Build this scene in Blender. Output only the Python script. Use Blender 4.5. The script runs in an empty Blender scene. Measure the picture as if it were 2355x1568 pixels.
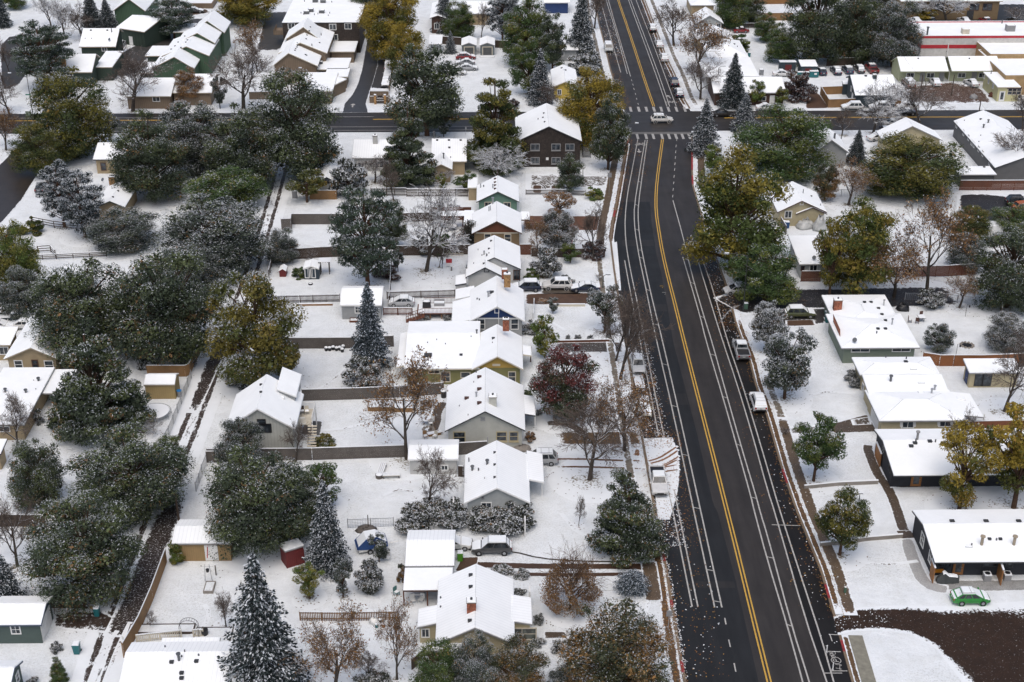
import bpy, math, random
import numpy as np
from mathutils import Vector, Matrix
R = math.radians
random.seed(7)
sc = bpy.context.scene
COL = sc.collection
# ------------------------------------------------------------------ camera
CAM_H, TILT, YAW, FP = 98.0, R(27.53), R(-0.73), 3269.0   # FP: focal length for a 2354 px wide frame
cf = Vector((-math.sin(YAW)*math.cos(TILT), math.cos(YAW)*math.cos(TILT), -math.sin(TILT)))
cr = Vector((math.cos(YAW), math.sin(YAW), 0.0))
cu = cr.cross(cf)
CP = Vector((0, 0, CAM_H))
cam = bpy.data.objects.new('camera', bpy.data.cameras.new('camera'))
COL.objects.link(cam); sc.camera = cam
cam.location = CP; cam.rotation_euler = (R(90)-TILT, 0, YAW)
cam.data.sensor_width = 36; cam.data.lens = 36*FP/2354
cam.data.clip_start = 1; cam.data.clip_end = 6000
def ray(x, y): return cf + cr*((x-1177)/FP) + cu*((784-y)/FP)
def G(x, y, z=0.0):
 d = ray(x, y); return CP + d*((z-CAM_H)/d.z)
def PJ(p):
 v = Vector(p)-CP; k = FP/v.dot(cf)
 return 1177+v.dot(cr)*k, 784-v.dot(cu)*k
def scale_at(p): return FP/(Vector(p)-CP).dot(cf)
def hit(px, p0, n):
 d = ray(*px); return CP + d*((Vector(p0)-CP).dot(n)/d.dot(n))
def top_z(p, ytop):
 lo, hi = 0.0, 60.0
 for _ in range(40):
  m = (lo+hi)/2
  if PJ((p.x, p.y, m))[1] > ytop: lo = m
  else: hi = m
 return lo
# ------------------------------------------------------------------ materials
MATS = {}
def newmat(name):
 m = bpy.data.materials.new(name); m.use_nodes = True
 nt = m.node_tree; b = nt.nodes['Principled BSDF']
 return m, nt, b
def nd(nt, t, **kw):
 n = nt.nodes.new(t)
 for k, v in kw.items():
  if k in n.inputs.keys() and not hasattr(type(n), k): n.inputs[k].default_value = v
  else: setattr(n, k, v)
 return n
def lk(nt, a, b): nt.links.new(a, b)
def mixc(nt, fac, a, b, t='MIX'):
 n = nt.nodes.new('ShaderNodeMix'); n.data_type = 'RGBA'; n.blend_type = t
 for s, v in ((0, fac), (6, a), (7, b)):
  if isinstance(v, (int, float)): n.inputs[s].default_value = v
  elif isinstance(v, tuple): n.inputs[s].default_value = (*v, 1) if len(v) == 3 else v
  else: nt.links.new(v, n.inputs[s])
 return n.outputs[2]
def mth(nt, op, a, b=0.0, clamp=False):
 n = nt.nodes.new('ShaderNodeMath'); n.operation = op; n.use_clamp = clamp
 for s, v in ((0, a), (1, b)):
  if isinstance(v, (int, float)): n.inputs[s].default_value = v
  else: nt.links.new(v, n.inputs[s])
 return n.outputs[0]
def ramp(nt, v, a, b):
 n = nt.nodes.new('ShaderNodeMapRange'); n.clamp = True
 n.inputs[1].default_value = a; n.inputs[2].default_value = b
 nt.links.new(v, n.inputs[0]); return n.outputs[0]
def wpos(nt): return nt.nodes.new('ShaderNodeNewGeometry').outputs['Position']
def noise(nt, scale, detail=4, rough=.6, vec=None):
 n = nt.nodes.new('ShaderNodeTexNoise'); n.inputs['Scale'].default_value = scale
 n.inputs['Detail'].default_value = detail; n.inputs['Roughness'].default_value = rough
 nt.links.new(vec if vec is not None else wpos(nt), n.inputs['Vector']); return n.outputs['Fac']
SNOW = (.79, .815, .83)
def snow_color(nt, amount=.06):
 n1 = noise(nt, .35, 5, .65); n2 = noise(nt, 3.0, 4, .7)
 c = mixc(nt, ramp(nt, n1, .35, .7), (SNOW[0]-amount, SNOW[1]-amount, SNOW[2]-amount), SNOW)
 return mixc(nt, mth(nt, 'MULTIPLY', ramp(nt, n2, .45, .75), amount*1.2), c, (.55, .56, .57))
def plain(name, col, rough=.6, var=.12, metal=0.0, spec=.5, scale=1.2):
 if name in MATS: return MATS[name]
 m, nt, b = newmat(name)
 n = noise(nt, scale, 5, .65)
 dark = tuple(c*(1-var) for c in col); lite = tuple(min(1, c*(1+var)) for c in col)
 lk(nt, mixc(nt, ramp(nt, n, .3, .7), dark, lite), b.inputs['Base Color'])
 b.inputs['Roughness'].default_value = rough; b.inputs['Metallic'].default_value = metal
 b.inputs['Specular IOR Level'].default_value = spec
 MATS[name] = m; return m
def siding(name, col, step=.2, axis='Z', depth=.25, dirt=.15):
 """painted boards: thin dark joints every step metres, uneven weathering"""
 if name in MATS: return MATS[name]
 m, nt, b = newmat(name)
 sx = nt.nodes.new('ShaderNodeSeparateXYZ'); lk(nt, wpos(nt), sx.inputs[0])
 if axis == 'Z': v = sx.outputs['Z']
 else: v = mth(nt, 'ADD', sx.outputs['X'], sx.outputs['Y'])
 fr = mth(nt, 'FRACT', mth(nt, 'DIVIDE', v, step))
 line = ramp(nt, fr, .82, .93)
 n = noise(nt, .8, 5, .7)
 c = mixc(nt, ramp(nt, n, .3, .75), tuple(k*(1-dirt) for k in col), tuple(min(1, k*(1+dirt*.5)) for k in col))
 c = mixc(nt, mth(nt, 'MULTIPLY', line, depth), c, tuple(k*.25 for k in col))
 lk(nt, c, b.inputs['Base Color']); b.inputs['Roughness'].default_value = .75
 bp = nd(nt, 'ShaderNodeBump', Strength=.35, Distance=.02); lk(nt, fr, bp.inputs['Height']); lk(nt, bp.outputs[0], b.inputs['Normal'])
 MATS[name] = m; return m
def shingle(name, col):
 if name in MATS: return MATS[name]
 m, nt, b = newmat(name)
 br = nt.nodes.new('ShaderNodeTexBrick'); mp = nt.nodes.new('ShaderNodeMapping'); mp.inputs['Rotation'].default_value = (R(90), 0, 0)
 lk(nt, wpos(nt), mp.inputs[0]); lk(nt, mp.outputs[0], br.inputs['Vector'])
 br.inputs['Scale'].default_value = 1.0; br.inputs['Brick Width'].default_value = .22; br.inputs['Row Height'].default_value = .2
 br.inputs['Mortar Size'].default_value = .012
 br.inputs['Color1'].default_value = (*[c*.7 for c in col], 1); br.inputs['Color2'].default_value = (*[c*1.5 for c in col], 1)
 br.inputs['Mortar'].default_value = (*[c*.25 for c in col], 1)
 n = noise(nt, .9, 4, .7)
 lk(nt, mixc(nt, ramp(nt, n, .5, .8), br.outputs[0], tuple(c*1.9 for c in col)), b.inputs['Base Color'])
 b.inputs['Roughness'].default_value = .85
 MATS[name] = m; return m
def snow_mat(name='snow', amount=.05, ribs=0):
 if name in MATS: return MATS[name]
 m, nt, b = newmat(name)
 c = snow_color(nt, amount)
 if ribs:
  sx = nt.nodes.new('ShaderNodeSeparateXYZ'); lk(nt, wpos(nt), sx.inputs[0])
  fr = mth(nt, 'FRACT', mth(nt, 'DIVIDE', sx.outputs['Y' if ribs == 1 else 'X'], .45))
  bp0 = mth(nt, 'MULTIPLY', ramp(nt, mth(nt, 'ABSOLUTE', mth(nt, 'SUBTRACT', fr, .5)), .38, .5), .28)
  c = mixc(nt, bp0, c, (.45, .47, .5))
 lk(nt, c, b.inputs['Base Color']); b.inputs['Roughness'].default_value = .8
 b.inputs['Specular IOR Level'].default_value = .25
 bp = nd(nt, 'ShaderNodeBump', Strength=.25, Distance=.05); lk(nt, noise(nt, 2.5, 5, .6), bp.inputs['Height']); lk(nt, bp.outputs[0], b.inputs['Normal'])
 MATS[name] = m; return m
def glass_mat(name='window_glass', col=(.02, .025, .03), rough=.08):
 if name in MATS: return MATS[name]
 m, nt, b = newmat(name)
 n = noise(nt, 1.3, 2, .5)
 lk(nt, mixc(nt, ramp(nt, n, .45, .6), col, tuple(c*2.6+.01 for c in col)), b.inputs['Base Color'])
 b.inputs['Roughness'].default_value = rough; b.inputs['Specular IOR Level'].default_value = .7
 MATS[name] = m; return m
def paint(name, col, rough=.25):
 if name in MATS: return MATS[name]
 m, nt, b = newmat(name)
 n = noise(nt, 2.0, 4, .7)
 lk(nt, mixc(nt, mth(nt, 'MULTIPLY', ramp(nt, n, .4, .8), .25), col, (.16, .15, .14)), b.inputs['Base Color'])
 b.inputs['Roughness'].default_value = rough; b.inputs['Coat Weight'].default_value = .4; b.inputs['Coat Roughness'].default_value = .1
 MATS[name] = m; return m
# ------------------------------------------------------------------ mesh builder
class MB:
 def __init__(s): s.v = []; s.f = []; s.m = []
 def add(s, vs, fs, mi=0):
  o = len(s.v); s.v += [tuple(v) for v in vs]
  for f in fs: s.f.append(tuple(i+o for i in f)); s.m.append(mi)
 def frame_box(s, c, ux, uy, uz, hx, hy, hz, mi=0, tx=1.0, ty=1.0):
  c = Vector(c); P = []
  for k in (-1, 1):
   a, b = (hx, hy) if k < 0 else (hx*tx, hy*ty)
   for i, j in ((-1, -1), (1, -1), (1, 1), (-1, 1)): P.append(c+ux*(i*a)+uy*(j*b)+uz*(k*hz))
  s.add(P, [(0, 3, 2, 1), (4, 5, 6, 7), (0, 1, 5, 4), (1, 2, 6, 5), (2, 3, 7, 6), (3, 0, 4, 7)], mi)
 def box(s, c, hx, hy, hz, mi=0, rz=0.0, tx=1.0, ty=1.0):
  s.frame_box(c, Vector((math.cos(rz), math.sin(rz), 0)), Vector((-math.sin(rz), math.cos(rz), 0)), Vector((0, 0, 1)), hx, hy, hz, mi, tx, ty)
 def tube(s, p, q, r0, r1=None, n=8, mi=0, cap=True):
  p, q = Vector(p), Vector(q); r1 = r0 if r1 is None else r1
  d = (q-p).normalized(); a = d.orthogonal().normalized(); b = d.cross(a)
  P = []
  for c, r in ((p, r0), (q, r1)):
   for i in range(n):
    t = 2*math.pi*i/n; P.append(c+a*(r*math.cos(t))+b*(r*math.sin(t)))
  F = [(i, (i+1) % n, n+(i+1) % n, n+i) for i in range(n)]
  if cap: F += [tuple(range(n-1, -1, -1)), tuple(range(n, 2*n))]
  s.add(P, F, mi)
 def prism(s, poly, h, mi=0, up=Vector((0, 0, 1))):
  n = len(poly); poly = [Vector(p) for p in poly]
  s.add(poly+[p+up*h for p in poly], [tuple(range(n-1, -1, -1)), tuple(range(n, 2*n))]+[(i, (i+1) % n, n+(i+1) % n, n+i) for i in range(n)], mi)
 def sphere(s, c, rx, ry, rz, n=12, k=7, mi=0, z0=-1.0):
  c = Vector(c); P = []; F = []
  a0 = math.asin(max(-1, z0))
  for j in range(k+1):
   t = a0+(math.pi/2-a0)*j/k
   for i in range(n):
    u = 2*math.pi*i/n; P.append(c+Vector((rx*math.cos(t)*math.cos(u), ry*math.cos(t)*math.sin(u), rz*math.sin(t))))
  for j in range(k):
   for i in range(n): F.append((j*n+i, j*n+(i+1) % n, (j+1)*n+(i+1) % n, (j+1)*n+i))
  F.append(tuple(range(n-1, -1, -1)))
  s.add(P, F, mi)
 def loft(s, secs, mi=0, cap=True):
  n = len(secs[0]); P = [p for S in secs for p in S]; F = []
  for j in range(len(secs)-1):
   for i in range(n): F.append((j*n+i, j*n+(i+1) % n, (j+1)*n+(i+1) % n, (j+1)*n+i))
  if cap: F += [tuple(range(n-1, -1, -1)), tuple((len(secs)-1)*n+i for i in range(n))]
  s.add(P, F, mi)
 def build(s, name, mats, parent=None, org=None, smooth=False):
  me = bpy.data.meshes.new(name)
  if org is None: org = Vector(parent.location) if parent is not None and parent.get('_o') else Vector((0, 0, 0))
  vs = [(x-org.x, y-org.y, z-org.z) for x, y, z in s.v]
  me.from_pydata(vs, [], s.f)
  if not isinstance(mats, (list, tuple)): mats = [mats]
  for m in mats: me.materials.append(m)
  if len(mats) > 1: me.polygons.foreach_set('material_index', s.m)
  if smooth: me.polygons.foreach_set('use_smooth', [True]*len(me.polygons))
  me.update()
  o = bpy.data.objects.new(name, me); COL.objects.link(o)
  if parent is not None: o.parent = parent
  return o
def tag(o, label=None, cat=None, group=None, kind=None):
 if label: o['label'] = label
 if cat: o['category'] = cat
 if group: o['group'] = group
 if kind: o['kind'] = kind
 return o
def thing(name, label, cat, loc, group=None):
 o = bpy.data.objects.new(name, None); COL.objects.link(o); o.location = Vector(loc)
 o.empty_display_size = .3
 return tag(o, label, cat, group)
ORG = {}
class Thing:
 """an Empty at the thing's base; parts are built in world coordinates and stored relative to it"""
 def __init__(s, name, label, cat, loc, group=None):
  s.o = thing(name, label, cat, loc, group); s.org = Vector(loc)
 def part(s, name, mb, mats, smooth=False): return mb.build(name, mats, s.o, s.org, smooth)
 def bx(s, name, mat, *a, **k):
  m = MB(); m.box(*a, **k); return s.part(name, m, mat)
 def tb(s, name, mat, *a, **k):
  m = MB(); m.tube(*a, **k); return s.part(name, m, mat)
 def sp(s, name, mat, *a, **k):
  m = MB(); m.sphere(*a, **k); return s.part(name, m, mat)
 def sub(s, parent, name, mb, mats, smooth=False): return mb.build(name, mats, parent, s.org, smooth)
def kids(o): return [c for c in o.children]
def copy_tree(o, parent=None, swap=None):
 c = o.copy(); COL.objects.link(c); c.parent = parent
 for ch in kids(o): copy_tree(ch, c)
 return c
UX, UY, UZ = Vector((1, 0, 0)), Vector((0, 1, 0)), Vector((0, 0, 1))
M_SNOW = snow_mat(); SNOW = (.885, .91, .915); M_SNOWR = snow_mat('roof_snow', .06); M_RIBY = snow_mat('ribbed_roof_snow', .06, 1); M_RIBX = snow_mat('ribbed_roof_snow_x', .06, 2); SNOW = (.755, .785, .8)
M_GLASS = glass_mat(); M_WHITE = plain('white_paint', (.72, .72, .7), .5, .06); M_DARKT = plain('dark_trim', (.035, .037, .04), .6)
M_PIPE = plain('vent_metal', (.12, .125, .13), .5, .2, .4); M_BLACK = plain('black_plastic', (.012, .012, .014), .45)
M_STEEL = plain('galvanised_steel', (.38, .39, .4), .45, .15, .6); M_WOODG = siding('weathered_boards', (.115, .10, .088), .14, 'X', .5, .3)
M_WOODB = siding('red_brown_boards', (.13, .045, .022), .14, 'Z', .4, .25); M_WOODT = siding('tan_boards', (.26, .145, .06), .14, 'X', .4, .25)
M_WOODD = siding('dark_brown_boards', (.06, .04, .028), .14, 'X', .5, .3)
M_BRICK = shingle('red_brick', (.26, .09, .05)); M_CONC = plain('concrete', (.22, .2, .175), .8, .2, scale=.8)
# ------------------------------------------------------------------ buildings
def inpoly(x, y, P):
 c = False; n = len(P)
 for i in range(n):
  a, b = P[i], P[i-1]
  if (a[1] > y) != (b[1] > y) and x < (b[0]-a[0])*(y-a[1])/(b[1]-a[1])+a[0]: c = not c
 return c
class House:
 def __init__(s, name, label, cat, wall, trim=None, snow=None, group=None, over=.45, th=.16, snowh=.13):
  s.args = (name, label, cat, group); s.wall = wall; s.trim = trim or M_WHITE; s.snow = snow or M_SNOWR
  s.o = over; s.th = th; s.sh = snowh; s.blocks = []; s.T = None
  s.w = MB(); s.r = MB(); s.s = MB(); s.planes = []
 def org(s, p):
  if s.T is None: s.T = Thing(s.args[0], s.args[1], s.args[2], (p.x, p.y, 0), s.args[3])
 def plane(s, P):
  P = [Vector(p) for p in P]; s.planes.append(P)
  n = (P[1]-P[0]).cross(P[2]-P[0]).normalized()
  if n.z < 0: n = -n
  c = sum(P, Vector())/len(P)
  s.r.prism([p-UZ*s.th for p in P], s.th, 0)
  Q = []
  for p in P:
   v = c-p; v.z = 0; L = v.length
   q = p+(c-p)*min(.3, .035/max(L, .1)); Q.append(q)
  # snow blanket with a softened edge
  k = []
  for q in Q: k.append(q+(c-q)*min(.4, .1/max((c-q).length, .1))+UZ*s.sh)
  b = [q+UZ*.004 for q in Q]; mid = [q+UZ*s.sh*.7 for q in Q]; m = len(P)
  if (b[1]-b[0]).cross(b[2]-b[0]).z < 0: b.reverse(); mid.reverse(); k.reverse()
  s.s.add(b+mid+k, [tuple(range(2*m, 3*m))]+[(i, (i+1) % m, m+(i+1) % m, m+i) for i in range(m)]+[(m+i, m+(i+1) % m, 2*m+(i+1) % m, 2*m+i) for i in range(m)])
 def _fr(s, L, Rr, he, align):
  Lw, Rw = G(*L, he), G(*Rr, he)
  if align:
   y = (Lw.y+Rw.y)/2; Lw.y = Rw.y = y; ux = UX.copy()
  else:
   ux = (Rw-Lw); ux.z = 0; ux.normalize()
  uy = Vector((-ux.y, ux.x, 0)); s.org(Lw)
  return Lw, Rw, ux, uy, (Rw-Lw).length
 def walls(s, O, ux, uy, a0, a1, b0, b1, prof, axis, z0=0.0):
  """prof: [(t, z)] wall top profile along a (axis 'a') or along b (axis 'b')"""
  def W(a, b, z):
   p = O+ux*a+uy*b; return Vector((p.x, p.y, z))
  if axis == 'a': rows = [[W(a, b, z0) for b in (b0, b1)]+[W(a, b, z) for b in (b1, b0)] for a, z in prof]
  else: rows = [[W(a, b, z0) for a in (a0, a1)]+[W(a, b, z) for a in (a1, a0)] for b, z in prof]
  s.w.loft(rows)
  s.blocks.append(dict(O=O.copy(), ux=ux, uy=uy, a0=a0, a1=a1, b0=b0, b1=b1))
 def gY(s, L, Rr, ya, F, he=2.7, xa=None, align=True, over=None, z0=0.0, wall=True):
  Lw, Rw, ux, uy, wd = s._fr(L, Rr, he, align); o = s.o if over is None else over
  if xa is None: xa = (PJ(Lw)[0]+PJ(Rw)[0])/2
  A = hit((xa, ya), Lw, uy); t = (A-Lw).dot(ux); zr = A.z
  Fw = G(*F, zr); D = max(2, (Fw-A).dot(uy)); s.D = D
  P = lambda a, b, z: Vector(((Lw+ux*a+uy*b).x, (Lw+ux*a+uy*b).y, z))
  s.plane([P(0, 0, he), P(t, 0, zr), P(t, D, zr), P(0, D, he)])
  s.plane([P(t, 0, zr), P(wd, 0, he), P(wd, D, he), P(t, D, zr)])
  if wall:
   k = s.th+.01; lz = he+(zr-he)*o/t-k; rz = he+(zr-he)*o/(wd-t)-k
   s.walls(Lw, ux, uy, o, wd-o, o, D-o, [(o, lz), (t, zr-k), (wd-o, rz)], 'a', z0)
  s.zr = zr; return s
 def gX(s, L, Rr, yr, he=2.7, pitch=.36, back=None, align=True, over=None, z0=0.0, xr=None, wall=True, porch=0.0):
  Lw, Rw, ux, uy, wd = s._fr(L, Rr, he, align); o = s.o if over is None else over
  n = (UZ-uy*pitch).normalized()
  A = hit((xr if xr else (L[0]+Rr[0])/2, yr), Lw, n); d = max(1.0, (A-Lw).dot(uy)); zr = he+pitch*d
  bk = d if back is None else back; zb = zr-pitch*bk
  P = lambda a, b, z: Vector(((Lw+ux*a+uy*b).x, (Lw+ux*a+uy*b).y, z))
  s.plane([P(0, 0, he), P(wd, 0, he), P(wd, d, zr), P(0, d, zr)])
  if bk > .3: s.plane([P(0, d, zr), P(wd, d, zr), P(wd, d+bk, zb), P(0, d+bk, zb)])
  if wall:
   k = s.th+.01; of = o+porch
   s.walls(Lw, ux, uy, o, wd-o, of, d+bk-o, [(of, he+pitch*of-k), (d, zr-k), (d+bk-o, zb+pitch*o-k)], 'b', z0)
  s.d = d; s.zr = zr; return s
 def hip(s, L, Rr, yf, he=2.6, pitch=.3, align=True, over=None, wall=True, hips=(1, 1)):
  Lw, Rw, ux, uy, wd = s._fr(L, Rr, he, align); o = s.o if over is None else over
  Fw = G((L[0]+Rr[0])/2, yf, he); D = max(3, (Fw-Lw).dot(uy)); s.D = D
  P = lambda a, b, z: Vector(((Lw+ux*a+uy*b).x, (Lw+ux*a+uy*b).y, z))
  if wd >= D:
   h = D/2; zr = he+h*pitch; l, r = (h if hips[0] else 0), wd-(h if hips[1] else 0)
   s.plane([P(0, 0, he), P(wd, 0, he), P(r, h, zr), P(l, h, zr)]); s.plane([P(l, h, zr), P(r, h, zr), P(wd, D, he), P(0, D, he)])
   if hips[0]: s.plane([P(0, 0, he), P(l, h, zr), P(0, D, he)])
   if hips[1]: s.plane([P(wd, 0, he), P(wd, D, he), P(r, h, zr)])
  else:
   h = wd/2; zr = he+h*pitch; l, r = (h if hips[0] else 0), D-(h if hips[1] else 0)
   s.plane([P(0, 0, he), P(h, l, zr), P(h, r, zr), P(0, D, he)]); s.plane([P(wd, 0, he), P(wd, D, he), P(h, r, zr), P(h, l, zr)])
   if hips[0]: s.plane([P(0, 0, he), P(wd, 0, he), P(h, l, zr)])
   if hips[1]: s.plane([P(0, D, he), P(h, r, zr), P(wd, D, he)])
  if wall:
   k = s.th+.01
   s.walls(Lw, ux, uy, o, wd-o, o, D-o, [(o, he-k+.02), (wd-o, he-k+.02)], 'a')
  s.zr = zr; return s
 def shed(s, L, Rr, yf, he=2.5, zf=None, align=True, over=None, wall=True, z0=0.0, side=None, parapet=0.0):
  """single plane; zf height of the far edge. side: (zl, zr) to slope left-right instead"""
  Lw, Rw, ux, uy, wd = s._fr(L, Rr, he, align); o = s.o if over is None else over
  zf = he if zf is None else zf
  Fw = G((L[0]+Rr[0])/2, yf, zf); D = max(1, (Fw-Lw).dot(uy)); s.D = D
  P = lambda a, b, z: Vector(((Lw+ux*a+uy*b).x, (Lw+ux*a+uy*b).y, z))
  k = s.th+.01
  if side:
   zl, zr = side
   s.plane([P(0, 0, zl), P(wd, 0, zr), P(wd, D, zr), P(0, D, zl)])
   if wall: s.walls(Lw, ux, uy, o, wd-o, o, D-o, [(o, zl+(zr-zl)*o/wd-k), (wd-o, zr-(zr-zl)*o/wd-k)], 'a', z0)
  else:
   s.plane([P(0, 0, he), P(wd, 0, he), P(wd, D, zf), P(0, D, zf)])
   if wall: s.walls(Lw, ux, uy, o, wd-o, o, D-o, [(o, he-k), (D-o, zf-k)], 'b', z0)
  if parapet:
   for (a, b, ha, hb) in ((wd/2, .1, wd/2, .12), (wd/2, D-.1, wd/2, .12), (.1, D/2, .12, D/2-.23), (wd-.1, D/2, .12, D/2-.23)):
    s.r.frame_box(P(a, b, he+parapet/2-.1), ux, uy, UZ, ha, hb, parapet/2+.1)
    s.s.frame_box(P(a, b, he+parapet+.06), ux, uy, UZ, ha-.02, hb-.02, .05)
  return s
 def done(s):
  s.wobj = s.T.part('wall', s.w, s.wall) if s.w.v else None
  s.robj = s.T.part('roof', s.r, s.trim); s.sobj = s.T.sub(s.robj, 'snow_cover', s.s, s.snow)
  return s
 # ---- details -------------------------------------------------------
 def wallpt(s, px, side='f', k=0):
  B = s.blocks[k]; O, ux, uy = B['O'], B['ux'], B['uy']
  if side == 'f': p0, n, u = O+uy*B['b0'], -uy, ux
  elif side == 'l': p0, n, u = O+ux*B['a0'], -ux, -uy
  else: p0, n, u = O+ux*B['a1'], ux, uy
  return hit(px, p0, n), n, u
 def win(s, px, w=1.0, h=1.2, side='f', k=0, frame=None, bars=1, glass=None, sill=False, name='window'):
  c, n, u = s.wallpt(px, side, k)
  m = MB(); t = .06
  for du, dz, hu, hz in ((0, h/2, w/2+t, t), (0, -h/2, w/2+t, t), (-w/2, 0, t, h/2-t), (w/2, 0, t, h/2-t)):
   m.frame_box(c+u*du+UZ*dz+n*.02, u, n, UZ, hu, .05, hz)
  if bars == 1: m.frame_box(c+n*.025, u, n, UZ, .03, .03, h/2-t)
  if bars == 2: m.frame_box(c+n*.025, u, n, UZ, w/2-t, .03, .035)
  if bars == 4:
   m.frame_box(c+n*.025, u, n, UZ, .025, .03, h/2-t); m.frame_box(c+n*.022, u, n, UZ, w/2-t, .03, .025)
  o = s.T.part(name, m, frame or M_WHITE)
  g = MB(); g.frame_box(c+n*.002, u, n, UZ, w/2-.05, .02, h/2-.05); s.T.sub(o, 'pane', g, glass or M_GLASS)
  if sill:
   q = MB(); q.frame_box(c-UZ*(h/2+.13)+n*.09, u, n, UZ, w/2+.12, .1, .04); s.T.sub(o, 'sill', q, frame or M_WHITE)
  return s
 def door(s, px, w=.95, h=2.05, side='f', k=0, mat=None, glass=False, z=None):
  c, n, u = s.wallpt(px, side, k); c.z = h/2+.1 if z is None else z
  m = MB(); m.frame_box(c, u, n, UZ, w/2, .05, h/2)
  for du, dz, hu, hz in ((0, h/2+.06, w/2+.1, .06), (-w/2-.05, 0, .05, h/2), (w/2+.05, 0, .05, h/2)): m.frame_box(c+u*du+UZ*dz, u, n, UZ, hu, .08, hz)
  o = s.T.part('door', m, mat or M_WHITE)
  g = MB(); g.sphere(c+n*.1+u*(w*.38), .05, .05, .05, 6, 4); s.T.sub(o, 'handle', g, M_STEEL)
  if glass:
   g = MB(); g.frame_box(c+n*.05+UZ*.1, u, n, UZ, w*.33, .012, h*.38); s.T.sub(o, 'pane', g, M_GLASS)
  return s
 def garage_door(s, px, w=2.4, h=2.1, side='f', k=0, mat=None, trim=None):
  c, n, u = s.wallpt(px, side, k); c.z = h/2+.03
  m = MB()
  for i in range(4): m.frame_box(c+UZ*(h*(i-1.5)/4), u, n, UZ, w/2, .04, h/8-.015)
  o = s.T.part('garage_door', m, mat or M_WHITE)
  g = MB()
  for du, dz, hu, hz in ((0, h/2+.1, w/2+.2, .1), (-w/2-.1, 0, .1, h/2), (w/2+.1, 0, .1, h/2)): g.frame_box(c+u*du+UZ*dz, u, n, UZ, hu, .06, hz)
  s.T.sub(o, 'frame', g, trim or M_WHITE)
  return s
 def roofpt(s, px):
  best = None
  for P in s.planes:
   n = (P[1]-P[0]).cross(P[2]-P[0]); h = hit(px, P[0], n)
   if inpoly(h.x, h.y, P):
    t = (h-CP).length
    if best is None or t < best[0]: best = (t, h)
  if best is None:
   P = s.planes[0]; n = (P[1]-P[0]).cross(P[2]-P[0]); return hit(px, P[0], n)
  return best[1]
 def pipe(s, *pxs, h=.55, r=.09, mat=None, cap=False):
  for px in pxs:
   p = s.roofpt(px); m = MB(); m.tube(p-UZ*.1, p+UZ*h, r, n=8)
   if cap: m.tube(p+UZ*(h-.02), p+UZ*(h+.12), r*1.7, n=8)
   o = s.T.part('vent_pipe', m, mat or M_PIPE)
  return s
 def vent(s, *pxs, mat=None, w=.2):
  for px in pxs:
   p = s.roofpt(px); m = MB(); m.frame_box(p+UZ*(s.sh+.05), UX, UY, UZ, w, w*.9, .11, 0, .85, .7)
   m.frame_box(p+UZ*(s.sh+.15)-UY*.02, UX, UY, UZ, w*1.1, w, .015)
   s.T.part('roof_vent', m, mat or M_DARKT)
  return s
 def chimney(s, px, w=.9, d=.7, h=1.2, mat=None, cap=True, flues=1):
  p = s.roofpt(px); m = MB(); m.box(p+UZ*(h/2-.5), w/2, d/2, h/2+.5)
  o = s.T.part('chimney', m, mat or M_BRICK)
  g = MB(); g.box(p+UZ*(h+.03), w/2+.06, d/2+.06, .05); s.T.sub(o, 'coping', g, M_CONC)
  g = MB(); g.box(p+UZ*(h+.13), w/2+.02, d/2+.02, .05, tx=.85, ty=.85); s.T.sub(o, 'snow_cover', g, M_SNOWR)
  if flues:
   g = MB()
   for i in range(flues): g.tube(p+UZ*h+UX*((i-(flues-1)/2)*.32), p+UZ*(h+.38)+UX*((i-(flues-1)/2)*.32), .13, n=8)
   s.T.sub(o, 'flue', g, M_DARKT)
  return s
 def post(s, px, top, r=.07, mat=None):
  p = G(*px); m = MB(); m.box((p.x, p.y, top/2), r, r, top/2); s.T.part('post', m, mat or M_WHITE); return s
 def gable_panel(s, tri, mat, k=0, side='f', name='gable_panel', proud=.02):
  """coloured gable triangle or panel given as pixels on the front wall"""
  P = []; n = None
  for px in tri:
   c, n, u = s.wallpt(px, side, k); P.append(c+n*proud)
  m = MB(); m.prism(P, .03, 0, n); s.T.part(name, m, mat); return s
 def box_on(s, px, w, d, h, name, mat, snow=True, z=None):
  p = s.roofpt(px) if z is None else G(*px, z); m = MB(); m.box(p+UZ*(h/2), w/2, d/2, h/2); o = s.T.part(name, m, mat)
  m = MB(); m.box(p+UZ*(h+.04), w/2*.95, d/2*.95, .05, tx=.85, ty=.85)
  if snow: s.T.sub(o, 'snow_cover', m, M_SNOWR)
  return s
 def dish(s, px, r=.35):
  p = s.roofpt(px); m = MB(); m.tube(p, p+UZ*.5, .03, n=6); o = s.T.part('satellite_dish', m, M_PIPE)
  g = MB(); c = p+UZ*.6; d = Vector((-.5, -.6, .6)).normalized(); g.tube(c, c+d*.05, r*.8, r, n=14); s.T.sub(o, 'reflector', g, plain('dish_grey', (.1, .11, .12), .5)); return s
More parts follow.
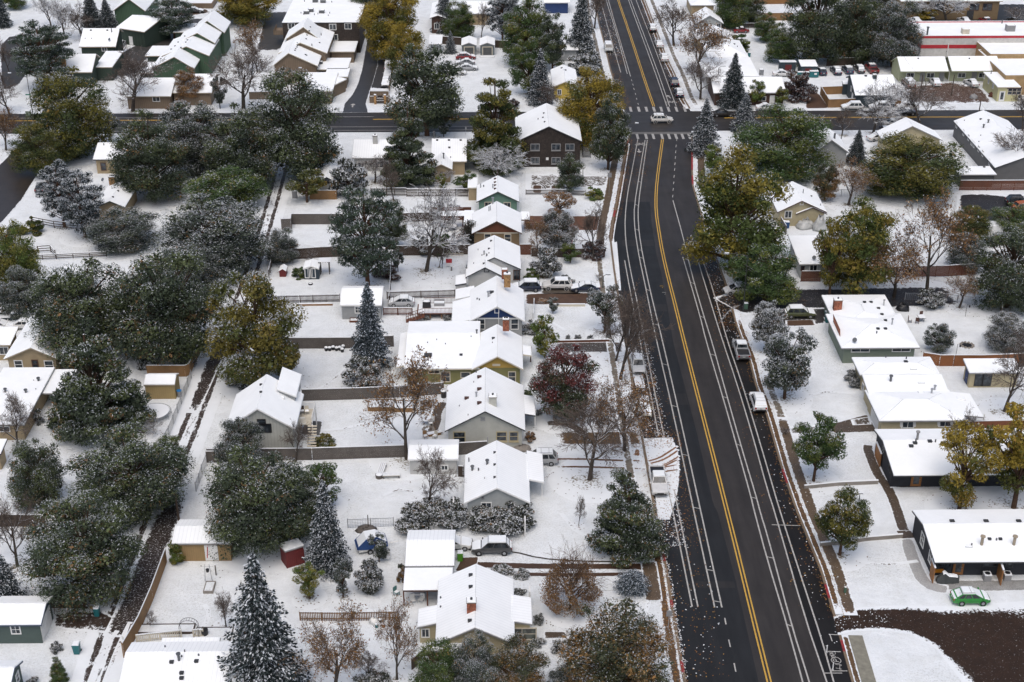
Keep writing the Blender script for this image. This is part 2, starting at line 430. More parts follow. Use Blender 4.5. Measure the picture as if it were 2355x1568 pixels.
# ------------------------------------------------------------------ fences
def fence(name, label, pts, h=1.8, mat=None, style='board', cap=True, gap=.0, cat='fence', group=None, step=2.4, postmat=None, z=0.0):
 W = [G(*p, z) for p in pts]; T = Thing(name, label, cat, (W[0].x, W[0].y, z), group); mat = mat or M_WOODG
 pan, rails, snow = MB(), MB(), MB(); posts = []
 for a, b in zip(W, W[1:]):
  L = (b-a).length; u = (b-a).normalized(); n = Vector((-u.y, u.x, 0))
  if n.y > 0: n = -n
  if style in ('board', 'picket'):
   bw = .14 if style == 'board' else .09; st = bw+.004+(gap if style == 'board' else .09)
   k = max(1, int(L/st))
   for i in range(k):
    hh = h+random.uniform(-.02, .02); c = a+u*(st*(i+.5))
    pan.frame_box(Vector((c.x, c.y, z+hh/2+.03)), u, n, UZ, bw/2, .011+random.uniform(0, .004), hh/2)
   for zz in ((.25, .85) if h < 1.4 else (.12, .5, .85)): rails.frame_box(a+u*(L/2)-n*.045+UZ*(h*zz), u, n, UZ, L/2, .025, .045)
  elif style == 'slat':
   k = int(h/.17)
   for i in range(k): pan.frame_box(a+u*(L/2)+UZ*(.1+i*.17+.07), u, n, UZ, L/2, .015, .072)
  elif style == 'rail':
   for zz in (.3, .62, .95): rails.frame_box(a+u*(L/2)+UZ*(h*zz), u, n, UZ, L/2, .025, .06)
  elif style == 'wire':
   for i in range(int(h/.22)+1): rails.frame_box(a+u*(L/2)+UZ*(.1+i*.22), u, n, UZ, L/2, .012, .012)
   for i in range(int(L/.3)): rails.frame_box(a+u*(i*.3)+UZ*(h/2), u, n, UZ, .009, .009, h/2)
   rails.frame_box(a+u*(L/2)+UZ*h, u, n, UZ, L/2, .03, .03)
  elif style == 'wall': pan.frame_box(a+u*(L/2)+UZ*(h/2), u, n, UZ, L/2, .1, h/2)
  if cap: snow.frame_box(a+u*(L/2)+UZ*(h+.075), u, n, UZ, L/2, .06 if style != 'wall' else .11, .045, 0, 1, .6)
  k = max(1, round(L/step))
  for i in range(k+1): posts.append(a+u*(L*i/k)-n*.05)
 if pan.v: T.part('board_panel', pan, mat)
 if rails.v: T.part('rail', rails, mat if style != 'wire' else M_STEEL)
 if cap: T.part('snow_cap', snow, M_SNOW)
 if style != 'wall':
  for p in posts[:90]:
   m = MB(); m.box((p.x, p.y, z+(h+.1)/2), .05, .05, (h+.1)/2); T.part('post', m, postmat or (mat if style != 'wire' else M_STEEL))
 return T
# ------------------------------------------------------------------ ground, roads, paths
def struct(o, kind='structure'): o['kind'] = kind; return o
def ground_mat():
 m, nt, b = newmat('snowy_ground')
 c = snow_color(nt, .09)
 n = noise(nt, 4.2, 7, .8); n2 = noise(nt, .07, 5, .62)
 spk = mth(nt, 'MULTIPLY', ramp(nt, n, .5, .68), ramp(nt, n2, .4, .66))
 c = mixc(nt, mth(nt, 'MULTIPLY', spk, .85), c, (.17, .165, .12))
 n4 = noise(nt, 9.0, 4, .7); c = mixc(nt, mth(nt, 'MULTIPLY', ramp(nt, n4, .54, .72), .45), c, (.3, .3, .26))
 n3 = noise(nt, .55, 5, .7)
 c = mixc(nt, mth(nt, 'MULTIPLY', ramp(nt, n3, .48, .76), .34), c, (.47, .475, .44))
 lk(nt, c, b.inputs['Base Color']); b.inputs['Roughness'].default_value = .85; b.inputs['Specular IOR Level'].default_value = .2
 bp = nd(nt, 'ShaderNodeBump', Strength=.8, Distance=.2); lk(nt, noise(nt, 1.1, 7, .65), bp.inputs['Height']); lk(nt, bp.outputs[0], b.inputs['Normal'])
 return m
def patch_mat(name, col, col2=None, bias=0.0, gain=.9, scale=2.2, rough=.55, spec=.4, speck=0.0, streak=None):
 """bare wet ground showing through the snow: attribute e (0 at its border) against noise"""
 m, nt, b = newmat(name); col2 = col2 or tuple(c*.55 for c in col)
 at = nt.nodes.new('ShaderNodeAttribute'); at.attribute_name = 'e'
 vec = None
 if streak:
  mp = nt.nodes.new('ShaderNodeMapping'); mp.inputs['Scale'].default_value = streak; lk(nt, wpos(nt), mp.inputs[0]); vec = mp.outputs[0]
 n = noise(nt, scale, 7, .72, vec); nb = noise(nt, .45, 5, .65)
 v = mth(nt, 'ADD', at.outputs['Fac'], mth(nt, 'MULTIPLY', mth(nt, 'SUBTRACT', n, .5), gain*2))
 v = mth(nt, 'ADD', v, mth(nt, 'MULTIPLY', mth(nt, 'SUBTRACT', nb, .5), gain*1.2))
 f = ramp(nt, mth(nt, 'SUBTRACT', v, bias), .38, .52)
 if speck:
  sp = ramp(nt, noise(nt, 4.5, 5, .8), .64-.1*speck, .68-.1*speck); f = mth(nt, 'MULTIPLY', f, mth(nt, 'SUBTRACT', 1.0, sp))
 wet = mixc(nt, ramp(nt, noise(nt, .7, 6, .7), .3, .7), col2, col)
 wet = mixc(nt, ramp(nt, noise(nt, 9, 3, .6), .5, .8), wet, tuple(min(1, c*1.5) for c in col))
 lk(nt, mixc(nt, f, snow_color(nt, .07), wet), b.inputs['Base Color'])
 lk(nt, mth(nt, 'SUBTRACT', .85, mth(nt, 'MULTIPLY', f, .85-rough)), b.inputs['Roughness'])
 b.inputs['Specular IOR Level'].default_value = spec
 return m
def asphalt(name, col, rough=.42, var=.3, spec=.5, streak=(1, .12, 1)):
 m, nt, b = newmat(name)
 mp = nt.nodes.new('ShaderNodeMapping'); mp.inputs['Scale'].default_value = streak; lk(nt, wpos(nt), mp.inputs[0])
 n = noise(nt, .9, 5, .6, mp.outputs[0]); n2 = noise(nt, .16, 4, .6); n3 = noise(nt, 14, 2, .5)
 c = mixc(nt, ramp(nt, n, .3, .7), tuple(k*(1-var) for k in col), tuple(k*(1+var) for k in col))
 c = mixc(nt, mth(nt, 'MULTIPLY', ramp(nt, n2, .5, .75), .45), c, tuple(k*.6 for k in col))
 c = mixc(nt, mth(nt, 'MULTIPLY', ramp(nt, n3, .5, .8), .3), c, tuple(k*1.8 for k in col))
 lk(nt, c, b.inputs['Base Color'])
 lk(nt, mth(nt, 'ADD', rough-.12, mth(nt, 'MULTIPLY', n2, .3)), b.inputs['Roughness']); b.inputs['Specular IOR Level'].default_value = spec
 return m
def set_e(o, e):
 a = o.data.attributes.new('e', 'FLOAT', 'POINT'); a.data.foreach_set('value', e)
def densify(W, step=2.0):
 out = [W[0]]
 for a, b in zip(W, W[1:]):
  k = max(1, int((b-a).length/step))
  out += [a.lerp(b, i/k) for i in range(1, k+1)]
 return out
def smooth_line(W, it=2):
 for _ in range(it):
  Q = [W[0]]
  for a, b in zip(W, W[1:]): Q += [a.lerp(b, .25), a.lerp(b, .75)]
  W = Q+[W[-1]]
 return W
def side_pts(W):
 N = []
 for i in range(len(W)):
  d = (W[min(i+1, len(W)-1)]-W[max(i-1, 0)]).normalized(); N.append(Vector((-d.y, d.x, 0)))
 return N
def strip(name, pts, w, mat, z=.02, soft=True, ends=True, sm=1, world=False, kind='structure', thick=0):
 W = [Vector(p) if world else G(*p) for p in pts]
 if sm: W = smooth_line(W, sm)
 W = densify(W, 2.5); N = side_pts(W)
 ws = w if isinstance(w, (list, tuple)) else (w, w)
 fr = (-1, -.75, -.45, 0, .45, .75, 1) if soft else (-1, 1); ev = (0, .55, 1, 1, 1, .55, 0) if soft else (1, 1)
 V, E, F = [], [], []; k = len(fr); n = len(W)
 for i, (p, q) in enumerate(zip(W, N)):
  t = i/(n-1); hw = (ws[0]*(1-t)+ws[1]*t)/2; en = min(1, i/1.5, (n-1-i)/1.5) if (ends and soft) else 1
  for f, e in zip(fr, ev): V.append(p+q*(hw*f)+UZ*z); E.append(e*en)
 for i in range(n-1):
  for j in range(k-1): F.append((i*k+j+1, i*k+j, (i+1)*k+j, (i+1)*k+j+1))
 mb = MB(); mb.add(V, F)
 if thick:
  for j in (0, k-1):
   o = len(mb.v); P = [V[i*k+j] for i in range(n)]
   mb.add(P+[p-UZ*thick for p in P], [(i, i+1, n+i+1, n+i) for i in range(n-1)]); E += [1]*(2*n)
 o = mb.build(name, mat); set_e(o, E); return struct(o, kind)
def band(name, A, B, mat, z=.02, soft=True, kind='structure', n=None, ts=(0, .05, .14, .5, .86, .95, 1), ev=(0, .55, 1, 1, 1, .55, 0), endsoft=True):
 """ruled sheet between two pixel polylines"""
 def rs(P, n):
  W = [G(*p) for p in P]; L = [0]
  for a, b in zip(W, W[1:]): L.append(L[-1]+(b-a).length)
  out = []
  for i in range(n):
   d = L[-1]*i/(n-1); j = 0
   while j < len(L)-2 and L[j+1] < d: j += 1
   out.append(W[j].lerp(W[j+1], (d-L[j])/max(1e-6, L[j+1]-L[j])))
  return out
 n = n or 26
 a, b = rs(A, n), rs(B, n)
 if not soft: ts, ev = (0, 1), (1, 1)
 V, E, F = [], [], []; k = len(ts)
 for i in range(n):
  en = min(1, i/2, (n-1-i)/2) if (endsoft and soft) else 1
  for t, e in zip(ts, ev): V.append(a[i].lerp(b[i], t)+UZ*z); E.append(e*en)
 for i in range(n-1):
  for j in range(k-1): F.append((i*k+j, i*k+j+1, (i+1)*k+j+1, (i+1)*k+j))
 mb = MB(); mb.add(V, F); o = mb.build(name, mat); set_e(o, E)
 me = o.data
 if me.polygons[0].normal.z < 0: me.flip_normals()
 return struct(o, kind)
# base sheet: snowy ground to beyond the horizon
g = MB(); S = 5000
g.add([(-S, -600, 0), (S, -600, 0), (S, 5000, 0), (-S, 5000, 0)], [(0, 1, 2, 3)])
M_GROUND = ground_mat(); struct(g.build('ground', M_GROUND))
A_MAIN = asphalt('road_asphalt', (.031, .027, .0245), .5, spec=.32); A_NEW = asphalt('newer_asphalt', (.0145, .0148, .0155), .55, .3, spec=.3); A_WET = asphalt('wet_asphalt', (.012, .0105, .0095), .45, .35, spec=.3)
A_SIDE = asphalt('side_street_asphalt', (.03, .0265, .024), .45, spec=.35, streak=(.12, 1, 1)); A_PATCH = asphalt('old_asphalt_patch', (.022, .02, .019), .5, spec=.3)
def interp(P, y):
 for a, b in zip(P, P[1:]):
  if a[1] <= y <= b[1]: return a[0]+(b[0]-a[0])*(y-a[1])/max(1e-6, b[1]-a[1])
 a, b = (P[0], P[1]) if y < P[0][1] else (P[-2], P[-1])
 return a[0]+(b[0]-a[0])*(y-a[1])/(b[1]-a[1])
KL = [(1352, -60), (1368, 0), (1377, 50), (1389.5, 97), (1404.5, 160), (1429, 240), (1437, 259), (1452, 303), (1442, 332), (1432, 392), (1419.5, 464), (1409.5, 514), (1404.5, 547), (1410, 592), (1414, 625), (1420, 664), (1437, 770), (1452, 859), (1483, 1034), (1508, 1176), (1537, 1326), (1552, 1426), (1577, 1568), (1592, 1660)]
KR = [(1461, -60), (1481, 0), (1502, 54), (1532, 135), (1549.5, 170), (1569.5, 225), (1589.5, 259), (1589.5, 303), (1589.5, 392), (1591, 427), (1614, 505), (1639.5, 580), (1657, 627), (1671, 665), (1689.5, 742), (1704.5, 784), (1722, 829), (1737, 889), (1762, 957), (1798, 1084), (1830, 1176), (1885.5, 1313), (1915.5, 1416), (1953, 1551), (1983, 1660)]
def px_band(name, PA, PB, y0, y1, mat, z, n=60):
 ys = [y0+(y1-y0)*i/(n-1) for i in range(n)]
 mb = MB(); V = []
 for y in ys: V += [G(interp(PA, y), y)+UZ*z, G(interp(PB, y), y)+UZ*z]
 mb.add(V, [(2*i, 2*i+2, 2*i+3, 2*i+1) for i in range(n-1)]); return struct(mb.build(name, mat))
px_band('main_road', KL, KR, -58, 1650, A_MAIN, .012, 120)
Yn, Ys = G(900, 258.5).y, G(900, 304).y
g = MB(); xs = [-330+i*22 for i in range(36)]
V = []
for x in xs: V += [(x, Ys, .016), (x, Yn, .016)]
g.add(V, [(2*i, 2*i+2, 2*i+3, 2*i+1) for i in range(len(xs)-1)]); struct(g.build('cross_street', A_SIDE))
NB = [(1484, 440), (1493.5, 462), (1498.5, 517), (1508.5, 582), (1521, 632), (1533.5, 700), (1547, 784), (1602, 996), (1639.5, 1159), (1649.5, 1176), (1692, 1338), (1734.5, 1526), (1762, 1650)]
px_band('newer_asphalt_lane', [(x+1.5, y) for x, y in KL], NB, 464, 1640, A_NEW, .022, 80)
WB = [(1594, 562), (1609, 617), (1627, 674), (1661, 784), (1692, 876), (1727, 991), (1765, 1131), (1780, 1176), (1850, 1421), (1900, 1568), (1930, 1650)]
px_band('wet_parking_lane', WB, [(x-1.5, y) for x, y in KR], 566, 1640, A_WET, .022, 70)
for (ya, yb, fa, fb) in ((552, 566, .25, .98), (700, 716, .55, .98), (905, 931, .6, .98), (1337, 1352, .3, .97)):
 PA = [(interp(KL, y)+(interp(NB, y)-interp(KL, y))*fa, y) for y in (ya, yb)]; PB = [(interp(KL, y)+(interp(NB, y)-interp(KL, y))*fb, y) for y in (ya, yb)]
 px_band('asphalt_patch', PA, PB, ya, yb, A_PATCH, .028, 4)
# side streets and lots
band('side_street', [(125, 322), (108, 345), (92, 392), (50, 460), (8, 508), (-60, 575)], [(62, 318), (45, 333), (20, 358), (0, 378), (-40, 410), (-110, 470)], patch_mat('side_street_wet', (.04, .032, .026), bias=-.25, gain=.5, scale=1.2, rough=.35), .024, ts=(0, .03, .1, .5, .9, .97, 1))
band('side_street', [(0, 103), (22, 82), (50, 80), (60, 84)], [(0, 212), (20, 206), (45, 196), (60, 172)], patch_mat('far_side_street_wet', (.05, .048, .046), bias=-.2, gain=.4, scale=1), .02, n=14)
M_DRV = patch_mat('driveway_wet', (.05, .05, .052), bias=-.25, gain=.45, scale=1.2, rough=.4)
def T10(u, v): return (588.5+u/4, v/4)
def TT(i, j, u, v): return (588.5*i+u/4, 392*j+v/4)
band('driveway', [T10(*p) for p in ((1055, 190), (1000, 500), (975, 640), (935, 780), (880, 880), (815, 950), (795, 1034))], [T10(*p) for p in ((1095, 190), (1115, 500), (1120, 600), (1075, 760), (1035, 870), (1010, 950), (1032, 1034))], M_DRV, .024, ts=(0, .04, .1, .5, .9, .96, 1), endsoft=False)
band('parking_bay', [T10(*p) for p in ((1110, 520), (1080, 640), (1060, 740), (1040, 830))], [T10(*p) for p in ((1290, 560), (1270, 640), (1240, 760), (1210, 830))], patch_mat('bay_tracks', (.05, .05, .052), bias=.25, gain=.55, scale=1.2, streak=(1.6, .25, 1)), .02)
strip('condo_road', [(480, 44), (440, 60), (395, 82), (340, 110), (290, 140), (262, 178)], 8.5, patch_mat('condo_road_wet', (.055, .053, .05), bias=-.3, gain=.35, scale=1), .02)
strip('condo_road', [(455, 34), (440, 26), (420, 22)], 9, patch_mat('condo_lot_wet', (.09, .06, .04), bias=-.2, gain=.4, scale=1), .02)
strip('condo_road', [(620, 118), (632, 60), (640, 25)], 7, MATS.setdefault('cr2', patch_mat('condo_lane_wet', (.06, .058, .055), bias=-.2, gain=.4, scale=1)), .02)
band('store_lot', [(2060, 12), (2200, 10), (2380, 8)], [(2085, 54), (2200, 52), (2380, 55)], patch_mat('store_lot_wet', (.025, .025, .026), bias=-.1, gain=.6, scale=.9), .02)
M_DIRT = patch_mat('brown_dirt', (.085, .045, .026), bias=.25, gain=1.0, scale=1.6, speck=.5, rough=.7); M_DIRT2 = patch_mat('brown_dirt_firm', (.09, .05, .03), bias=-.25, gain=.35, scale=2, rough=.6)
band('dirt_lot', [(2085, 196), (2140, 192), (2190, 186), (2232, 196), (2262, 206)], [(2080, 236), (2150, 238), (2215, 240), (2262, 238), (2290, 238)], M_DIRT, .02)
band('driveway', [(1855, 216), (1880, 212)], [(1850, 250), (1908, 249)], M_DIRT2, .02, n=10)
band('parking_lot', [(2200, 448), (2260, 444), (2340, 452), (2420, 454)], [(2200, 480), (2250, 500), (2320, 555), (2420, 570)], patch_mat('parking_asphalt', (.022, .022, .024), bias=-.02, gain=.7, scale=1.2, speck=.2), .02)
strip('side_lane', [(1676, 705), (1700, 697), (1760, 690), (1850, 687), (2060, 683), (2200, 680)], 7.5, patch_mat('lane_asphalt', (.022, .02, .02), bias=-.18, gain=.5, scale=1.4, speck=.25), .026)
band('driveway', [(1762, 722), (1830, 706), (1905, 706)], [(1762, 752), (1830, 752), (1902, 745)], patch_mat('gravel_drive', (.05, .045, .042), bias=.3, gain=.9, scale=2.5), .02)
band('driveway', [(1805, 737), (1872, 735)], [(1806, 750), (1876, 748)], M_DIRT2, .026, n=8)
M_LOT = patch_mat('muddy_lot', (.036, .02, .013), (.018, .012, .009), bias=.0, gain=1.0, scale=3.2, rough=.75, spec=.2, speck=.05)
band('muddy_parking_lot', [(1918, 1418), (1960, 1398), (2050, 1392), (2190, 1394), (2270, 1388), (2354, 1382), (2460, 1380)], [(1922, 1462), (1960, 1452), (2020, 1449), (2090, 1458), (2150, 1490), (2205, 1560), (2300, 1700)], M_LOT, .02, n=60, ts=(0, .1, .3, .5, .72, .9, 1), ev=(-.1, .35, 1.5, 2, 1.6, .4, -.1), endsoft=False)
# driveways and walks on the left
M_RED = patch_mat('reddish_gravel', (.13, .06, .035), (.08, .04, .025), bias=-.3, gain=.3, scale=2, rough=.7); M_WETC = patch_mat('wet_concrete', (.085, .06, .04), (.055, .042, .03), bias=-.02, gain=.6, scale=2, rough=.45, speck=.25)
M_WETG = patch_mat('wet_grey_concrete', (.1, .095, .085), (.06, .055, .05), bias=-.2, gain=.5, scale=2, rough=.45)
def slab(name, a, b, c, d, mat, z=.022, n=14): return band(name, [a, b], [d, c], mat, z, n=n, ts=(0, .06, .12, .5, .88, .94, 1))
slab('driveway', (1200, 496), (1396, 497), (1391, 530), (1200, 529), M_RED)
slab('driveway', (1206, 676), (1360, 673), (1356, 700), (1204, 700), M_DIRT2)
slab('driveway', (1240, 660), (1330, 660), (1335, 676), (1235, 676), patch_mat('slush_drive', (.09, .075, .06), bias=.15, gain=.7))
slab('driveway', (1275, 788), (1436, 786), (1440, 810), (1268, 810), patch_mat('wet_slab', (.065, .055, .048), bias=-.1, gain=.5, speck=.5))
slab('driveway', (1282, 994), (1478, 992), (1482, 1022), (1282, 1022), patch_mat('leafy_slab', (.13, .075, .03), (.06, .045, .03), bias=-.1, gain=.6, scale=3))
strip('path', [(1250, 974), (1300, 972), (1325, 985), (1345, 998)], 1.5, M_WETC, .024)
strip('driveway_track', [(1250, 1056), (1330, 1055), (1400, 1058), (1490, 1060)], .55, patch_mat('leafy_track', (.16, .08, .035), bias=.12, gain=.7, scale=3), .02)
strip('driveway_track', [(1262, 1074), (1340, 1073), (1420, 1076), (1490, 1078)], .55, MATS.setdefault('lt2', patch_mat('leafy_track_b', (.16, .08, .035), bias=.2, gain=.7, scale=3)), .02)
M_MUDT = patch_mat('muddy_track', (.07, .038, .022), (.045, .026, .018), bias=.08, gain=.8, scale=2.4)
band('driveway', [(1062, 1290), (1180, 1294), (1300, 1296), (1420, 1296), (1508, 1294)], [(1062, 1304), (1180, 1308), (1300, 1309), (1420, 1309), (1512, 1312)], M_MUDT, .02)
band('driveway', [(1110, 1314), (1300, 1318), (1420, 1316), (1512, 1312)], [(1110, 1322), (1300, 1327), (1420, 1325), (1516, 1330)], M_MUDT, .024)
slab('driveway', (1062, 1282), (1100, 1280), (1095, 1312), (1045, 1314), M_DIRT2)
strip('garden_path', [(1000, 1267), (1090, 1262), (1180, 1268), (1240, 1284), (1330, 1291), (1500, 1292)], .35, patch_mat('edging_line', (.05, .04, .03), bias=.1, gain=.6, scale=3), .03)
slab('path', (1249, 1452), (1302, 1453), (1302, 1467), (1250, 1468), M_WETC)
band('parking_pad', [(2160, 1334), (2260, 1334), (2354, 1332), (2440, 1330)], [(2172, 1358), (2260, 1360), (2354, 1358), (2440, 1358)], patch_mat('slushy_concrete', (.3, .3, .29), bias=.1, gain=.6), .022)
band('path', [(1902, 973), (1926, 971), (1994, 951)], [(1914, 996), (1960, 995), (2020, 993)], M_WETC, .022, ts=(0, .05, .1, .5, .9, .95, 1))
strip('path', [(1795, 992), (1840, 990), (1905, 984)], 2.2, patch_mat('slush_walk', (.2, .19, .17), bias=.35, gain=.6), .02)
strip('path', [(1996, 1022), (1994, 1032), (2008, 1070), (2022, 1098), (2042, 1122), (2058, 1160), (2072, 1205), (2084, 1232)], 1.5, M_WETC, .022)
slab('porch_floor', (2048, 1100), (2200, 1096), (2196, 1120), (2046, 1122), M_WETC, .03)
strip('path', [(2084, 1236), (2092, 1268), (2108, 1308), (2122, 1336), (2145, 1350), (2180, 1357)], 1.7, patch_mat('grey_walk', (.36, .36, .35), (.28, .28, .28), bias=-.1, gain=.5), .024)
slab('path', (2056, 1219), (2096, 1220), (2106, 1237), (2072, 1240), M_WETC, .026)
slab('flagstones', (1955, 965), (2000, 958), (2004, 976), (1960, 978), patch_mat('flagstone_gaps', (.1, .08, .06), bias=.42, gain=1.0, scale=3), .03)
slab('path', (700, 966), (742, 968), (736, 1002), (690, 1000), M_WETG)
strip('path', [(1022, 920), (1004, 948), (1002, 975), (990, 998)], 1.6, M_WETC, .022)
# alley
AL = [(655, 360), (640, 420), (612, 520), (575, 640), (545, 720), (505, 810), (475, 890), (440, 980), (400, 1080), (360, 1180), (322, 1290), (292, 1370), (262, 1440), (232, 1530), (205, 1620)]
strip('alley', AL, (5.2, 5.2), patch_mat('alley_gravel', (.055, .042, .034), (.03, .024, .02), bias=.68, gain=.85, scale=2.6, streak=(1, .22, 1)), .02)
def off_pts(P, d):
 W = densify(smooth_line([G(*p) for p in P], 1), 2.5); return [w+q*d for w, q in zip(W, side_pts(W))]
M_RUT = patch_mat('alley_rut', (.05, .034, .026), (.028, .02, .016), bias=.34, gain=1.0, scale=2.4, streak=(1, .4, 1), speck=.5)
for k, d in enumerate((-1.0, .75)): strip('alley_track', off_pts(AL, d), 1.1, M_RUT, .024+k*.002, world=True, sm=0)
strip('alley_track', [(530, 735), (522, 765), (505, 800), (482, 850), (465, 895), (440, 950)], (3.4, 1.6), patch_mat('alley_mud', (.035, .023, .017), (.02, .014, .011), bias=.05, gain=.9, scale=2.5, streak=(1, .35, 1), speck=.5), .03)
strip('alley_track', [(402, 1150), (372, 1220), (345, 1290), (315, 1370), (285, 1435), (268, 1465)], (3.6, 3.2), patch_mat('alley_dark_mud', (.03, .02, .015), (.018, .012, .01), bias=.03, gain=.9, scale=2.5, speck=.7), .028)
band('alley_apron', [(118, 1412), (170, 1402), (240, 1405), (270, 1425)], [(118, 1440), (165, 1450), (230, 1455), (262, 1460)], patch_mat('apron_mud', (.05, .034, .026), bias=.42, gain=.9, scale=2.4), .024)
FT = (((270, 1450), (240, 1490), (222, 1530), (210, 1570)), ((255, 1470), (228, 1510), (205, 1572)), ((300, 1430), (275, 1480), (255, 1530), (240, 1570)), ((790, 1330), (830, 1400), (900, 1412)), ((1290, 1180), (1330, 1230), (1420, 1255)), ((720, 900), (760, 880), (800, 840)), ((1235, 720), (1300, 760)), ((470, 1390), (482, 1410), (470, 1440), (440, 1462)), ((1820, 930), (1880, 900), (1960, 905)), ((900, 650), (960, 640), (1030, 650)), ((1950, 1290), (2040, 1300), (2110, 1290)), ((700, 560), (760, 575), (790, 560)), ((1420, 1360), (1500, 1355), (1480, 1420)), ((880, 1140), (930, 1120), (1000, 1160)), ((740, 990), (800, 985), (850, 970)))
M_FOOT = patch_mat('footprints_mud', (.16, .14, .12), bias=.72, gain=1.4, scale=2.6)
for k, pts in enumerate(FT): strip('footprints', pts, .55, M_FOOT, .031+k*.001)
M_SLUSH = plain('slush_streak', (.2, .2, .2), .7, .3, scale=3)
for k in range(7): strip('tyre_track', [(1652+k*4, 745-k*5), (1668+k*3, 722-k*3), (1690+k*2, 708-k)], .1+.03*(k % 3), M_SLUSH, .05+k*.0012, soft=False)
# kerbs, sidewalks
M_KERB = patch_mat('kerb_stone', (.2, .15, .1), (.12, .085, .055), bias=.1, gain=.8, scale=2.5); M_RKERB = plain('red_kerb_paint', (.26, .03, .03), .6, .45, scale=3)
M_WALK = patch_mat('sidewalk_wet', (.115, .08, .05), (.075, .055, .037), bias=-.05, gain=.7, scale=1.8, rough=.5, speck=.1); M_WALKS = patch_mat('sidewalk_slush', (.2, .17, .13), bias=.35, gain=.8, scale=1.8)
M_GUT = patch_mat('gutter_leaves', (.12, .066, .028), (.06, .037, .02), bias=.2, gain=1.0, scale=3.4, rough=.7)
def off_line(P, y0, y1, dx, n=40):
 ys = [y0+(y1-y0)*i/(n-1) for i in range(n)]; W = [G(interp(P, y), y) for y in ys]; N = side_pts(W)
 return [w-q*dx for w, q in zip(W, N)]      # dx to the right when walking towards the viewer: negative normal side
def offs(P, y0, y1, dx, n=40):
 W = off_line(P, y0, y1, 0, n); return [w+UX*dx for w in W]
for P, sgn, rngs in ((KL, -1, ((-50, 245), (312, 1650))), (KR, 1, ((-50, 250), (308, 664), (712, 1418), (1462, 1650)))):
 for (a, b) in rngs:
  strip('kerb', offs(P, a, b, sgn*.12), .3, M_KERB, .14, soft=False, sm=0, world=True, thick=.14)
strip('gutter', offs(KR, -50, 250, -.5), .9, M_GUT, .03, sm=0, world=True); strip('gutter', offs(KL, 330, 560, -.05), 1.1, M_GUT, .036, sm=0, world=True)
strip('gutter', offs(KR, 720, 1415, .65), .8, M_GUT, .15, sm=0, world=True); strip('gutter', offs(KL, 1170, 1640, -.9), 1.1, M_GUT, .05, sm=0, world=True); strip('gutter', offs(KR, 1462, 1640, .6), .7, M_GUT, .15, sm=0, world=True)
strip('sidewalk', offs(KR, 310, 440, 1.9), 1.7, M_WALK, .06, sm=0, world=True); strip('sidewalk', offs(KR, -40, 250, 2.0), 1.5, M_WALKS, .06, sm=0, world=True)
strip('sidewalk', offs(KR, 860, 1020, 2.0), 1.5, M_WALKS, .06, sm=0, world=True); strip('sidewalk', offs(KR, 960, 1416, 1.95), 1.5, M_WALK, .07, sm=0, world=True)
strip('sidewalk', offs(KR, 1462, 1650, 1.75), 1.5, plain('dry_concrete', (.2, .19, .15), .8, .25, scale=1.5), .075, soft=False, sm=0, world=True); strip('sidewalk', offs(KL, 330, 570, -1.9), 1.6, M_WALK, .06, sm=0, world=True)
strip('sidewalk', offs(KL, 1292, 1382, -2.0), 1.9, M_WALK, .07, sm=0, world=True); strip('sidewalk', offs(KL, -40, 230, -2.2), 1.4, M_WALKS, .06, sm=0, world=True); strip('sidewalk', offs(KL, 570, 1160, -2.4), 1.3, M_WALKS, .06, sm=0, world=True)
for P, sgn, a, b in ((KL, -1, 1275, 1292), (KL, -1, 1382, 1398), (KL, -1, 1521, 1548), (KL, -1, 325, 345), (KL, -1, 485, 500), (KR, 1, 352, 392), (KR, 1, 1080, 1112), (KR, 1, 1345, 1378), (KR, 1, 1474, 1500), (KR, 1, 405, 425)):
 strip('red_kerb', offs(P, a, b, sgn*.13, 8), .32, M_RKERB, .148, soft=False, sm=0, world=True, thick=.12)
# snow lying on the parking lane, with curved tyre tracks
M_SPATCH = patch_mat('thin_snow_over_asphalt', (.02, .02, .021), bias=.62, gain=1.0, scale=2.6)
M_RSN = patch_mat('road_snow', (.02, .02, .021), bias=.1, gain=.7, scale=3.2)
band('snow_on_road', [(1478, 1008), (1490, 1065), (1505, 1130), (1513, 1195)], [(1550, 1006), (1564, 1040), (1567, 1085), (1562, 1130), (1542, 1195)], M_RSN, .032, n=30, ts=(0, .6, .8, .92, 1), ev=(-.9, -.7, -.2, .45, 1.3), endsoft=False)
band('snow_on_road', [(1440, 800), (1462, 800)], [(1462, 892), (1484, 892)], M_SPATCH, .034, n=12, ts=(0, .5, 1), ev=(.2, .25, .5))
band('snow_on_road', [(1405, 560), (1418, 556)], [(1418, 668), (1428, 668)], M_SPATCH, .034, n=12, ts=(0, .5, 1), ev=(.1, .1, .4))
M_TRK = patch_mat('orange_tyre_track', (.22, .1, .035), (.12, .055, .025), bias=.05, gain=.6, scale=4)
for k, pts in enumerate((((1486, 1062), (1515, 1054), (1540, 1038), (1558, 1026)), ((1490, 1067), (1520, 1060), (1545, 1046), (1560, 1034)), ((1490, 1084), (1520, 1074), (1548, 1058), (1562, 1048)), ((1512, 1080), (1540, 1066), (1562, 1055)), ((1488, 1092), (1520, 1076), (1562, 1068)), ((1490, 1097), (1530, 1084), (1564, 1080)))): strip('tyre_track', pts, .38, M_TRK, .05+k*.0015)
strip('tyre_track', [(1465, 1030), (1464, 1052)], .9, M_TRK, .05)
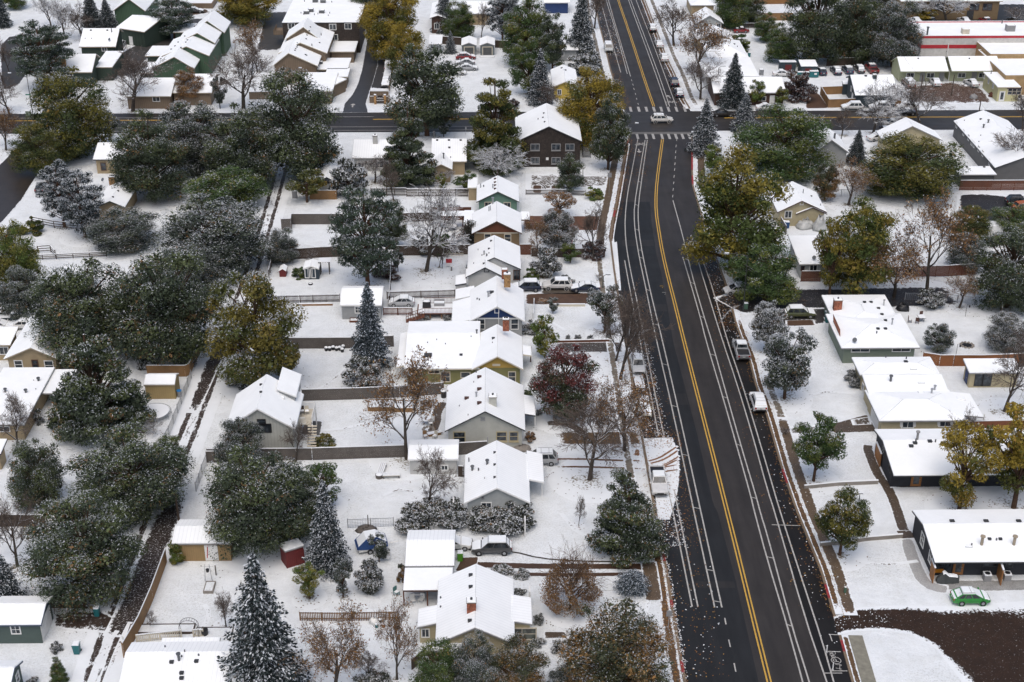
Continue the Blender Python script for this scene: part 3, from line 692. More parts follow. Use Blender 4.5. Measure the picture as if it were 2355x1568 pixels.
# tyre marks in the dirt lot in front of the shingled house, and wheel arcs by the side lane
M_FTRK = patch_mat('faint_tracks', (.1, .085, .07), bias=.28, gain=.9, scale=3)
for k, pts in enumerate((((1215, 400), (1260, 408), (1330, 408), (1420, 404)), ((1215, 412), (1250, 425), (1256, 440)), ((1235, 404), (1265, 420), (1270, 436)), ((1300, 410), (1430, 414)), ((1260, 398), (1290, 412), (1300, 430)))): strip('tyre_track', pts, .5, M_FTRK, .028+k*.0015)
band('dirt_lot', [(1208, 400), (1300, 400), (1410, 405)], [(1208, 440), (1300, 436), (1400, 428)], patch_mat('slushy_dirt', (.1, .08, .06), bias=.5, gain=.9, scale=2), .02)
for x in (1230, 1272): slab('dirt_patch', (x-6, 426), (x+16, 426), (x+16, 444), (x-6, 444), M_DIRT2, .034, 6)
# ------------------------------------------------------------------ painted markings
M_LINE = plain('white_road_paint', (.37, .36, .335), .6, .22, scale=2.5); M_YEL = plain('yellow_road_paint', (.5, .3, .05), .6, .15, scale=2.5)
LIN, YEL = MB(), MB()
def pline(P, w=.17, mb=None, z=.034, dx=0.0):
 mb = LIN if mb is None else mb
 W = densify(smooth_line([G(*p) for p in P], 1), 3); N = side_pts(W); V = []; n = len(W)
 for p, q in zip(W, N): V += [p+q*(w/2)+UX*dx+UZ*z, p-q*(w/2)+UX*dx+UZ*z]
 mb.add(V, [(2*i, 2*i+2, 2*i+3, 2*i+1) for i in range(n-1)])
YN = [(1407, -50), (1420.7, 0), (1442, 61), (1464.5, 130), (1487, 200), (1503, 245)]
YS = [(1523, 321), (1513, 392), (1508, 442), (1508, 487), (1514.5, 532), (1523, 582), (1537, 642), (1552, 700), (1572, 784), (1672, 1176), (1766, 1561), (1790, 1650)]
for P in (YN, YS):
 for dx in (-.19, .19): pline(P, .17, YEL, dx=dx)
LA = [(1466, 321), (1453, 392), (1442, 447), (1436.5, 504), (1438, 552), (1444.5, 597), (1454.5, 647), (1464.5, 692), (1482, 784), (1502, 889), (1527, 1006)]
LA2 = [(1549.5, 1126), (1559.5, 1176), (1604.5, 1396)]
LP, LP2 = [(1436, 599), (1449.5, 674), (1471, 782), (1514.5, 1004)], [(1537, 1130), (1547, 1176), (1591, 1395)]
LB = [(1483, 322), (1471, 392), (1458, 474), (1458, 512), (1462, 547), (1471, 600), (1484.5, 662), (1502, 749), (1509.5, 784), (1547, 946), (1595, 1176), (1643, 1397)]
LC = [(1488, 322), (1478, 392), (1467, 472), (1467, 512), (1472, 557), (1484.5, 622), (1502, 700), (1523, 784), (1562, 954), (1611, 1176), (1659.5, 1397)]
RD = [(1569.5, 591), (1587, 650), (1609.5, 728), (1623, 784), (1661, 911), (1692, 1020), (1726, 1141), (1734, 1176), (1765.5, 1293), (1808, 1433), (1845.5, 1568), (1866, 1650)]
RE = [(1547, 461), (1552, 479), (1569.5, 542), (1582, 597), (1597, 655), (1619.5, 732), (1636, 784), (1672, 914), (1703, 1024), (1739.5, 1146), (1747, 1176), (1765.5, 1236), (1820.5, 1441), (1860.5, 1568), (1884, 1650)]
RF = [(1594.5, 562), (1609.5, 617), (1627, 674), (1661, 784), (1692, 876), (1727, 991), (1765.5, 1131), (1780.5, 1176), (1850.5, 1421), (1900.5, 1568), (1928, 1650)]
RG = [(1614.5, 596), (1639.5, 667), (1672, 784), (1702, 871), (1729.5, 959), (1765.5, 1081), (1793, 1176), (1848, 1346), (1890.5, 1476), (1916.5, 1568), (1940, 1650)]
for P in (LA, LA2, LP, LP2, LB, LC, RD, RE, RF, RG): pline(P)
for P in ([(1370, -40), (1394.5, 55), (1427, 167)], [(1383, -40), (1393, 0), (1417, 75), (1442, 170)], [(1388, -40), (1398, 0), (1449.5, 176)], [(1430, -40), (1444.5, 0), (1502, 155), (1533, 245)], [(1436, -40), (1449.5, 0), (1507, 150), (1539.5, 245)], [(1447, -40), (1462, 0), (1502, 102), (1554.5, 245)]): pline(P)
for y in (418, 471, 528, 593, 667, 746, 838, 934, 1046, 1168, 1311, 1383): pline([(interp(LB, y-1.5), y-1.5), (interp(LC, y+2), y+2)], .12, z=.036)
for y in (596, 651, 729, 816, 914, 1023, 1145, 1282, 1438): pline([(interp(RD, y-2), y-2), (interp(RE, y+2), y+2)], .12, z=.036)
for y in (0, 52, 105, 158, 205, 240): pline([(1444.5+y*.362, y), (1450+y*.365, y+.8)], .1, z=.036)
for P in ([(1666, 1421), (1669, 1436)], [(1675, 1471), (1679, 1488)], [(1687.5, 1525), (1691.5, 1545)]): pline(P, .14)
for u, v in ((1515, 1285), (1508, 1345), (1505, 1398), (1502, 1450), (1498, 1508), (1495, 1560)): x, y = TT(2, 0, u, v); pline([(x+.6, y-3), (x-.4, y+3)], .13)
for u, v in ((1490, 55), (1487, 115), (1482, 175), (1478, 237)): x, y = TT(2, 1, u, v); pline([(x+.6, y-3), (x-.6, y+3)], .13)
for u, v in ((1100, 740), (1112, 780), (1122, 820), (1135, 865), (1147, 910), (1160, 957)): x, y = TT(2, 0, u, v); pline([(x-.8, y-2), (x+.8, y+2)], .13)
LIN.build('lane_lines', M_LINE); struct(bpy.data.objects['lane_lines']); YEL.build('centre_lines', M_YEL); struct(bpy.data.objects['centre_lines'])
CW = MB()
for xs_, y0, y1 in (((1015, 1097, 1172, 1243, 1313, 1380, 1447, 1520, 1597), 246, 257), ((1160, 1240, 1307, 1387, 1453, 1517, 1578, 1640), 308, 320)):
 for u in xs_:
  x = 588.5*2+u/4; s_ = (x-1125)/(920+y0)
  CW.add([G(x-2.9, y1)+UZ*.034, G(x+2.9, y1)+UZ*.034, G(x+2.9-s_*(y1-y0), y0)+UZ*.034, G(x-2.9-s_*(y1-y0), y0)+UZ*.034], [(0, 1, 2, 3)])
struct(CW.build('crosswalk', plain('worn_crosswalk_paint', (.34, .33, .31), .6, .3, scale=3)))
band('concrete_gutter', [(1446, 303.5), (1590, 303.5)], [(1446, 309), (1590, 309)], plain('grey_concrete_pan', (.12, .115, .105), .6, .2), .026, soft=False, n=4)
# cross street lines
CL = MB()
def xline(y, x0, x1, w, mat, z=.03, mb=None):
 Y = G(1500, y).y; X0, X1 = G(x0, y).x, G(x1, y).x
 (mb or CL).add([(X0, Y-w/2, z), (X1, Y-w/2, z), (X1, Y+w/2, z), (X0, Y+w/2, z)], [(0, 1, 2, 3)])
for y in (266, 289, 297):
 xline(y, -100, 860, .16, M_LINE)
for y in (289, 297): xline(y, 860, 1230, .16, M_LINE)
struct(CL.build('street_edge_lines', M_LINE)); CY = MB()
for x0, x1 in ((-100, 760), (858, 1120), (1665, 2420)):
 for dy in (-.6, .6): xline(272+dy, x0, x1, .2, M_YEL, mb=CY)
struct(CY.build('street_centre_lines', M_YEL))
# pavement symbols (bicycle, arrows, parking marks) as painted strokes: local units metres, u right, v up the picture
def strokes(name, c, segs, w=.09, rot=0.0, sc_=1.0, z=.04):
 O = G(*c); mb = MB(); cs, sn = math.cos(rot), math.sin(rot)
 def L(u, v): return Vector((O.x+(u*cs-v*sn)*sc_, O.y+(u*sn+v*cs)*sc_, z))
 i = 0
 for S_ in segs:
  P = [L(*p) for p in S_]
  for a, b in zip(P, P[1:]):
   d = (b-a).normalized(); n = Vector((-d.y, d.x, 0))*(w/2); e = UZ*(.0015*(i % 7)); i += 1
   mb.add([a-n+e, b-n+e, b+n+e, a+n+e], [(0, 1, 2, 3)])
 return struct(mb.build(name, M_LINE))
def circ(u, v, r, n=14): return [(u+r*math.cos(2*math.pi*i/n), v+r*math.sin(2*math.pi*i/n)) for i in range(n+1)]
BIKE = [circ(-.55, 0, .36), circ(.55, 0, .36), [(-.55, 0), (-.2, .6), (.4, .6), (.05, 0), (-.55, 0)], [(.05, 0), (-.25, .8)], [(.55, 0), (.35, .85), (.6, .95)], [(-.4, .8), (-.1, .8)]]
ARW = [[(0, -.9), (0, .4)], [(-.35, .3), (0, .9), (.35, .3), (-.35, .3)], [(-.17, .3), (0, .75), (.17, .3)]]
strokes('bicycle_marking', (1473, 333), BIKE, .13, 0, 1.25); strokes('arrow_marking', (1469, 347), ARW, .22, math.pi, 1.2)
strokes('bicycle_marking', (1543, 236), BIKE, .13, 0, 1.3); strokes('arrow_marking', (1538, 223), ARW, .22, .25, 1.2)
strokes('arrow_marking', (811, 243), ARW, .3, 0, 1.3); strokes('bicycle_marking', (1471, 575), [circ(0, 0, .3)], .08)
pk = .35
strokes('parking_marking', (1916, 1506), [circ(-.3, 0, .2), circ(.3, 0, .2), [(-.3, 0), (-.1, .35), (.2, .35), (0, 0), (-.3, 0)], [(.3, 0), (.2, .5)]], .06, 1.3)
strokes('parking_marking', (1922, 1519), [circ(0, 0, .5), [(-.15, -.3), (-.15, .3), (.1, .3), (.2, .2), (.2, .08), (.1, 0), (-.15, 0)]], .08, 1.35)
strokes('parking_marking', (1926, 1533), [[(-.3, .2), (-.3, -.2), (.3, -.2), (.3, .3)], circ(-.3, -.25, .1, 8), circ(.3, -.25, .1, 8)], .06, 1.3)
for P in ([(1896, 1498), (1933, 1499)], [(1911, 1543), (1948, 1543)], [(1892, 1548), (1936, 1548)], [(1905, 1459), (1927, 1460)], [(1908, 1460), (1913, 1475)], [(1774, 1207), (1840, 1209)]):
 mb = MB(); pline(P, .12, mb, z=.042); struct(mb.build('parking_line', M_LINE))
for c in ((1521, 660), (1527, 675)): strokes('survey_marking', c, [[(-.3, .3), (0, .4), (.3, .2)], [(0, -.4), (.2, -.2)]], .08)
bpy.data.objects['survey_marking'].data.materials[0] = M_YEL
# fallen leaves and snow bits scattered over road edges and lawns (uncountable)
def scatter(name, spots, mats, size=(.05, .1), seed=3):
 rg = random.Random(seed); mb = MB()
 for (P, y0, y1, d0, d1, n) in spots:
  for _ in range(n):
   y = rg.uniform(y0, y1); p = G(interp(P, y), y); t = rg.random()
   p = p+UX*(d0+(d1-d0)*t); z = .055+rg.random()*.02+(.12 if rg.random() < .25 else 0); s_ = rg.uniform(*size)*(1.0 if y > 600 else 1.25); a = rg.uniform(0, 6.28)
   u = Vector((math.cos(a), math.sin(a), rg.uniform(-.2, .2)))*s_; w = Vector((-math.sin(a), math.cos(a), rg.uniform(-.2, .2)))*s_*.7
   q = Vector((p.x, p.y, z)); mb.add([q-u, q-w, q+u, q+w], [(0, 1, 2, 3)], rg.randrange(len(mats)))
 return struct(mb.build(name, mats), 'stuff')
LEAF = [plain('orange_leaf', (.3, .12, .025), .7, .3), plain('brown_leaf', (.14, .065, .03), .7, .3), plain('ochre_leaf', (.34, .19, .05), .7, .3)]
sp = [(KL, 600, 1130, -2.5, 5, 650), (KL, 780, 1010, 0, 3.2, 800), (KL, 990, 1030, -6, 5, 700), (KL, 1050, 1250, -1, 5, 600), (KL, 1150, 1560, -1.2, 4.5, 330), (KL, 1150, 1640, -1.4, .2, 900),
      (KR, -40, 250, -1.8, 1.0, 900), (KR, 20, 60, -3, .5, 250), (KR, 560, 760, -2.6, 1.2, 900), (KR, 760, 1420, -.6, 1.6, 1300), (KR, 560, 1400, -4, 0, 330), (KL, 20, 150, .2, 4.2, 900), (KL, 320, 500, -.8, 1.2, 500), (KL, 160, 250, 0, 2, 250), (KL, 320, 430, 0, 5, 200)]
scatter('fallen_leaves', sp, LEAF)
sp2 = [(KL, 790, 1010, -1, 3.5, 700), (KL, 1100, 1260, 0, 3, 420), (KL, 1150, 1560, -.3, .35, 450), (KL, 30, 130, .2, 4, 400), (KR, 560, 780, -2.5, .8, 300), (KR, 1400, 1470, 0, 6, 90), (KR, 20, 240, -1.6, .6, 350), (KL, 1300, 1600, 0, 5, 50), (KR, 900, 1500, -2, 3, 170)]
scatter('snow_clumps', sp2, [M_SNOW], (.05, .11), 5)
# ------------------------------------------------------------------ the buildings
S_WHITE = siding('white_siding', (.5, .5, .48), .18); S_GREY = siding('grey_siding', (.3, .31, .31), .18); S_LGREY = siding('pale_grey_siding', (.42, .44, .43), .18)
S_YEL = siding('yellow_siding', (.42, .35, .17), .2); S_CREAM = siding('cream_siding', (.44, .38, .24), .2); S_OLIVE = siding('olive_siding', (.2, .19, .075), .16); S_BEIGE = siding('beige_siding', (.36, .28, .17), .2)
S_MINT = siding('mint_siding', (.14, .25, .19), .22, 'Z', .35); S_BROWN = siding('brown_siding', (.2, .14, .075), .2); S_SAGE = siding('sage_siding', (.17, .21, .165), .2); S_TAN = siding('tan_siding', (.3, .2, .09), .25, 'X')
S_NAVY = plain('charcoal_stucco', (.018, .02, .026), .8, .2); S_GREENB = siding('green_board_and_batten', (.055, .105, .06), .42, 'X', .6); S_GREEND = siding('dark_green_boards', (.03, .05, .036), .42, 'X', .6)
S_BROWNB = siding('brown_board_and_batten', (.19, .14, .095), .42, 'X', .5); S_SHING = shingle('dark_wood_shingles', (.03, .022, .018)); S_PALEG = siding('pale_green_siding', (.4, .42, .27), .2); S_STORE = plain('white_block_wall', (.5, .49, .46), .85, .15)
S_TANST = plain('tan_stucco', (.34, .23, .115), .9, .15); S_TEAL = plain('dark_teal_wall', (.03, .045, .055), .7, .25); S_DGRN = siding('grey_green_siding', (.07, .1, .09), .2); S_GREYB = siding('grey_boards', (.12, .12, .12), .25)
S_GOLD = siding('golden_siding', (.5, .36, .07), .2); S_DBR = siding('reddish_brown_siding', (.07, .035, .025), .2); S_MUST = siding('mustard_gable', (.46, .3, .07), .2); S_BLUE = plain('navy_blue_paint', (.012, .035, .12), .6)
S_CBR = siding('chestnut_gable', (.13, .042, .018), .2); M_TRIMB = plain('brown_trim', (.07, .03, .02), .6); M_GTR = plain('green_trim', (.04, .05, .04), .6); M_TRIMT = plain('tan_trim', (.3, .25, .18), .6); M_CEDAR = siding('cedar_slats', (.3, .13, .04), .09, 'Z', .6)
M_BRICKT = shingle('tan_brick', (.3, .17, .07)); M_REDB = siding('barn_red_boards', (.14, .018, .018), .3, 'X', .5); M_RED = plain('red_paint', (.4, .02, .03), .5); M_CREAMT = plain('cream_trim', (.55, .5, .4), .6); M_GREYT = plain('grey_trim', (.25, .25, .25), .6)
def t(i, j, u, v): return (588.5*i+u/4, 392*j+v/4)
H = {}
# --- middle column, from the nearest up -----------------------------------
h = House('house', 'yellow sided house with white snowy gable roof and square brick chimney nearest the camera', 'house', S_CREAM, M_GREYT, M_RIBY)
h.gY((1000, 1482), (1184, 1482), 1444, (1092, 1297), 2.8)
h.shed((1177, 1437), (1224, 1437), 1376, side=(3.0, 2.55), over=.25); h.shed((958, 1440), (1008, 1436), 1396, side=(2.2, 2.8), over=.25)
h.shed((980, 1497), (1062, 1497), 1484, 2.3, 2.6, over=.2)
h.done(); h.win((1152, 1512), 1.4, 1.0); h.win((1110, 1506), 1.0, 1.2)
h.win((1200, 1457), 3.0, 1.5, 'f', 1, M_CREAMT, 4, glass_mat('porch_glass', (.03, .035, .03))); h.win((978, 1455), .8, 1.1, 'f', 2)
h.chimney((1084, 1404), .95, .8, 1.3, M_BRICK); h.vent((1082, 1325), (1080, 1430)); h.vent((1082, 1352)); h.pipe((1013, 1377), (1013, 1398), h=.3)
h = House('garage', 'white garage with two snowy roof slopes behind the yellow house', 'garage', S_LGREY, M_GREYT, M_RIBX); h.gX((930.5, 1302), (1045, 1302), 1243, 2.6, .3, xr=990); h.done(); h.door((1046, 1300), .9, 2.0, 'r'); H['gar'] = h
h = House('patio_cover', 'flat snow covered patio roof on wooden posts beside the yellow house', 'patio cover', M_WOODD, M_TRIMB); h.shed((926, 1358), (1040, 1357), 1306, 2.35, 2.5, wall=False); h.done()
for p in ((929, 1392), (983, 1392), (1038, 1388)): h.post(p, 2.2, .07, M_WOODB)
h.post((934, 1336), 2.3, .07, M_WOODB)
h = House('house', 'white sided house with snowy gable roof above the row of snowy bushes', 'house', S_LGREY, M_WHITE, M_RIBY)
h.gY((1066, 1157), (1219, 1157), 1122, (1141, 1013), 2.8); h.shed((1213, 1110), (1251, 1109), 1044, side=(3.0, 2.5), over=.2, wall=False); h.done()
h.win((1118, 1164), 1.2, 1.1, frame=M_WHITE); h.win((1174, 1166), .9, 1.2); h.win((1110, 1144), .25, .3, frame=M_GREYT, bars=0); h.vent((1137, 1043), (1137, 1071), (1137, 1100), w=.14); h.pipe((1086, 1083), (1120, 1069), h=.65, r=.14, cap=True); h.pipe((1100, 1084), h=.5); h.pipe((1078, 1063), h=.7, r=.07); h.pipe((1114, 1102), h=.3, r=.05)
h.post((1246, 1140), 2.4, .07); h.post((1216, 1149), 2.4, .07); h.door((1219, 1135), .9, 2, 'r')
h = House('garden_shed', 'long white sided shed with snowy roof and green hose on its wall', 'shed', S_WHITE, M_WHITE, M_SNOWR, over=.25); h.gX((937, 1057), (1054, 1057), 1025, 2.3, .25); h.done(); h.win((1022, 1075), .8, .7)
h = House('house', 'white brick house with black gable trim and ribbed snowy roof', 'house', siding('white_brick', (.46, .46, .41), .16), M_DARKT, M_RIBY)
h.gY((1022, 992), (1208, 990), 946, (1110, 845), 2.9); h.shed((1196, 958), (1231, 957), 914, side=(3.0, 2.6), over=.2, wall=False); h.done()
h.win((1056, 1005), 1.5, 1.6, bars=2, frame=S_CREAM, sill=True); h.win((1153, 1003), 1.3, 1.35, bars=2, frame=S_CREAM, sill=True); h.win((1181, 1003), 1.1, 1.35, bars=2, frame=S_CREAM, sill=True); h.win((1110, 963), .5, .5, bars=0, frame=S_GREY, glass=M_GREYT, name='gable_vent')
h.pipe((1121, 1019), h=.9, r=.06, mat=M_GREYT); h.chimney((1133, 930), 1.0, 1.0, 1.3, siding('white_brick', (.46, .46, .41), .16)); h.vent((1102, 869), (1102, 897), (1073, 918), (1102, 929), mat=M_TRIMB, w=.28); h.pipe((1095, 914), h=.7, r=.1, mat=M_STEEL, cap=True); h.pipe((1056, 936), (1089, 881), (1076, 957), h=.35, r=.05); h.pipe((1095, 858), h=.4)
h.post((1230, 980), 2.6, .1); h.door((1208, 988), .9, 2.05, 'r')
h = House('house', 'long olive green house with mustard gable and wide snowy roof', 'house', S_OLIVE, M_CREAMT, M_SNOWR)
h.gX((928, 848.5), (1103, 848.5), 767, 2.7, .12, xr=1000, back=5); h.gY((1084, 850), (1203, 850), 820, (1142, 746), 2.75); h.shed((911, 842), (929, 842), 765, side=(2.3, 2.6), over=.1, wall=False); h.shed((1202, 818), (1222, 818), 797, side=(2.7, 2.5), over=.1, wall=False); h.done()
h.win((1024, 866), 1.3, 1.6, bars=2, frame=M_CREAMT); h.win((1070, 862), 1.3, .9, bars=0, frame=M_CREAMT); h.win((998, 855), 1.5, .5, frame=M_CREAMT); h.win((1177, 866), 1.0, 1.6, 'f', 1, M_CREAMT, 2); h.win((1121, 866), .9, 1.4, 'f', 1, M_CREAMT, 2)
h.gable_panel([(1099, 845), (1142, 822), (1196, 845)], S_MUST, 1); h.gable_panel([(1132, 841), (1150, 841), (1150, 836), (1132, 836)], M_CREAMT, 1, name='gable_vent', proud=.06)
h.pipe((983, 790), (1004, 783), (1083, 776), (1024, 793), h=.3, r=.06); h.pipe((1096, 768), h=.6, r=.1, cap=True); h.vent((984, 819), w=.5); h.vent((1060, 818), (1134, 780)); h.pipe((1132, 790), h=.3, r=.06); h.post((1220, 832), 2.5, .09, M_TRIMB)
for p in ((914, 868),): h.post(p, 2.3, .08)
h = House('house', 'grey house with navy blue gable triangle and long left roof slope', 'house', S_GREY, M_WHITE, M_RIBY)
h.gY((1078, 740), (1207, 739), 705, (1142, 634), 2.9); h.shed((1037, 752), (1086, 734), 690, side=(2.2, 3.1), over=.2, align=True); h.shed((1046, 688), (1090, 684), 663, side=(2.3, 2.9), over=.2); h.done()
h.gable_panel([(1093, 730), (1142, 709), (1195, 730)], S_BLUE); h.gable_panel([(1084, 733), (1203, 733), (1203, 730.5), (1084, 730.5)], M_WHITE, name='trim_board', proud=.05); h.win((1142, 714), .6, .75, bars=0, glass=S_GREY, name='gable_vent'); h.gable_panel([(1145.5, 755), (1147, 755), (1147, 712), (1145.5, 712)], M_WHITE, name='downpipe', proud=.06)
h.win((1106, 745), 1.1, 1.7, bars=2); h.win((1183, 745), 1.1, 1.7, bars=2); h.win((1070, 756), 2.6, 1.5, 'f', 1, M_WHITE, 1); h.gable_panel([(1104, 766), (1109, 766), (1109, 756), (1104, 756)], M_GREYT, name='meter_box', proud=.08)
h.chimney((1163, 745), .9, .6, .8, M_BRICK, flues=2); h.pipe((1123, 684), h=.9, r=.15, mat=M_STEEL, cap=True); h.vent((1131, 674), w=.35); h.pipe((1097, 690), (1102, 692), h=.4); h.chimney((1166, 645), 1.0, .7, 1.1, M_BRICKT)
h = House('house', 'white sided house with stepped double gable and dark roof edge', 'house', S_WHITE, M_DARKT, M_RIBY)
h.gY((1074, 622), (1198, 617), 592, (1136, 541), 2.9); h.gY((1070, 638), (1160, 637), 615, (1131, 597), 2.75); h.shed((1046, 650), (1072, 648), 628, side=(2.0, 2.3), over=.1); h.done()
h.win((1118.5, 621), .7, .6, 'f', 1, M_DARKT, 0, S_WHITE, name='gable_vent'); h.win((1188, 632), 1.0, 1.7, 'f', 0, M_TRIMB, 1); h.pipe((1113, 587), h=.8, r=.14, mat=M_STEEL); h.pipe((1119, 590), h=.5, r=.12); h.pipe((1124, 584), (1108, 589), h=.3); h.vent((1129, 556), (1124, 574), (1112, 608), w=.16); h.pipe((1099, 577), (1089, 608), (1072, 614), h=.4, r=.05)
h.box_on((1160, 640), .9, .7, 1.6, 'chimney', M_BRICK)
h = House('house', 'brown house with chestnut gable and steel flue on its snowy roof', 'house', S_BROWN, M_TRIMB, M_RIBY)
h.gY((1084, 538), (1200, 537), 509, (1142, 463), 2.8); h.shed((1066, 520), (1090, 518), 484, 2.6, 2.7, over=.1); h.shed((1197, 506), (1218, 505), 487, 2.6, 2.7, over=.1, wall=False); h.done()
h.gable_panel([(1096, 534), (1142, 513), (1189, 534)], S_CBR); h.gable_panel([(1094, 536.5), (1192, 536.5), (1192, 534), (1094, 534)], M_CREAMT, name='trim_board', proud=.05); h.win((1121, 545), 1.1, 1.2, frame=M_CREAMT, bars=2); h.win((1167, 547), 1.1, 1.4, frame=M_CREAMT, bars=2); h.pipe((1133, 470), h=1.2, r=.14, mat=M_STEEL, cap=True); h.pipe((1127, 485), (1124, 487), h=1.0, r=.06); h.post((1216, 515), 2.4, .06, M_TRIMB)
h = House('house', 'mint green sided house with snowy gable roof and three small roof vents', 'house', S_MINT, M_GTR, M_RIBY); h.gY((1095, 465), (1194, 464), 441, (1143, 404), 2.8); h.done()
h.win((1122, 470), 1.2, .9, frame=M_CREAMT); h.win((1166, 471), 1.2, .9, frame=M_CREAMT); h.vent((1138, 413), (1138, 421), (1138, 428), (1138, 436), mat=M_TRIMB, w=.2); h.pipe((1105, 433), (1133, 434), h=.9, r=.1, mat=M_STEEL); h.pipe((1112, 431), h=.5)
h = House('house', 'low beige shed roofed annexe left of the mint green house', 'house', S_BEIGE, M_CREAMT, over=.15); h.shed((1075, 432), (1098, 432), 402, 2.5); h.done()
h = House('apartment_house', 'two storey dark wood shingled building with plain white gable roof', 'apartment house', S_SHING, M_DARKT, M_RIBY, over=.3)
h.gY((1186, 326), (1338, 325), 291, (1257.5, 237.5), 5.3); h.done()
for px in ((1230, 338), (1278, 338), (1310, 338), (1230, 369), (1278, 369)): h.win(px, 1.65, 1.25, bars=1, frame=M_GREYT, sill=True)
h.vent((1250, 262), (1248, 272), (1252, 282), w=.15); h.pipe((1237, 276), h=.4); h.box_on((1258, 368), .5, .1, .5, 'wall_box', M_WHITE, False, z=2.2); h.door((1341, 352), .9, 2.05, 'r', z=2.2)
# steps and rail to its side door
T = Thing('entry_steps', 'dark wooden entry steps with a railing beside the shingled building', 'steps', G(1346, 360)); m = MB(); p = G(1345, 362)
for i in range(5): m.box((p.x+.3, p.y-i*.28+1.2, 1.5-.3*i), .7, .15, .04)
T.part('tread', m, M_GREYT)
for dx in (-.45, 1.05):
 m = MB(); m.tube((p.x+dx, p.y+1.2, 2.5), (p.x+dx, p.y-.2, 1.1), .04); m.tube((p.x+dx, p.y+1.2, 0), (p.x+dx, p.y+1.2, 2.5), .04); m.tube((p.x+dx, p.y-.2, 0), (p.x+dx, p.y-.2, 1.1), .04); T.part('railing', m, M_BLACK)
h = House('house', 'small golden yellow house half hidden behind the golden street tree', 'house', S_GOLD, M_CREAMT); h.gY((1270, 201), (1330, 199), 188, (1296, 149), 2.8); h.done(); h.win((1286, 212), .8, 1.2); h.vent((1291, 158), (1300, 163))
h = House('house', 'small pale grey house in the shade under the tall spruce by the road', 'house', S_GREY, M_GREYT); h.shed((1277, 116), (1330, 115), 98, 2.8, 3.2); h.done(); h.win((1292, 124), .9, 1.0)
# --- west of the alley and along it ---------------------------------------
h = House('house', 'white board and batten alley house with shed dormer and upper deck', 'house', siding('white_battens', (.46, .47, .43), .42, 'X', .3), M_WHITE, M_SNOWR, over=.4)
h.gY((517, 989), (680, 987), 940, (612, 861), 4.0, xa=591); h.done()
h.win((601, 970), 1.0, .75, frame=M_BLACK, bars=0); h.win((587, 985), 1.3, 1.2, frame=M_BLACK); h.win((610, 984), 1.5, 1.2, frame=M_BLACK)
h.vent((600, 887), (600, 904), w=.16); h.box_on((651, 918), .4, .4, .3, 'skylight', M_WHITE)
h2 = House('dormer_roof', 'snowy shed dormer and porch roof on the deck side of the alley house', 'dormer', S_GREY, M_WHITE, over=.25); h2.shed((640, 960), (686, 953), 905, side=(6.6, 5.4), z0=3.6); h2.done()
T = Thing('deck', 'raised white railed deck with stairs beside the alley house', 'deck', G(705, 985)); m = MB(); p = G(702, 968, 2.5); q = G(724, 936, 2.5)
x0, x1, y0, y1 = G(683, 968, 2.5).x, G(722, 955, 2.5).x, G(700, 976, 2.5).y, G(700, 940, 2.5).y
for i in range(int((x1-x0)/.16)): m.box((x0+.08+i*.16, (y0+y1)/2, 2.45), .066, (y1-y0)/2, .04)
T.part('floor_boards', m, M_CREAMT); m = MB()
for (a, b, c, d) in ((x0, y1, x1, y1), (x1, y0, x1, y1), (x0, y0, x0+1.2, y0)):
 m.tube((a, b, 3.5), (c, d, 3.5), .05, n=6); m.tube((a, b, 2.6), (c, d, 2.6), .04, n=6); k = int(math.hypot(c-a, d-b)/.15)
 for i in range(k+1): m.box((a+(c-a)*i/k, b+(d-b)*i/k, 3.05), .02, .02, .45)
T.part('railing', m, M_WHITE); m = MB()
for (a, b) in ((x0+.2, y0), (x1, y0), (x1, y1)): m.box((a, b, 1.25), .08, .08, 1.25)
T.part('post', m, M_WHITE); m = MB()
for i in range(9): m.box((x0+2.1, y0-.15-i*.27, 2.35-.27*i), .6, .15, .03)
T.part('stair', m, M_CREAMT)
h = House('garage', 'small grey garage with snowy roof and one white framed window beside the blue spruce', 'garage', S_GREY, M_WHITE, M_SNOWR, over=.25); h.gX((781, 702), (878, 702), 664, 2.5, .3, back=2.2); h.done(); h.win((823, 712), .9, 1.1, bars=4)
h = House('garden_shed', 'small dark blue garden shed with white double doors', 'shed', plain('dark_blue_panels', (.02, .035, .05), .6), M_WHITE, over=.1); h.gY((696, 618.5), (733.5, 618), 612, (714.5, 595.5), 1.9); h.done(); h.win((708, 628), .95, 1.65, bars=1, glass=plain('dark_blue_panels', (.02, .035, .05), .6), name='shed_door'); h.win((718, 628), .95, 1.65, bars=1, glass=plain('dark_blue_panels', (.02, .035, .05), .6), name='shed_door')
h = House('dog_house', 'tiny red play hut with snowy roof left of the blue garden shed', 'hut', M_REDB, M_REDB, over=.1); h.gY((640, 625), (658, 624), 619, (651, 610), 1.0); h.done()
h = House('house', 'small white house with dark gable window behind the tan board fence', 'house', S_LGREY, M_DARKT); h.gY((728, 419), (773, 419), 407.5, (758, 375), 2.7); h.done(); h.win((752, 416), .8, .9, frame=M_DARKT)
h = House('house', 'long white roofed house with a pale chimney south of the cross street', 'house', S_WHITE, M_GREYT, M_RIBX); h.gX((808, 364), (904, 364), 322, 2.8, .34, back=2); h.done(); h.chimney((863, 330), .9, .7, 1.6, S_WHITE); h.win((830, 380), 1.2, 1.3); h.win((872, 378), 1.6, 1.3); h.win((888, 380), 1.0, 1.4)
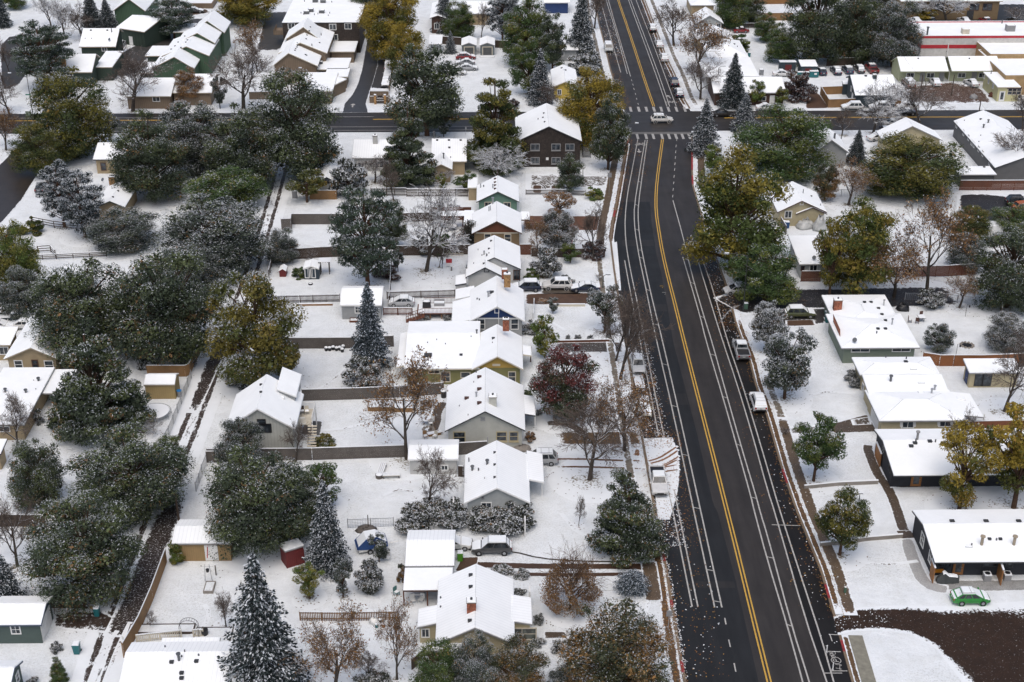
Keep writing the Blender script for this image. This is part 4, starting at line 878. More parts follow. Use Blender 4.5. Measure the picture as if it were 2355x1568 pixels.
h = House('house', 'beige L shaped house with three roof vents near its ridge', 'house', S_BEIGE, M_TRIMT, M_RIBX); h.gX((990, 372), (1073, 372), 320, 2.8, .34, back=2.5); h.gY((988, 391), (1040, 390), 378, (1013, 338), 2.7); h.done(); h.vent((1005, 324), (1032, 324), (1059, 324), (1033, 341)); h.pipe((1020, 366), h=1.1, r=.12, cap=True); h.pipe((1036, 364), h=.4); h.pipe((998, 318), h=1.3, r=.14, cap=True)
h = House('house', 'small beige house with brown framed window at the alley end near the cross street', 'house', S_BEIGE, M_DARKT); h.gX((213, 367), (305, 367), 329, 3.0, .34, back=1.5); h.done(); h.win((238, 383), .95, 1.5, frame=M_TRIMB, bars=2); h.pipe((239, 335), h=.5); h.pipe((269, 340), h=1.0, r=.1)
h = House('house', 'beige sided house with brick chimney among the big trees', 'house', S_BEIGE, M_GTR); h.gY((216, 478), (288, 476), 463, (270, 412), 2.8); h.done(); h.chimney((260, 424), 1.2, .7, 1.5, M_BRICKT, flues=3); h.win((274, 491), .9, 1.3); h.vent((272, 441), (260, 455), w=.15); h.dish((237, 420))
h = House('house', 'cream gabled house at the left edge with three tall windows', 'house', S_BEIGE, M_TRIMT); h.gY((8, 826), (132, 826), 800, (82, 705), 2.9); h.shed((-60, 794), (24, 794), 752, 2.7, 3.4); h.done(); h.win((43, 838), 1.1, 1.3, bars=2); h.win((81, 837), .8, 1.3, bars=2, frame=M_TRIMB); h.win((113, 840), 1.2, 1.5, bars=2); h.win((9, 806), 1.3, 1.2, 'f', 1)
h = House('house', 'low wide flat roofed house at the left edge below the cream house', 'house', S_BEIGE, M_GREYT, M_SNOWR); h.shed((-70, 977), (56, 977), 846, 2.6, 3.0); h.shed((92, 905), (150, 905), 850, 2.4, 2.6, wall=False); h.done(); h.pipe((89, 877), (13, 902), (60, 904), h=.5, r=.15, cap=True); h.pipe((78, 877), (83, 897), h=.3, r=.05); h.win((8, 986), 1.6, .8); h.post((98, 920), 2.3); h.post((146, 921), 2.3)
h = House('house', 'corner of a snowy roofed tan house at the left edge above the bare tree', 'house', S_BEIGE, M_DARKT); h.shed((-60, 1044), (2, 1044), 1010, 2.6, 3.0); h.done()
h = House('garden_shed', 'tan barn shed with wagon wheel leaning on its wall', 'shed', siding('tan_battens', (.34, .25, .11), .3, 'X'), M_TRIMT, M_SNOWR, over=.12); h.gX((330, 885), (402, 885), 862, 2.3, .45, back=1.6); h.done()
h = House('garage', 'grey green garage with blue trim and white roller door facing the alley', 'garage', S_DGRN, plain('slate_blue_trim', (.04, .06, .1), .6), M_SNOWR, over=.35); h.gX((-30, 1438), (95, 1437), 1389, 2.7, .36); h.done(); h.win((36, 1447), .95, 1.1, bars=4, frame=M_WHITE); h.garage_door((104, 1424), 3.0, 2.1, 'r')
h = House('garage', 'second grey green garage cut by the bottom left corner', 'garage', S_DGRN, plain('slate_blue_trim', (.04, .06, .1), .6), M_SNOWR, over=.3); h.gX((-60, 1590), (22, 1590), 1536, 2.7, .45); h.done(); h.win((40, 1557), .8, 1.1, 'r', bars=2)
h = House('house', 'snowy hip roofed house at the bottom edge beside the tan fence', 'house', S_WHITE, M_GREYT, M_RIBX, over=.3); h.gX((272, 1576), (560, 1576), 1500, 3.0, .3, back=2.4); h.shed((364, 1500), (500, 1500), 1467, 2.7, 2.9, over=.2); h.done(); h.pipe((412, 1520), h=.9, r=.14, cap=True); h.pipe((418, 1512), (457, 1509), h=.3); h.pipe((380, 1490), (425, 1500), h=.35, r=.07); h.vent((418, 1550), (418, 1562), (395, 1525), (452, 1523), w=.2)
h = House('garage', 'tan metal roofed garage at the head of the tan alley fence', 'garage', S_TAN, M_GREYT, M_RIBX, over=.25); h.gX((394, 1250), (532, 1250), 1211, 2.6, .3, xr=440); h.done(); h.door((486, 1268), 1.3, 2.0); h.gable_panel([(476, 1282), (478, 1282), (478, 1252), (476, 1252)], M_RED, name='trim_board', proud=.04)
h = House('garden_shed', 'small barn red shed on a stone base with sloping snowy roof', 'shed', M_REDB, M_GREYT, snow_mat('thin_snow', .12), over=.12); h.shed((655, 1268), (700, 1254), 1240, 2.5, 2.2, align=False); h.done(); h.door((690, 1282), .8, 1.7, mat=M_REDB)
h = House('playhouse', 'white and red panelled shed under the big tree behind the tan garage', 'shed', S_LGREY, M_RED, over=.1); h.shed((546, 1242), (600, 1242), 1224, 2.2, 2.4); h.done()
# --- the board and batten condominiums at top left --------------------------
CG = dict(trim=M_TRIMT)
h = House('townhouse', 'green board and batten townhouse with gable at the top edge', 'townhouse', S_GREENB, M_TRIMT); h.gY((258, 26), (334, 26), -2, (312, -40), 4.2); h.done()
h = House('townhouse', 'dark green townhouse below the topmost green gable', 'townhouse', S_GREEND, M_TRIMT); h.gX((266, 64), (332, 74), 36, 4.0, .25, align=False, xr=310, back=4); h.done(); h.door((300, 82), .9, 2.0)
h = House('townhouse', 'square dark green townhouse with four small vents on its roof', 'townhouse', S_GREEND, M_TRIMT); h.gX((181, 108), (266, 108), 66, 3.6, .5, back=3); h.done(); h.pipe((257, 75), h=1.0, r=.12); h.vent((209, 71), (247, 71), w=.2); h.pipe((196, 90), (211, 90), h=.3); h.win((240, 113), 1.2, 1.0); h.dish((252, 96))
h = House('townhouse', 'dark green townhouse with broad brick chimney behind the pines', 'townhouse', S_GREEND, M_TRIMT); h.gX((125, 167), (212, 166), 125, 3.6, .5, back=3); h.shed((212, 160), (262, 150), 118, 3.2, 3.6, over=.2); h.done(); h.chimney((144, 152), 1.6, .9, 1.9, M_BRICKT, flues=0); h.win((160, 170), 1.4, .8)
h = House('townhouse_row', 'row of stepped green townhouses with staggered snowy gables', 'townhouses', S_GREENB, M_TRIMT)
h.gY((347, 158), (446, 159), 131, (420, 100), 4.2, xa=400); h.gY((377, 121), (476, 137), 107, (450, 70), 5.2, xa=428); h.gY((405, 99), (494, 101), 76, (474, 51), 5.8, xa=453); h.gY((440, 76), (516, 76), 48, (500, 24), 5.8, xa=476); h.done()
h.vent(*[t(0, 0, u, v) for u, v in ((1480, 548), (1520, 515), (1575, 460), (1610, 430), (1665, 445), (1710, 395), (1725, 375), (1640, 395), (1700, 340), (1790, 250))], w=.16)
h = House('carport', 'flat snowy carport left of the stepped green townhouses', 'carport', S_GREEND, M_TRIMT); h.shed((332, 130), (382, 128), 106, 2.6); h.done()
h = House('carport', 'flat snowy carport behind the pine at the condo road', 'carport', S_GREEND, M_TRIMT); h.shed((397, 75), (440, 74), 54, 2.6); h.done()
h = House('carport', 'flat snowy carport touching the nearest green gable', 'carport', S_GREEND, M_TRIMT); h.shed((318, 168), (358, 168), 143, 2.6); h.done()
h = House('townhouse', 'low brown board and batten house with small window behind the bare tree', 'townhouse', S_BROWNB, M_TRIMT); h.gX((286, 222), (393, 222), 180, 2.9, .3, back=4); h.done(); h.win((359, 227), 1.5, 1.2); h.pipe((350, 178), h=.8)
h = House('townhouse', 'low brown house behind the orange tree and the slatted fence', 'townhouse', S_BROWNB, M_TRIMT); h.gX((393, 214), (487, 214), 171, 2.9, .3, back=4); h.done()
h = House('townhouse_row', 'row of stepped brown townhouses with long snowy gable roofs', 'townhouses', S_BROWNB, M_CREAMT)
h.gY((625, 153), (731, 151), 122, (690, 92), 4.2, xa=663); h.gY((642, 117), (750, 128), 98, (725, 50), 5.0, xa=690); h.gY((654, 91), (735, 92), 62, (706, 41), 6.0, xa=697); h.done()
h.vent(*[t(1, 0, u, v) for u, v in ((358, 470), (365, 455), (375, 440), (380, 425), (455, 510), (465, 515), (462, 365), (470, 330), (490, 290), (500, 255), (585, 400))], w=.16); h.pipe(t(1, 0, 380, 415), t(1, 0, 515, 430), t(1, 0, 600, 330), h=.7, r=.1)
h = House('carport', 'snowy L shaped carport roof beside the brown townhouses', 'carport', S_BROWNB, M_CREAMT); h.shed((719, 160), (800, 160), 134, 2.8, over=.6); h.shed((745, 178), (800, 176), 158, 2.8, over=.5); h.done(); h.box_on((729, 152), .8, .8, .7, 'ac_unit', M_PIPE); h.box_on((738, 148), .8, .8, .7, 'ac_unit', M_PIPE)
h = House('townhouse', 'snow roofed brown building at the driveway entrance by the lamp', 'townhouse', S_BROWNB, M_CREAMT); h.shed((675, 210), (765, 209), 167, 3.0, 3.2); h.shed((760, 200), (798, 182), 170, 2.8, 3.0, over=.3, align=False); h.done(); h.win((777, 197), .8, 1.1, 'r'); h.pipe((707, 172), h=1.0, r=.1, mat=M_STEEL); h.pipe((704, 176), h=.3)
h = House('carport', 'flat snowy carport beside the big bare tree along the driveway', 'carport', S_BROWNB, M_CREAMT); h.shed((757, 119), (816, 119), 79, 2.8, over=.4); h.done()
h = House('apartment_building', 'big flat roofed apartment block with rooftop air conditioners at the top edge', 'apartments', S_SHING, M_DARKT, M_SNOWR, over=.05); h.shed((648, 52), (826, 52), -8, 7.5, over=.1); h.done()
for p in ((725, 6), (743, 7), (705, 33), (715, 28), (740, 31)): h.box_on(p, 1.3, 1.1, .9, 'ac_unit', M_PIPE)
for p in ((692, 32), (698, 35), (723, 36), (731, 34), (758, 32), (755, 38), (763, 7), (700, 5)): h.pipe(p, h=.5)
for p in ((670, 60), (765, 62), (800, 60), (769, 86)): h.win(p, 1.6, 1.4)
for x in (655, 800):
 T = Thing('balcony', 'brown wooden balcony on the %s end of the flat roofed apartment block' % ('left' if x < 700 else 'right'), 'balcony', G(x, 84)); p = G(x-8 if x < 700 else x+15, 72, 3)
 m = MB(); m.box(p, 1.5, 3, .1); T.part('floor', m, S_BROWNB); m = MB()
 for i in range(20): m.box((p.x-1.5, p.y-3+i*.3, p.z+.55), .04, .05, .5); m.box((p.x-1.5+i*.15, p.y-3, p.z+.55), .05, .04, .5)
 T.part('railing', m, S_BROWNB)
h = House('house', 'dark brown house with narrow snowy roof behind the golden tree at the top', 'house', S_DBR, M_TRIMB); h.gY((988, 42), (1025, 42), 36, (1000, 2), 4.0); h.done(); h.win((1004, 60), 1.2, 1.5)
for k, dx, lb in ((0, 0, 'left of the twin grey garden garages with white framed door'), (1, 42, 'right of the twin grey garden garages with white framed door')):
 h = House('garage', lb, 'garage', plain('slate_grey_panels', (.13, .15, .155), .6), M_GREYT, group='twin garages', over=.2); h.gY((1060+dx, 105), (1096+dx, 105), 98.5, (1078+dx, 82.5), 2.4); h.done(); h.garage_door((1078.5+dx, 118), 2.1, 1.9, mat=plain('dark_grey_door', (.085, .09, .09), .6), trim=M_CREAMT); h.box_on((1078+dx, 131), 3.6, .5, .05, 'apron', M_CONC, True, z=0)
h = House('garage', 'low white roofed garage between the golden tree and the twin garages', 'garage', S_GREY, M_GREYT); h.shed((985, 102), (1016, 102), 81, 2.4, 2.8); h.done()
h = House('house', 'white roofed bungalow behind the dark pine at the top', 'house', S_BEIGE, M_GREYT); h.gX((1062, 32), (1132, 32), 4, 3.0, .3); h.done()
h = House('house', 'snowy roofed blue house at the top beside the tall spruce', 'house', S_BLUE, M_WHITE); h.gX((1250, 6), (1310, 6), -16, 3.0, .4); h.done()
# --- right of the road, far part ---------------------------------------------
h = House('house', 'hip roofed house at the top right of the road', 'house', S_BEIGE, M_GREYT); h.hip((1585, 8), (1648, 17), -12, 3.0, .35); h.done()
h = House('house', 'white gable roofed house behind the brown leafed trees right of the road', 'house', S_LGREY, M_GREYT); h.gY((1600, 54), (1664, 55), 36, (1640, 16), 3.0); h.done(); h.win((1652, 58), 1.0, 1.0)
h = House('house', 'tan sided house with snowy gable roof beside the red beetle car', 'house', S_BEIGE, M_GREYT); h.gY((1600, 90), (1688, 94), 76, (1650, 56), 3.0); h.done(); h.pipe((1655, 64), h=1.0, r=.1); h.vent((1640, 75), w=.2)
h = House('house', 'hip roofed white house right of the brown leafed street trees', 'house', S_WHITE, M_GREYT); h.hip((1627, 133), (1722, 133), 94, 2.8, .38); h.done(); h.pipe((1678, 100), h=1.0, r=.08); h.vent((1688, 103), w=.2); h.pipe((1665, 117), (1695, 109), h=.4)
h = House('house', 'wide flat snow roofed house behind the fir at the junction', 'house', S_WHITE, M_GREYT); h.shed((1620, 176), (1746, 176), 133, 3.0, 3.3); h.done(); h.box_on((1750, 172), .9, .9, 1.3, 'flue', M_STEEL, z=1.5)
h = House('house', 'long dark walled house facing the cross street behind the fir', 'house', S_DBR, M_GREYT); h.gX((1640, 214), (1808, 214), 178, 2.9, .3); h.done(); h.win((1752, 227), 1.6, 1.0); h.win((1700, 226), 1.4, 1.0); h.door((1775, 228), .9, 2.0)
h = House('garden_shed', 'flat roofed dark teal shed with dark red door', 'shed', S_TEAL, S_TEAL, snow_mat('thin_snow_b', .15), over=.1); h.shed((1792, 143), (1832, 144), 139, 2.9); h.done(); h.door((1812, 156), 1.3, 2.1, mat=M_REDB)
h = House('garden_shed', 'dark teal shed with sloping snowy roof and dark red door beside the flat one', 'shed', S_TEAL, S_TEAL, M_SNOWR, over=.1); h.shed((1841, 153), (1881, 153), 138, 2.4, 2.9); h.done(); h.door((1858, 161), 1.2, 1.7, mat=M_REDB); h.box_on((1850, 160), .5, .1, .6, 'notice', M_WHITE, False, z=1.2)
h = House('house', 'dark teal house with snowy roof behind the tan fence on the cross street', 'house', S_TEAL, S_TEAL, M_SNOWR); h.gX((1966, 220), (2066, 219), 173, 2.9, .42, back=3.5); h.shed((1938, 194), (1956, 194), 186, 2.4, 2.8, over=.1); h.done(); h.chimney((2010, 181), .8, .7, .9, S_TEAL, flues=0); h.vent((1990, 176), w=.25); h.win((1957, 204), .9, 1.1, 'l'); h.door((1961, 211), .9, 2.0, 'l')
for i, (L_, R_, yr_, xr_, lb) in enumerate((((2070.5, 165), (2181, 164), 131, 2112, 'left of the two pale green cottages with covered porch'), ((2188, 164), (2302, 163), 130, 2232, 'right of the two pale green cottages with covered porch'))):
 h = House('cottage', lb, 'cottage', S_PALEG, S_PALEG, group='pale green cottages', over=.3); h.gX(L_, R_, yr_, 2.9, .5, xr=xr_, porch=1.6, back=4.5); h.done()
 for fx in (.2, .45, .62, .85):
  x = L_[0]+(R_[0]-L_[0])*fx
  if fx in (.2, .62): h.win((x, 173), 1.7, 1.1)
  else: h.door((x, 176), .95, 2.05, mat=M_GREYT)
 for fx in (.01, .34, .67, .99): h.post((L_[0]+(R_[0]-L_[0])*fx, L_[1]+21), 2.7, .07)
 h.vent((L_[0]+40, 136), w=.15)
h = House('shop', 'small pale yellow shop with shop window and little sign at the cross street', 'shop', siding('pale_yellow_siding', (.5, .47, .26), .2), M_CREAMT, M_SNOWR, over=.25); h.shed((2294, 201), (2347, 200), 166, 3.3, 3.5); h.done()
for x in (2322, 2332, 2342): h.win((x, 210), 1.0, 1.5, frame=M_CREAMT, bars=2)
h.door((2304, 216), 1.0, 2.1, glass=True); h.win((2283, 198), .7, 1.0, 'l'); h.win((2273, 187), .7, 1.0, 'l'); h.win((2263, 177), .6, .7, 'l'); h.pipe((2278, 171), h=.9, r=.1)
c, n, u = h.wallpt((2332, 202)); m = MB(); m.frame_box(c+n*.08, u, n, UZ, 1.6, .05, .22); s_ = h.T.part('shop_sign', m, plain('dark_sign', (.05, .02, .025), .5))
h = House('shop', 'tan stucco building with stepped flat roofs at the right edge', 'commercial building', S_TANST, S_TANST, M_SNOWR, over=.02)
h.shed((2276, 128), (2470, 128), 97, 5.0, parapet=.4, over=.03); h.shed((2311, 176), (2480, 176), 117, 4.2, parapet=.3, over=.03); h.shed((2296, 158), (2326, 155), 132, 3.2, 3.6, over=.05); h.done(); h.win((2338, 186), 1.2, 1.6, frame=M_TRIMB, bars=1); h.door((2345, 192), 1.0, 2.1)
h = House('store_building', 'large white store with a red stripe and flat snowy roof', 'store', S_STORE, M_RED, M_SNOWR, over=.03); h.shed((2121, 87), (2480, 84), 52, 6.5, parapet=.35); h.shed((2073, 114), (2122, 114), 100, 2.6, over=.02); h.done()
B = h.blocks[0]; O = B['O']; c1, n1, u1 = h.wallpt((2200, 107)); m = MB(); W_ = B['a1']-B['a0']
m.frame_box(Vector((O.x+W_/2, c1.y-.03, c1.z)), UX, UY, UZ, W_/2, .03, .42); D_ = (B['b1']-B['b0'])
m.frame_box(Vector((O.x-.03+.03, c1.y+D_/2, c1.z)), UX, UY, UZ, .04, D_/2, .42); m.frame_box(Vector((h.blocks[1]['O'].x+(h.blocks[1]['a1'])/2, h.blocks[1]['O'].y-.03, 2.0)), UX, UY, UZ, h.blocks[1]['a1']/2, .05, .6); h.T.part('red_stripe', m, M_RED)
h.box_on((2218, 78), 1.6, 1.6, 1.3, 'roof_fan', M_CREAMT); h.box_on((2321, 72), 2.0, 1.6, 1.6, 'ac_unit', M_GREYT); h.pipe((2131, 82), h=2.0, r=.22, cap=True); h.pipe((2303, 55), h=1.0, r=.15); h.pipe((2176, 118), h=.1)
m = MB(); c1, n1, u1 = h.wallpt((2178, 118)); m.tube(c1+n1*.15-UZ*1.5, c1+n1*.15+UZ*2.0, .1); h.T.part('wall_pipe', m, M_WHITE)
h = House('commercial_building', 'long brown two tone commercial building along the top right edge', 'commercial building', S_BROWN, M_TRIMT, M_SNOWR, over=.3); h.shed((2072, 4), (2305, 2), -22, 5.0, over=.6); h.done()
for x in (2110, 2160, 2205, 2240, 2270): h.win((x, 16), 2.4, 1.8, frame=M_TRIMB)
h.door((2232, 19), 1.6, 2.2, mat=M_DARKT)
# --- right of the road, near part ---------------------------------------------
h = House('apartment_house', 'long dark grey house running back from the right edge with many side windows', 'house', S_GREYB, M_DARKT, M_SNOWR, over=.25); h.gY((2287, 386), (2424, 386), 360, (2243, 254), 3.2, xa=2362); h.done()
for u, v in ((1735, 1150), (1800, 1220), (1845, 1265), (1875, 1310), (1895, 1330), (1938, 1368), (1975, 1410), (2038, 1495)): h.win(t(3, 0, u, v), .9, 1.1, 'l')
h.pipe(t(3, 0, 2023, 1135), t(3, 0, 1980, 1180), h=.7, r=.15, cap=True); h.pipe(t(3, 0, 1805, 1115), t(3, 0, 1955, 1252), t(3, 0, 1938, 1310), h=.3); h.vent(t(3, 0, 1955, 1103), w=.2)
h = House('garage', 'low flat snow roofed garage in front of the long dark grey house', 'garage', S_GREYB, M_GREYT); h.shed((2205, 402), (2292, 402), 383, 2.6); h.done(); h.vent((2222, 386), (2262, 386), w=.2)
h = House('house', 'white snowy roofed house at the cross street with the silver car beside it', 'house', S_CREAM, M_GREYT); h.gY((2028, 322), (2168, 324), 290, (2084, 270), 2.9); h.done(); h.win((2060, 322), 1.2, 1.2)
h = House('house', 'steep snowy roofed house behind the dark tree by the junction', 'house', S_GREY, M_GREYT); h.gY((1872, 352), (1953, 352), 322, (1940, 283), 2.9); h.done(); h.pipe((1918, 320), h=1.2, r=.2); h.pipe((1934, 318), h=.4)
h = House('house', 'beige sided house with two brown trimmed gables and tarps at its back door', 'house', S_CREAM, M_TRIMB, M_SNOWR); h.gY((1786, 486), (1902, 490), 462, (1824, 417.5), 2.8); h.gY((1830, 492), (1902, 492), 477, (1862, 466), 2.4, xa=1869); h.done()
h.win((1812, 493), 1.2, 1.3); h.win((1846, 500), 1.2, 1.3, 'f', 1); h.door((1876, 500), .9, 2.0, 'f', 1); h.win((1843, 467), .55, .6, bars=0, glass=S_CREAM, name='gable_vent'); h.pipe((1846, 446), h=.9, r=.1, mat=M_STEEL); h.pipe((1886, 474), h=.5, mat=M_STEEL); h.vent((1865, 453), w=.14)
h = House('house', 'low white roofed house with slatted brown patio fence among the olive trees', 'house', S_LGREY, M_GREYT, M_SNOWR); h.shed((1837, 608), (1975, 608), 542, 2.7, 3.4); h.done(); h.win((1870, 614), 1.2, 1.4); h.dish((1871, 600)); h.win((1845, 617), .5, .7, frame=M_TRIMB, bars=0)
h = House('ranch_house', 'sage green ranch house with brick chimney and snowy hip roof', 'house', S_SAGE, M_GREYT, M_SNOWR, over=.55); h.hip((1934, 801), (2115, 800), 722, 2.7, .2, hips=(1, 1)); h.hip((1926, 760), (2080, 760), 679, 2.7, .16, hips=(1, 1)); h.done()
h.win((1978, 804), 2.6, .7); h.win((2072, 803), 2.6, .7); h.chimney((1924, 712), 1.2, .9, 1.7, M_BRICK, flues=1); h.vent((1987, 697), (2002, 697), (2019, 711), (2027, 725), (2035, 739), (2018, 758), (2035, 758), w=.22); h.pipe((2031, 704), (2050, 748), h=1.0, r=.1, mat=M_STEEL, cap=True); h.pipe((2015, 768), h=.5); h.dish((1964, 790)); h.gable_panel([(1916, 739), (1932, 775), (1932, 758), (1916, 722)], M_BRICK, 0, 'l')
h = House('ranch_house', 'cream ranch house with white shutters and long snowy hip roof', 'house', S_CREAM, M_GREYT, M_SNOWR, over=.55)
h.hip((2021, 969), (2222, 967), 897, 2.7, .22); h.hip((1976, 862), (2162, 862), 822, 2.7, .17, hips=(1, 1)); h.shed((1998, 912), (2186, 912), 862, 2.75, 3.5, over=.5); h.shed((2190, 960), (2262, 960), 906, side=(3.0, 2.5), wall=False); h.done()
for px in ((2087, 975), (2173, 972)):
 h.win(px, 1.6, 1.1)
 for d in (-15, 15): h.gable_panel([(px[0]+d-3.3, px[1]+6), (px[0]+d+3.3, px[1]+6), (px[0]+d+3.3, px[1]-6.5), (px[0]+d-3.3, px[1]-6.5)], M_WHITE, name='shutter', proud=.04)
h.pipe((2047, 878), h=.9, r=.16, cap=True); h.pipe((2036, 824), (2083, 827), h=.5); h.vent((2082, 834), w=.25); h.box_on((2099, 849), .9, .6, .12, 'skylight', M_DARKT); h.box_on((2117, 880), .9, .6, .12, 'skylight', M_DARKT); h.box_on((2118, 905), .8, .8, .12, 'skylight', M_DARKT); h.pipe((2141, 906), (2148, 898), h=.7, r=.12, mat=M_STEEL, cap=True); h.box_on((2208, 918), 1.2, .9, .2, 'skylight', M_WHITE)
for p in ((2222, 990), (2257, 988), (2238, 990)): h.post(p, 2.4, .07)
h.garage_door((2010, 970), 3.4, 2.1, 'l'); h.win((1984, 890), .9, 1.0, 'l', 1)
h = House('garden_shed', 'small cream garden house with dark doors behind the bare tree', 'shed', S_CREAM, M_GREYT, M_SNOWR, over=.35); h.shed((2228, 858), (2349, 857), 825, 2.5, 3.0); h.done(); h.win((2251, 872), 1.2, 2.0, name='door', frame=M_DARKT, bars=0); h.win((2268, 872), 1.3, 2.0, name='door', frame=M_DARKT, bars=0); h.door((2222, 866), .9, 1.9, 'l', mat=S_BLUE)
h = House('house', 'charcoal house with cedar screen and porch posts left of the golden tree', 'house', S_NAVY, M_DARKT, M_SNOWR, over=.35); h.gX((2054, 1094), (2440, 1092), 1012, 2.75, .2, xr=2230, back=4, porch=1.4); h.done()
h.win((2031, 1034), 1.1, 1.5, 'l', frame=M_DARKT, bars=4); h.win((2047, 1072), 1.1, 1.5, 'l', frame=M_DARKT, bars=4); h.door((2107, 1098), 1.1, 2.1, mat=M_CEDAR, glass=True)
for p in ((2061, 1117), (2133, 1115), (2340, 1112)): h.post(p, 2.6, .09, M_CEDAR)
h.pipe((2108, 1012), (2195, 1010), h=1.2, r=.16, mat=M_GREYT, cap=True); h.vent((2103, 1021), (2137, 1017), (2168, 1021), (2094, 1028), (2180, 1027), (2198, 1019), w=.25); h.pipe((2150, 1018), (2105, 1016), h=.5)
h = House('house', 'charcoal house with three cedar screens and air conditioners at the parking lot', 'house', S_NAVY, M_DARKT, M_SNOWR, over=.35); h.gX((2148, 1293), (2480, 1292), 1205, 2.75, .22, xr=2300, back=4.2, porch=1.0); h.done()
h.win(t(3, 3, 1422, 260), 1.2, 1.6, 'l', frame=M_WHITE, bars=4); h.win(t(3, 3, 1498, 420), 1.2, 1.6, 'l', frame=M_WHITE, bars=4); h.win((2170, 1303), 1.6, 1.2, frame=M_DARKT, bars=4); h.win((2277, 1296), 1.6, .7, frame=M_DARKT); h.win((2313, 1297), 1.5, .7, frame=M_DARKT); h.door((2202, 1310), 1.0, 2.1, mat=M_CEDAR, glass=True)
h.pipe((2256, 1254), (2330, 1254), h=1.2, r=.18, mat=M_TRIMT, cap=True); h.box_on((2226, 1256), .8, .6, .1, 'skylight', M_DARKT); h.vent((2274, 1242), (2299, 1242), w=.18); h.pipe((2233, 1256), (2290, 1244), h=.4); h.vent((2188, 1201), (2266, 1201), (2341, 1201), w=.25)
# cedar privacy screens
for lb, a, b, hh in (('cedar slat screen at the corner of the charcoal house by the golden tree', (2011, 1047), (2022, 1074), 2.0), ('cedar slat screen nearest the road on the parking lot side', (2137, 1322), (2144, 1342), 2.2), ('cedar slat screen between the two air conditioners', (2291, 1321), (2300, 1347), 2.2)):
 T = Thing('privacy_screen', lb, 'screen', G(*a), 'cedar screens'); p, q = G(*a), G(*b); u = (q-p).normalized(); n = Vector((-u.y, u.x, 0)); L = (q-p).length; m = MB()
 for i in range(int(hh/.14)): m.frame_box(p+u*(L/2)+UZ*(.1+i*.14), u, n, UZ, L/2, .05, .055)
 T.part('slats', m, plain('cedar_wood', (.3, .135, .045), .6, .3)); m = MB(); m.frame_box(p+u*(L/2)+UZ*(hh+.04), u, n, UZ, L/2+.05, .1, .05); T.part('snow_cap', m, M_SNOW)
 m = MB(); m.frame_box(p+u*(L/2)+UZ*(hh/2)+n*.0, u, n, UZ, L/2-.06, .03, hh/2-.02); T.part('frame', m, M_WOODD)
h = House('pavilion', 'open red brown pavilion with flat snowy roof behind the cottonwood', 'pavilion', M_WOODB, M_TRIMB, over=.2); h.shed((1005, 497), (1068, 497), 486, 2.6, 2.6, wall=False); h.done()
for p in ((1010, 521), (1064, 521), (1012, 508), (1064, 508)): h.post(p, 2.5, .1, M_WOODB)
m = MB(); p = G(1037, 506); m.box((p.x, p.y, 1.25), 3.6, .06, 1.2); h.T.part('back_wall', m, M_WOODB)
h = House('garage', 'snowy roofed building half hidden by the tree at the left edge above the blue pickup', 'house', S_BEIGE, M_GREYT); h.shed((110, 668), (190, 668), 612, 2.6, 3.0); h.done()
# ------------------------------------------------------------------ trees
def leaf_mat(name, c1, c2, c3, amt2=.35, amt3=.1, snow=.25, hmix=0.0, snowcol=(.38, .4, .42)):
 """c1 main leaf, c2 second tint by clump, c3 rare tips; the 'Col' attribute holds leaf random, clump random, snow-catching; alpha holds height"""
 m, nt, b = newmat(name)
 at = nt.nodes.new('ShaderNodeAttribute'); at.attribute_name = 'Col'
 sp = nt.nodes.new('ShaderNodeSeparateColor'); lk(nt, at.outputs['Color'], sp.inputs[0])
 r, g, s = sp.outputs[0], sp.outputs[1], sp.outputs[2]; hgt = at.outputs['Alpha']
 oi = nt.nodes.new('ShaderNodeObjectInfo')
 base = mixc(nt, r, tuple(k*.55 for k in c1), tuple(k*1.35 for k in c1))
 k2 = mth(nt, 'ADD', mth(nt, 'ADD', mth(nt, 'MULTIPLY', g, .7), mth(nt, 'MULTIPLY', r, .3)), mth(nt, 'MULTIPLY', mth(nt, 'SUBTRACT', hgt, .5), hmix))
 base = mixc(nt, ramp(nt, k2, 1-amt2-.12, 1-amt2+.12), base, mixc(nt, r, tuple(k*.6 for k in c2), tuple(k*1.3 for k in c2)))
 k3 = mth(nt, 'FRACT', mth(nt, 'ADD', mth(nt, 'MULTIPLY', g, 7.3), mth(nt, 'MULTIPLY', r, .25)))
 base = mixc(nt, ramp(nt, k3, 1-amt3-.02, 1-amt3+.02), base, c3)
 th = mth(nt, 'SUBTRACT', 1-snow+.03, mth(nt, 'MULTIPLY', oi.outputs['Random'], .06))
 base = mixc(nt, ramp(nt, mth(nt, 'SUBTRACT', s, th), -.02, .02), base, snowcol)
 lk(nt, base, b.inputs['Base Color']); b.inputs['Roughness'].default_value = .65; b.inputs['Specular IOR Level'].default_value = .3
 return m
def bark_mat(name, col, snow=.6):
 m, nt, b = newmat(name)
 ge = nt.nodes.new('ShaderNodeNewGeometry'); sx = nt.nodes.new('ShaderNodeSeparateXYZ'); lk(nt, ge.outputs['True Normal'], sx.inputs[0])
 n = noise(nt, 3.0, 4, .7)
 c = mixc(nt, ramp(nt, n, .3, .7), tuple(k*.6 for k in col), tuple(k*1.4 for k in col))
 up = mth(nt, 'ADD', sx.outputs['Z'], mth(nt, 'MULTIPLY', mth(nt, 'SUBTRACT', n, .5), .9))
 lk(nt, mixc(nt, mth(nt, 'MULTIPLY', ramp(nt, up, 1.0-snow, 1.15-snow), .9), c, (.66, .68, .7)), b.inputs['Base Color'])
 b.inputs['Roughness'].default_value = .85; b.inputs['Specular IOR Level'].default_value = .2
 return m
GR1, GR2 = (.036, .052, .026), (.06, .068, .024)
TAN = (.2, .11, .045)
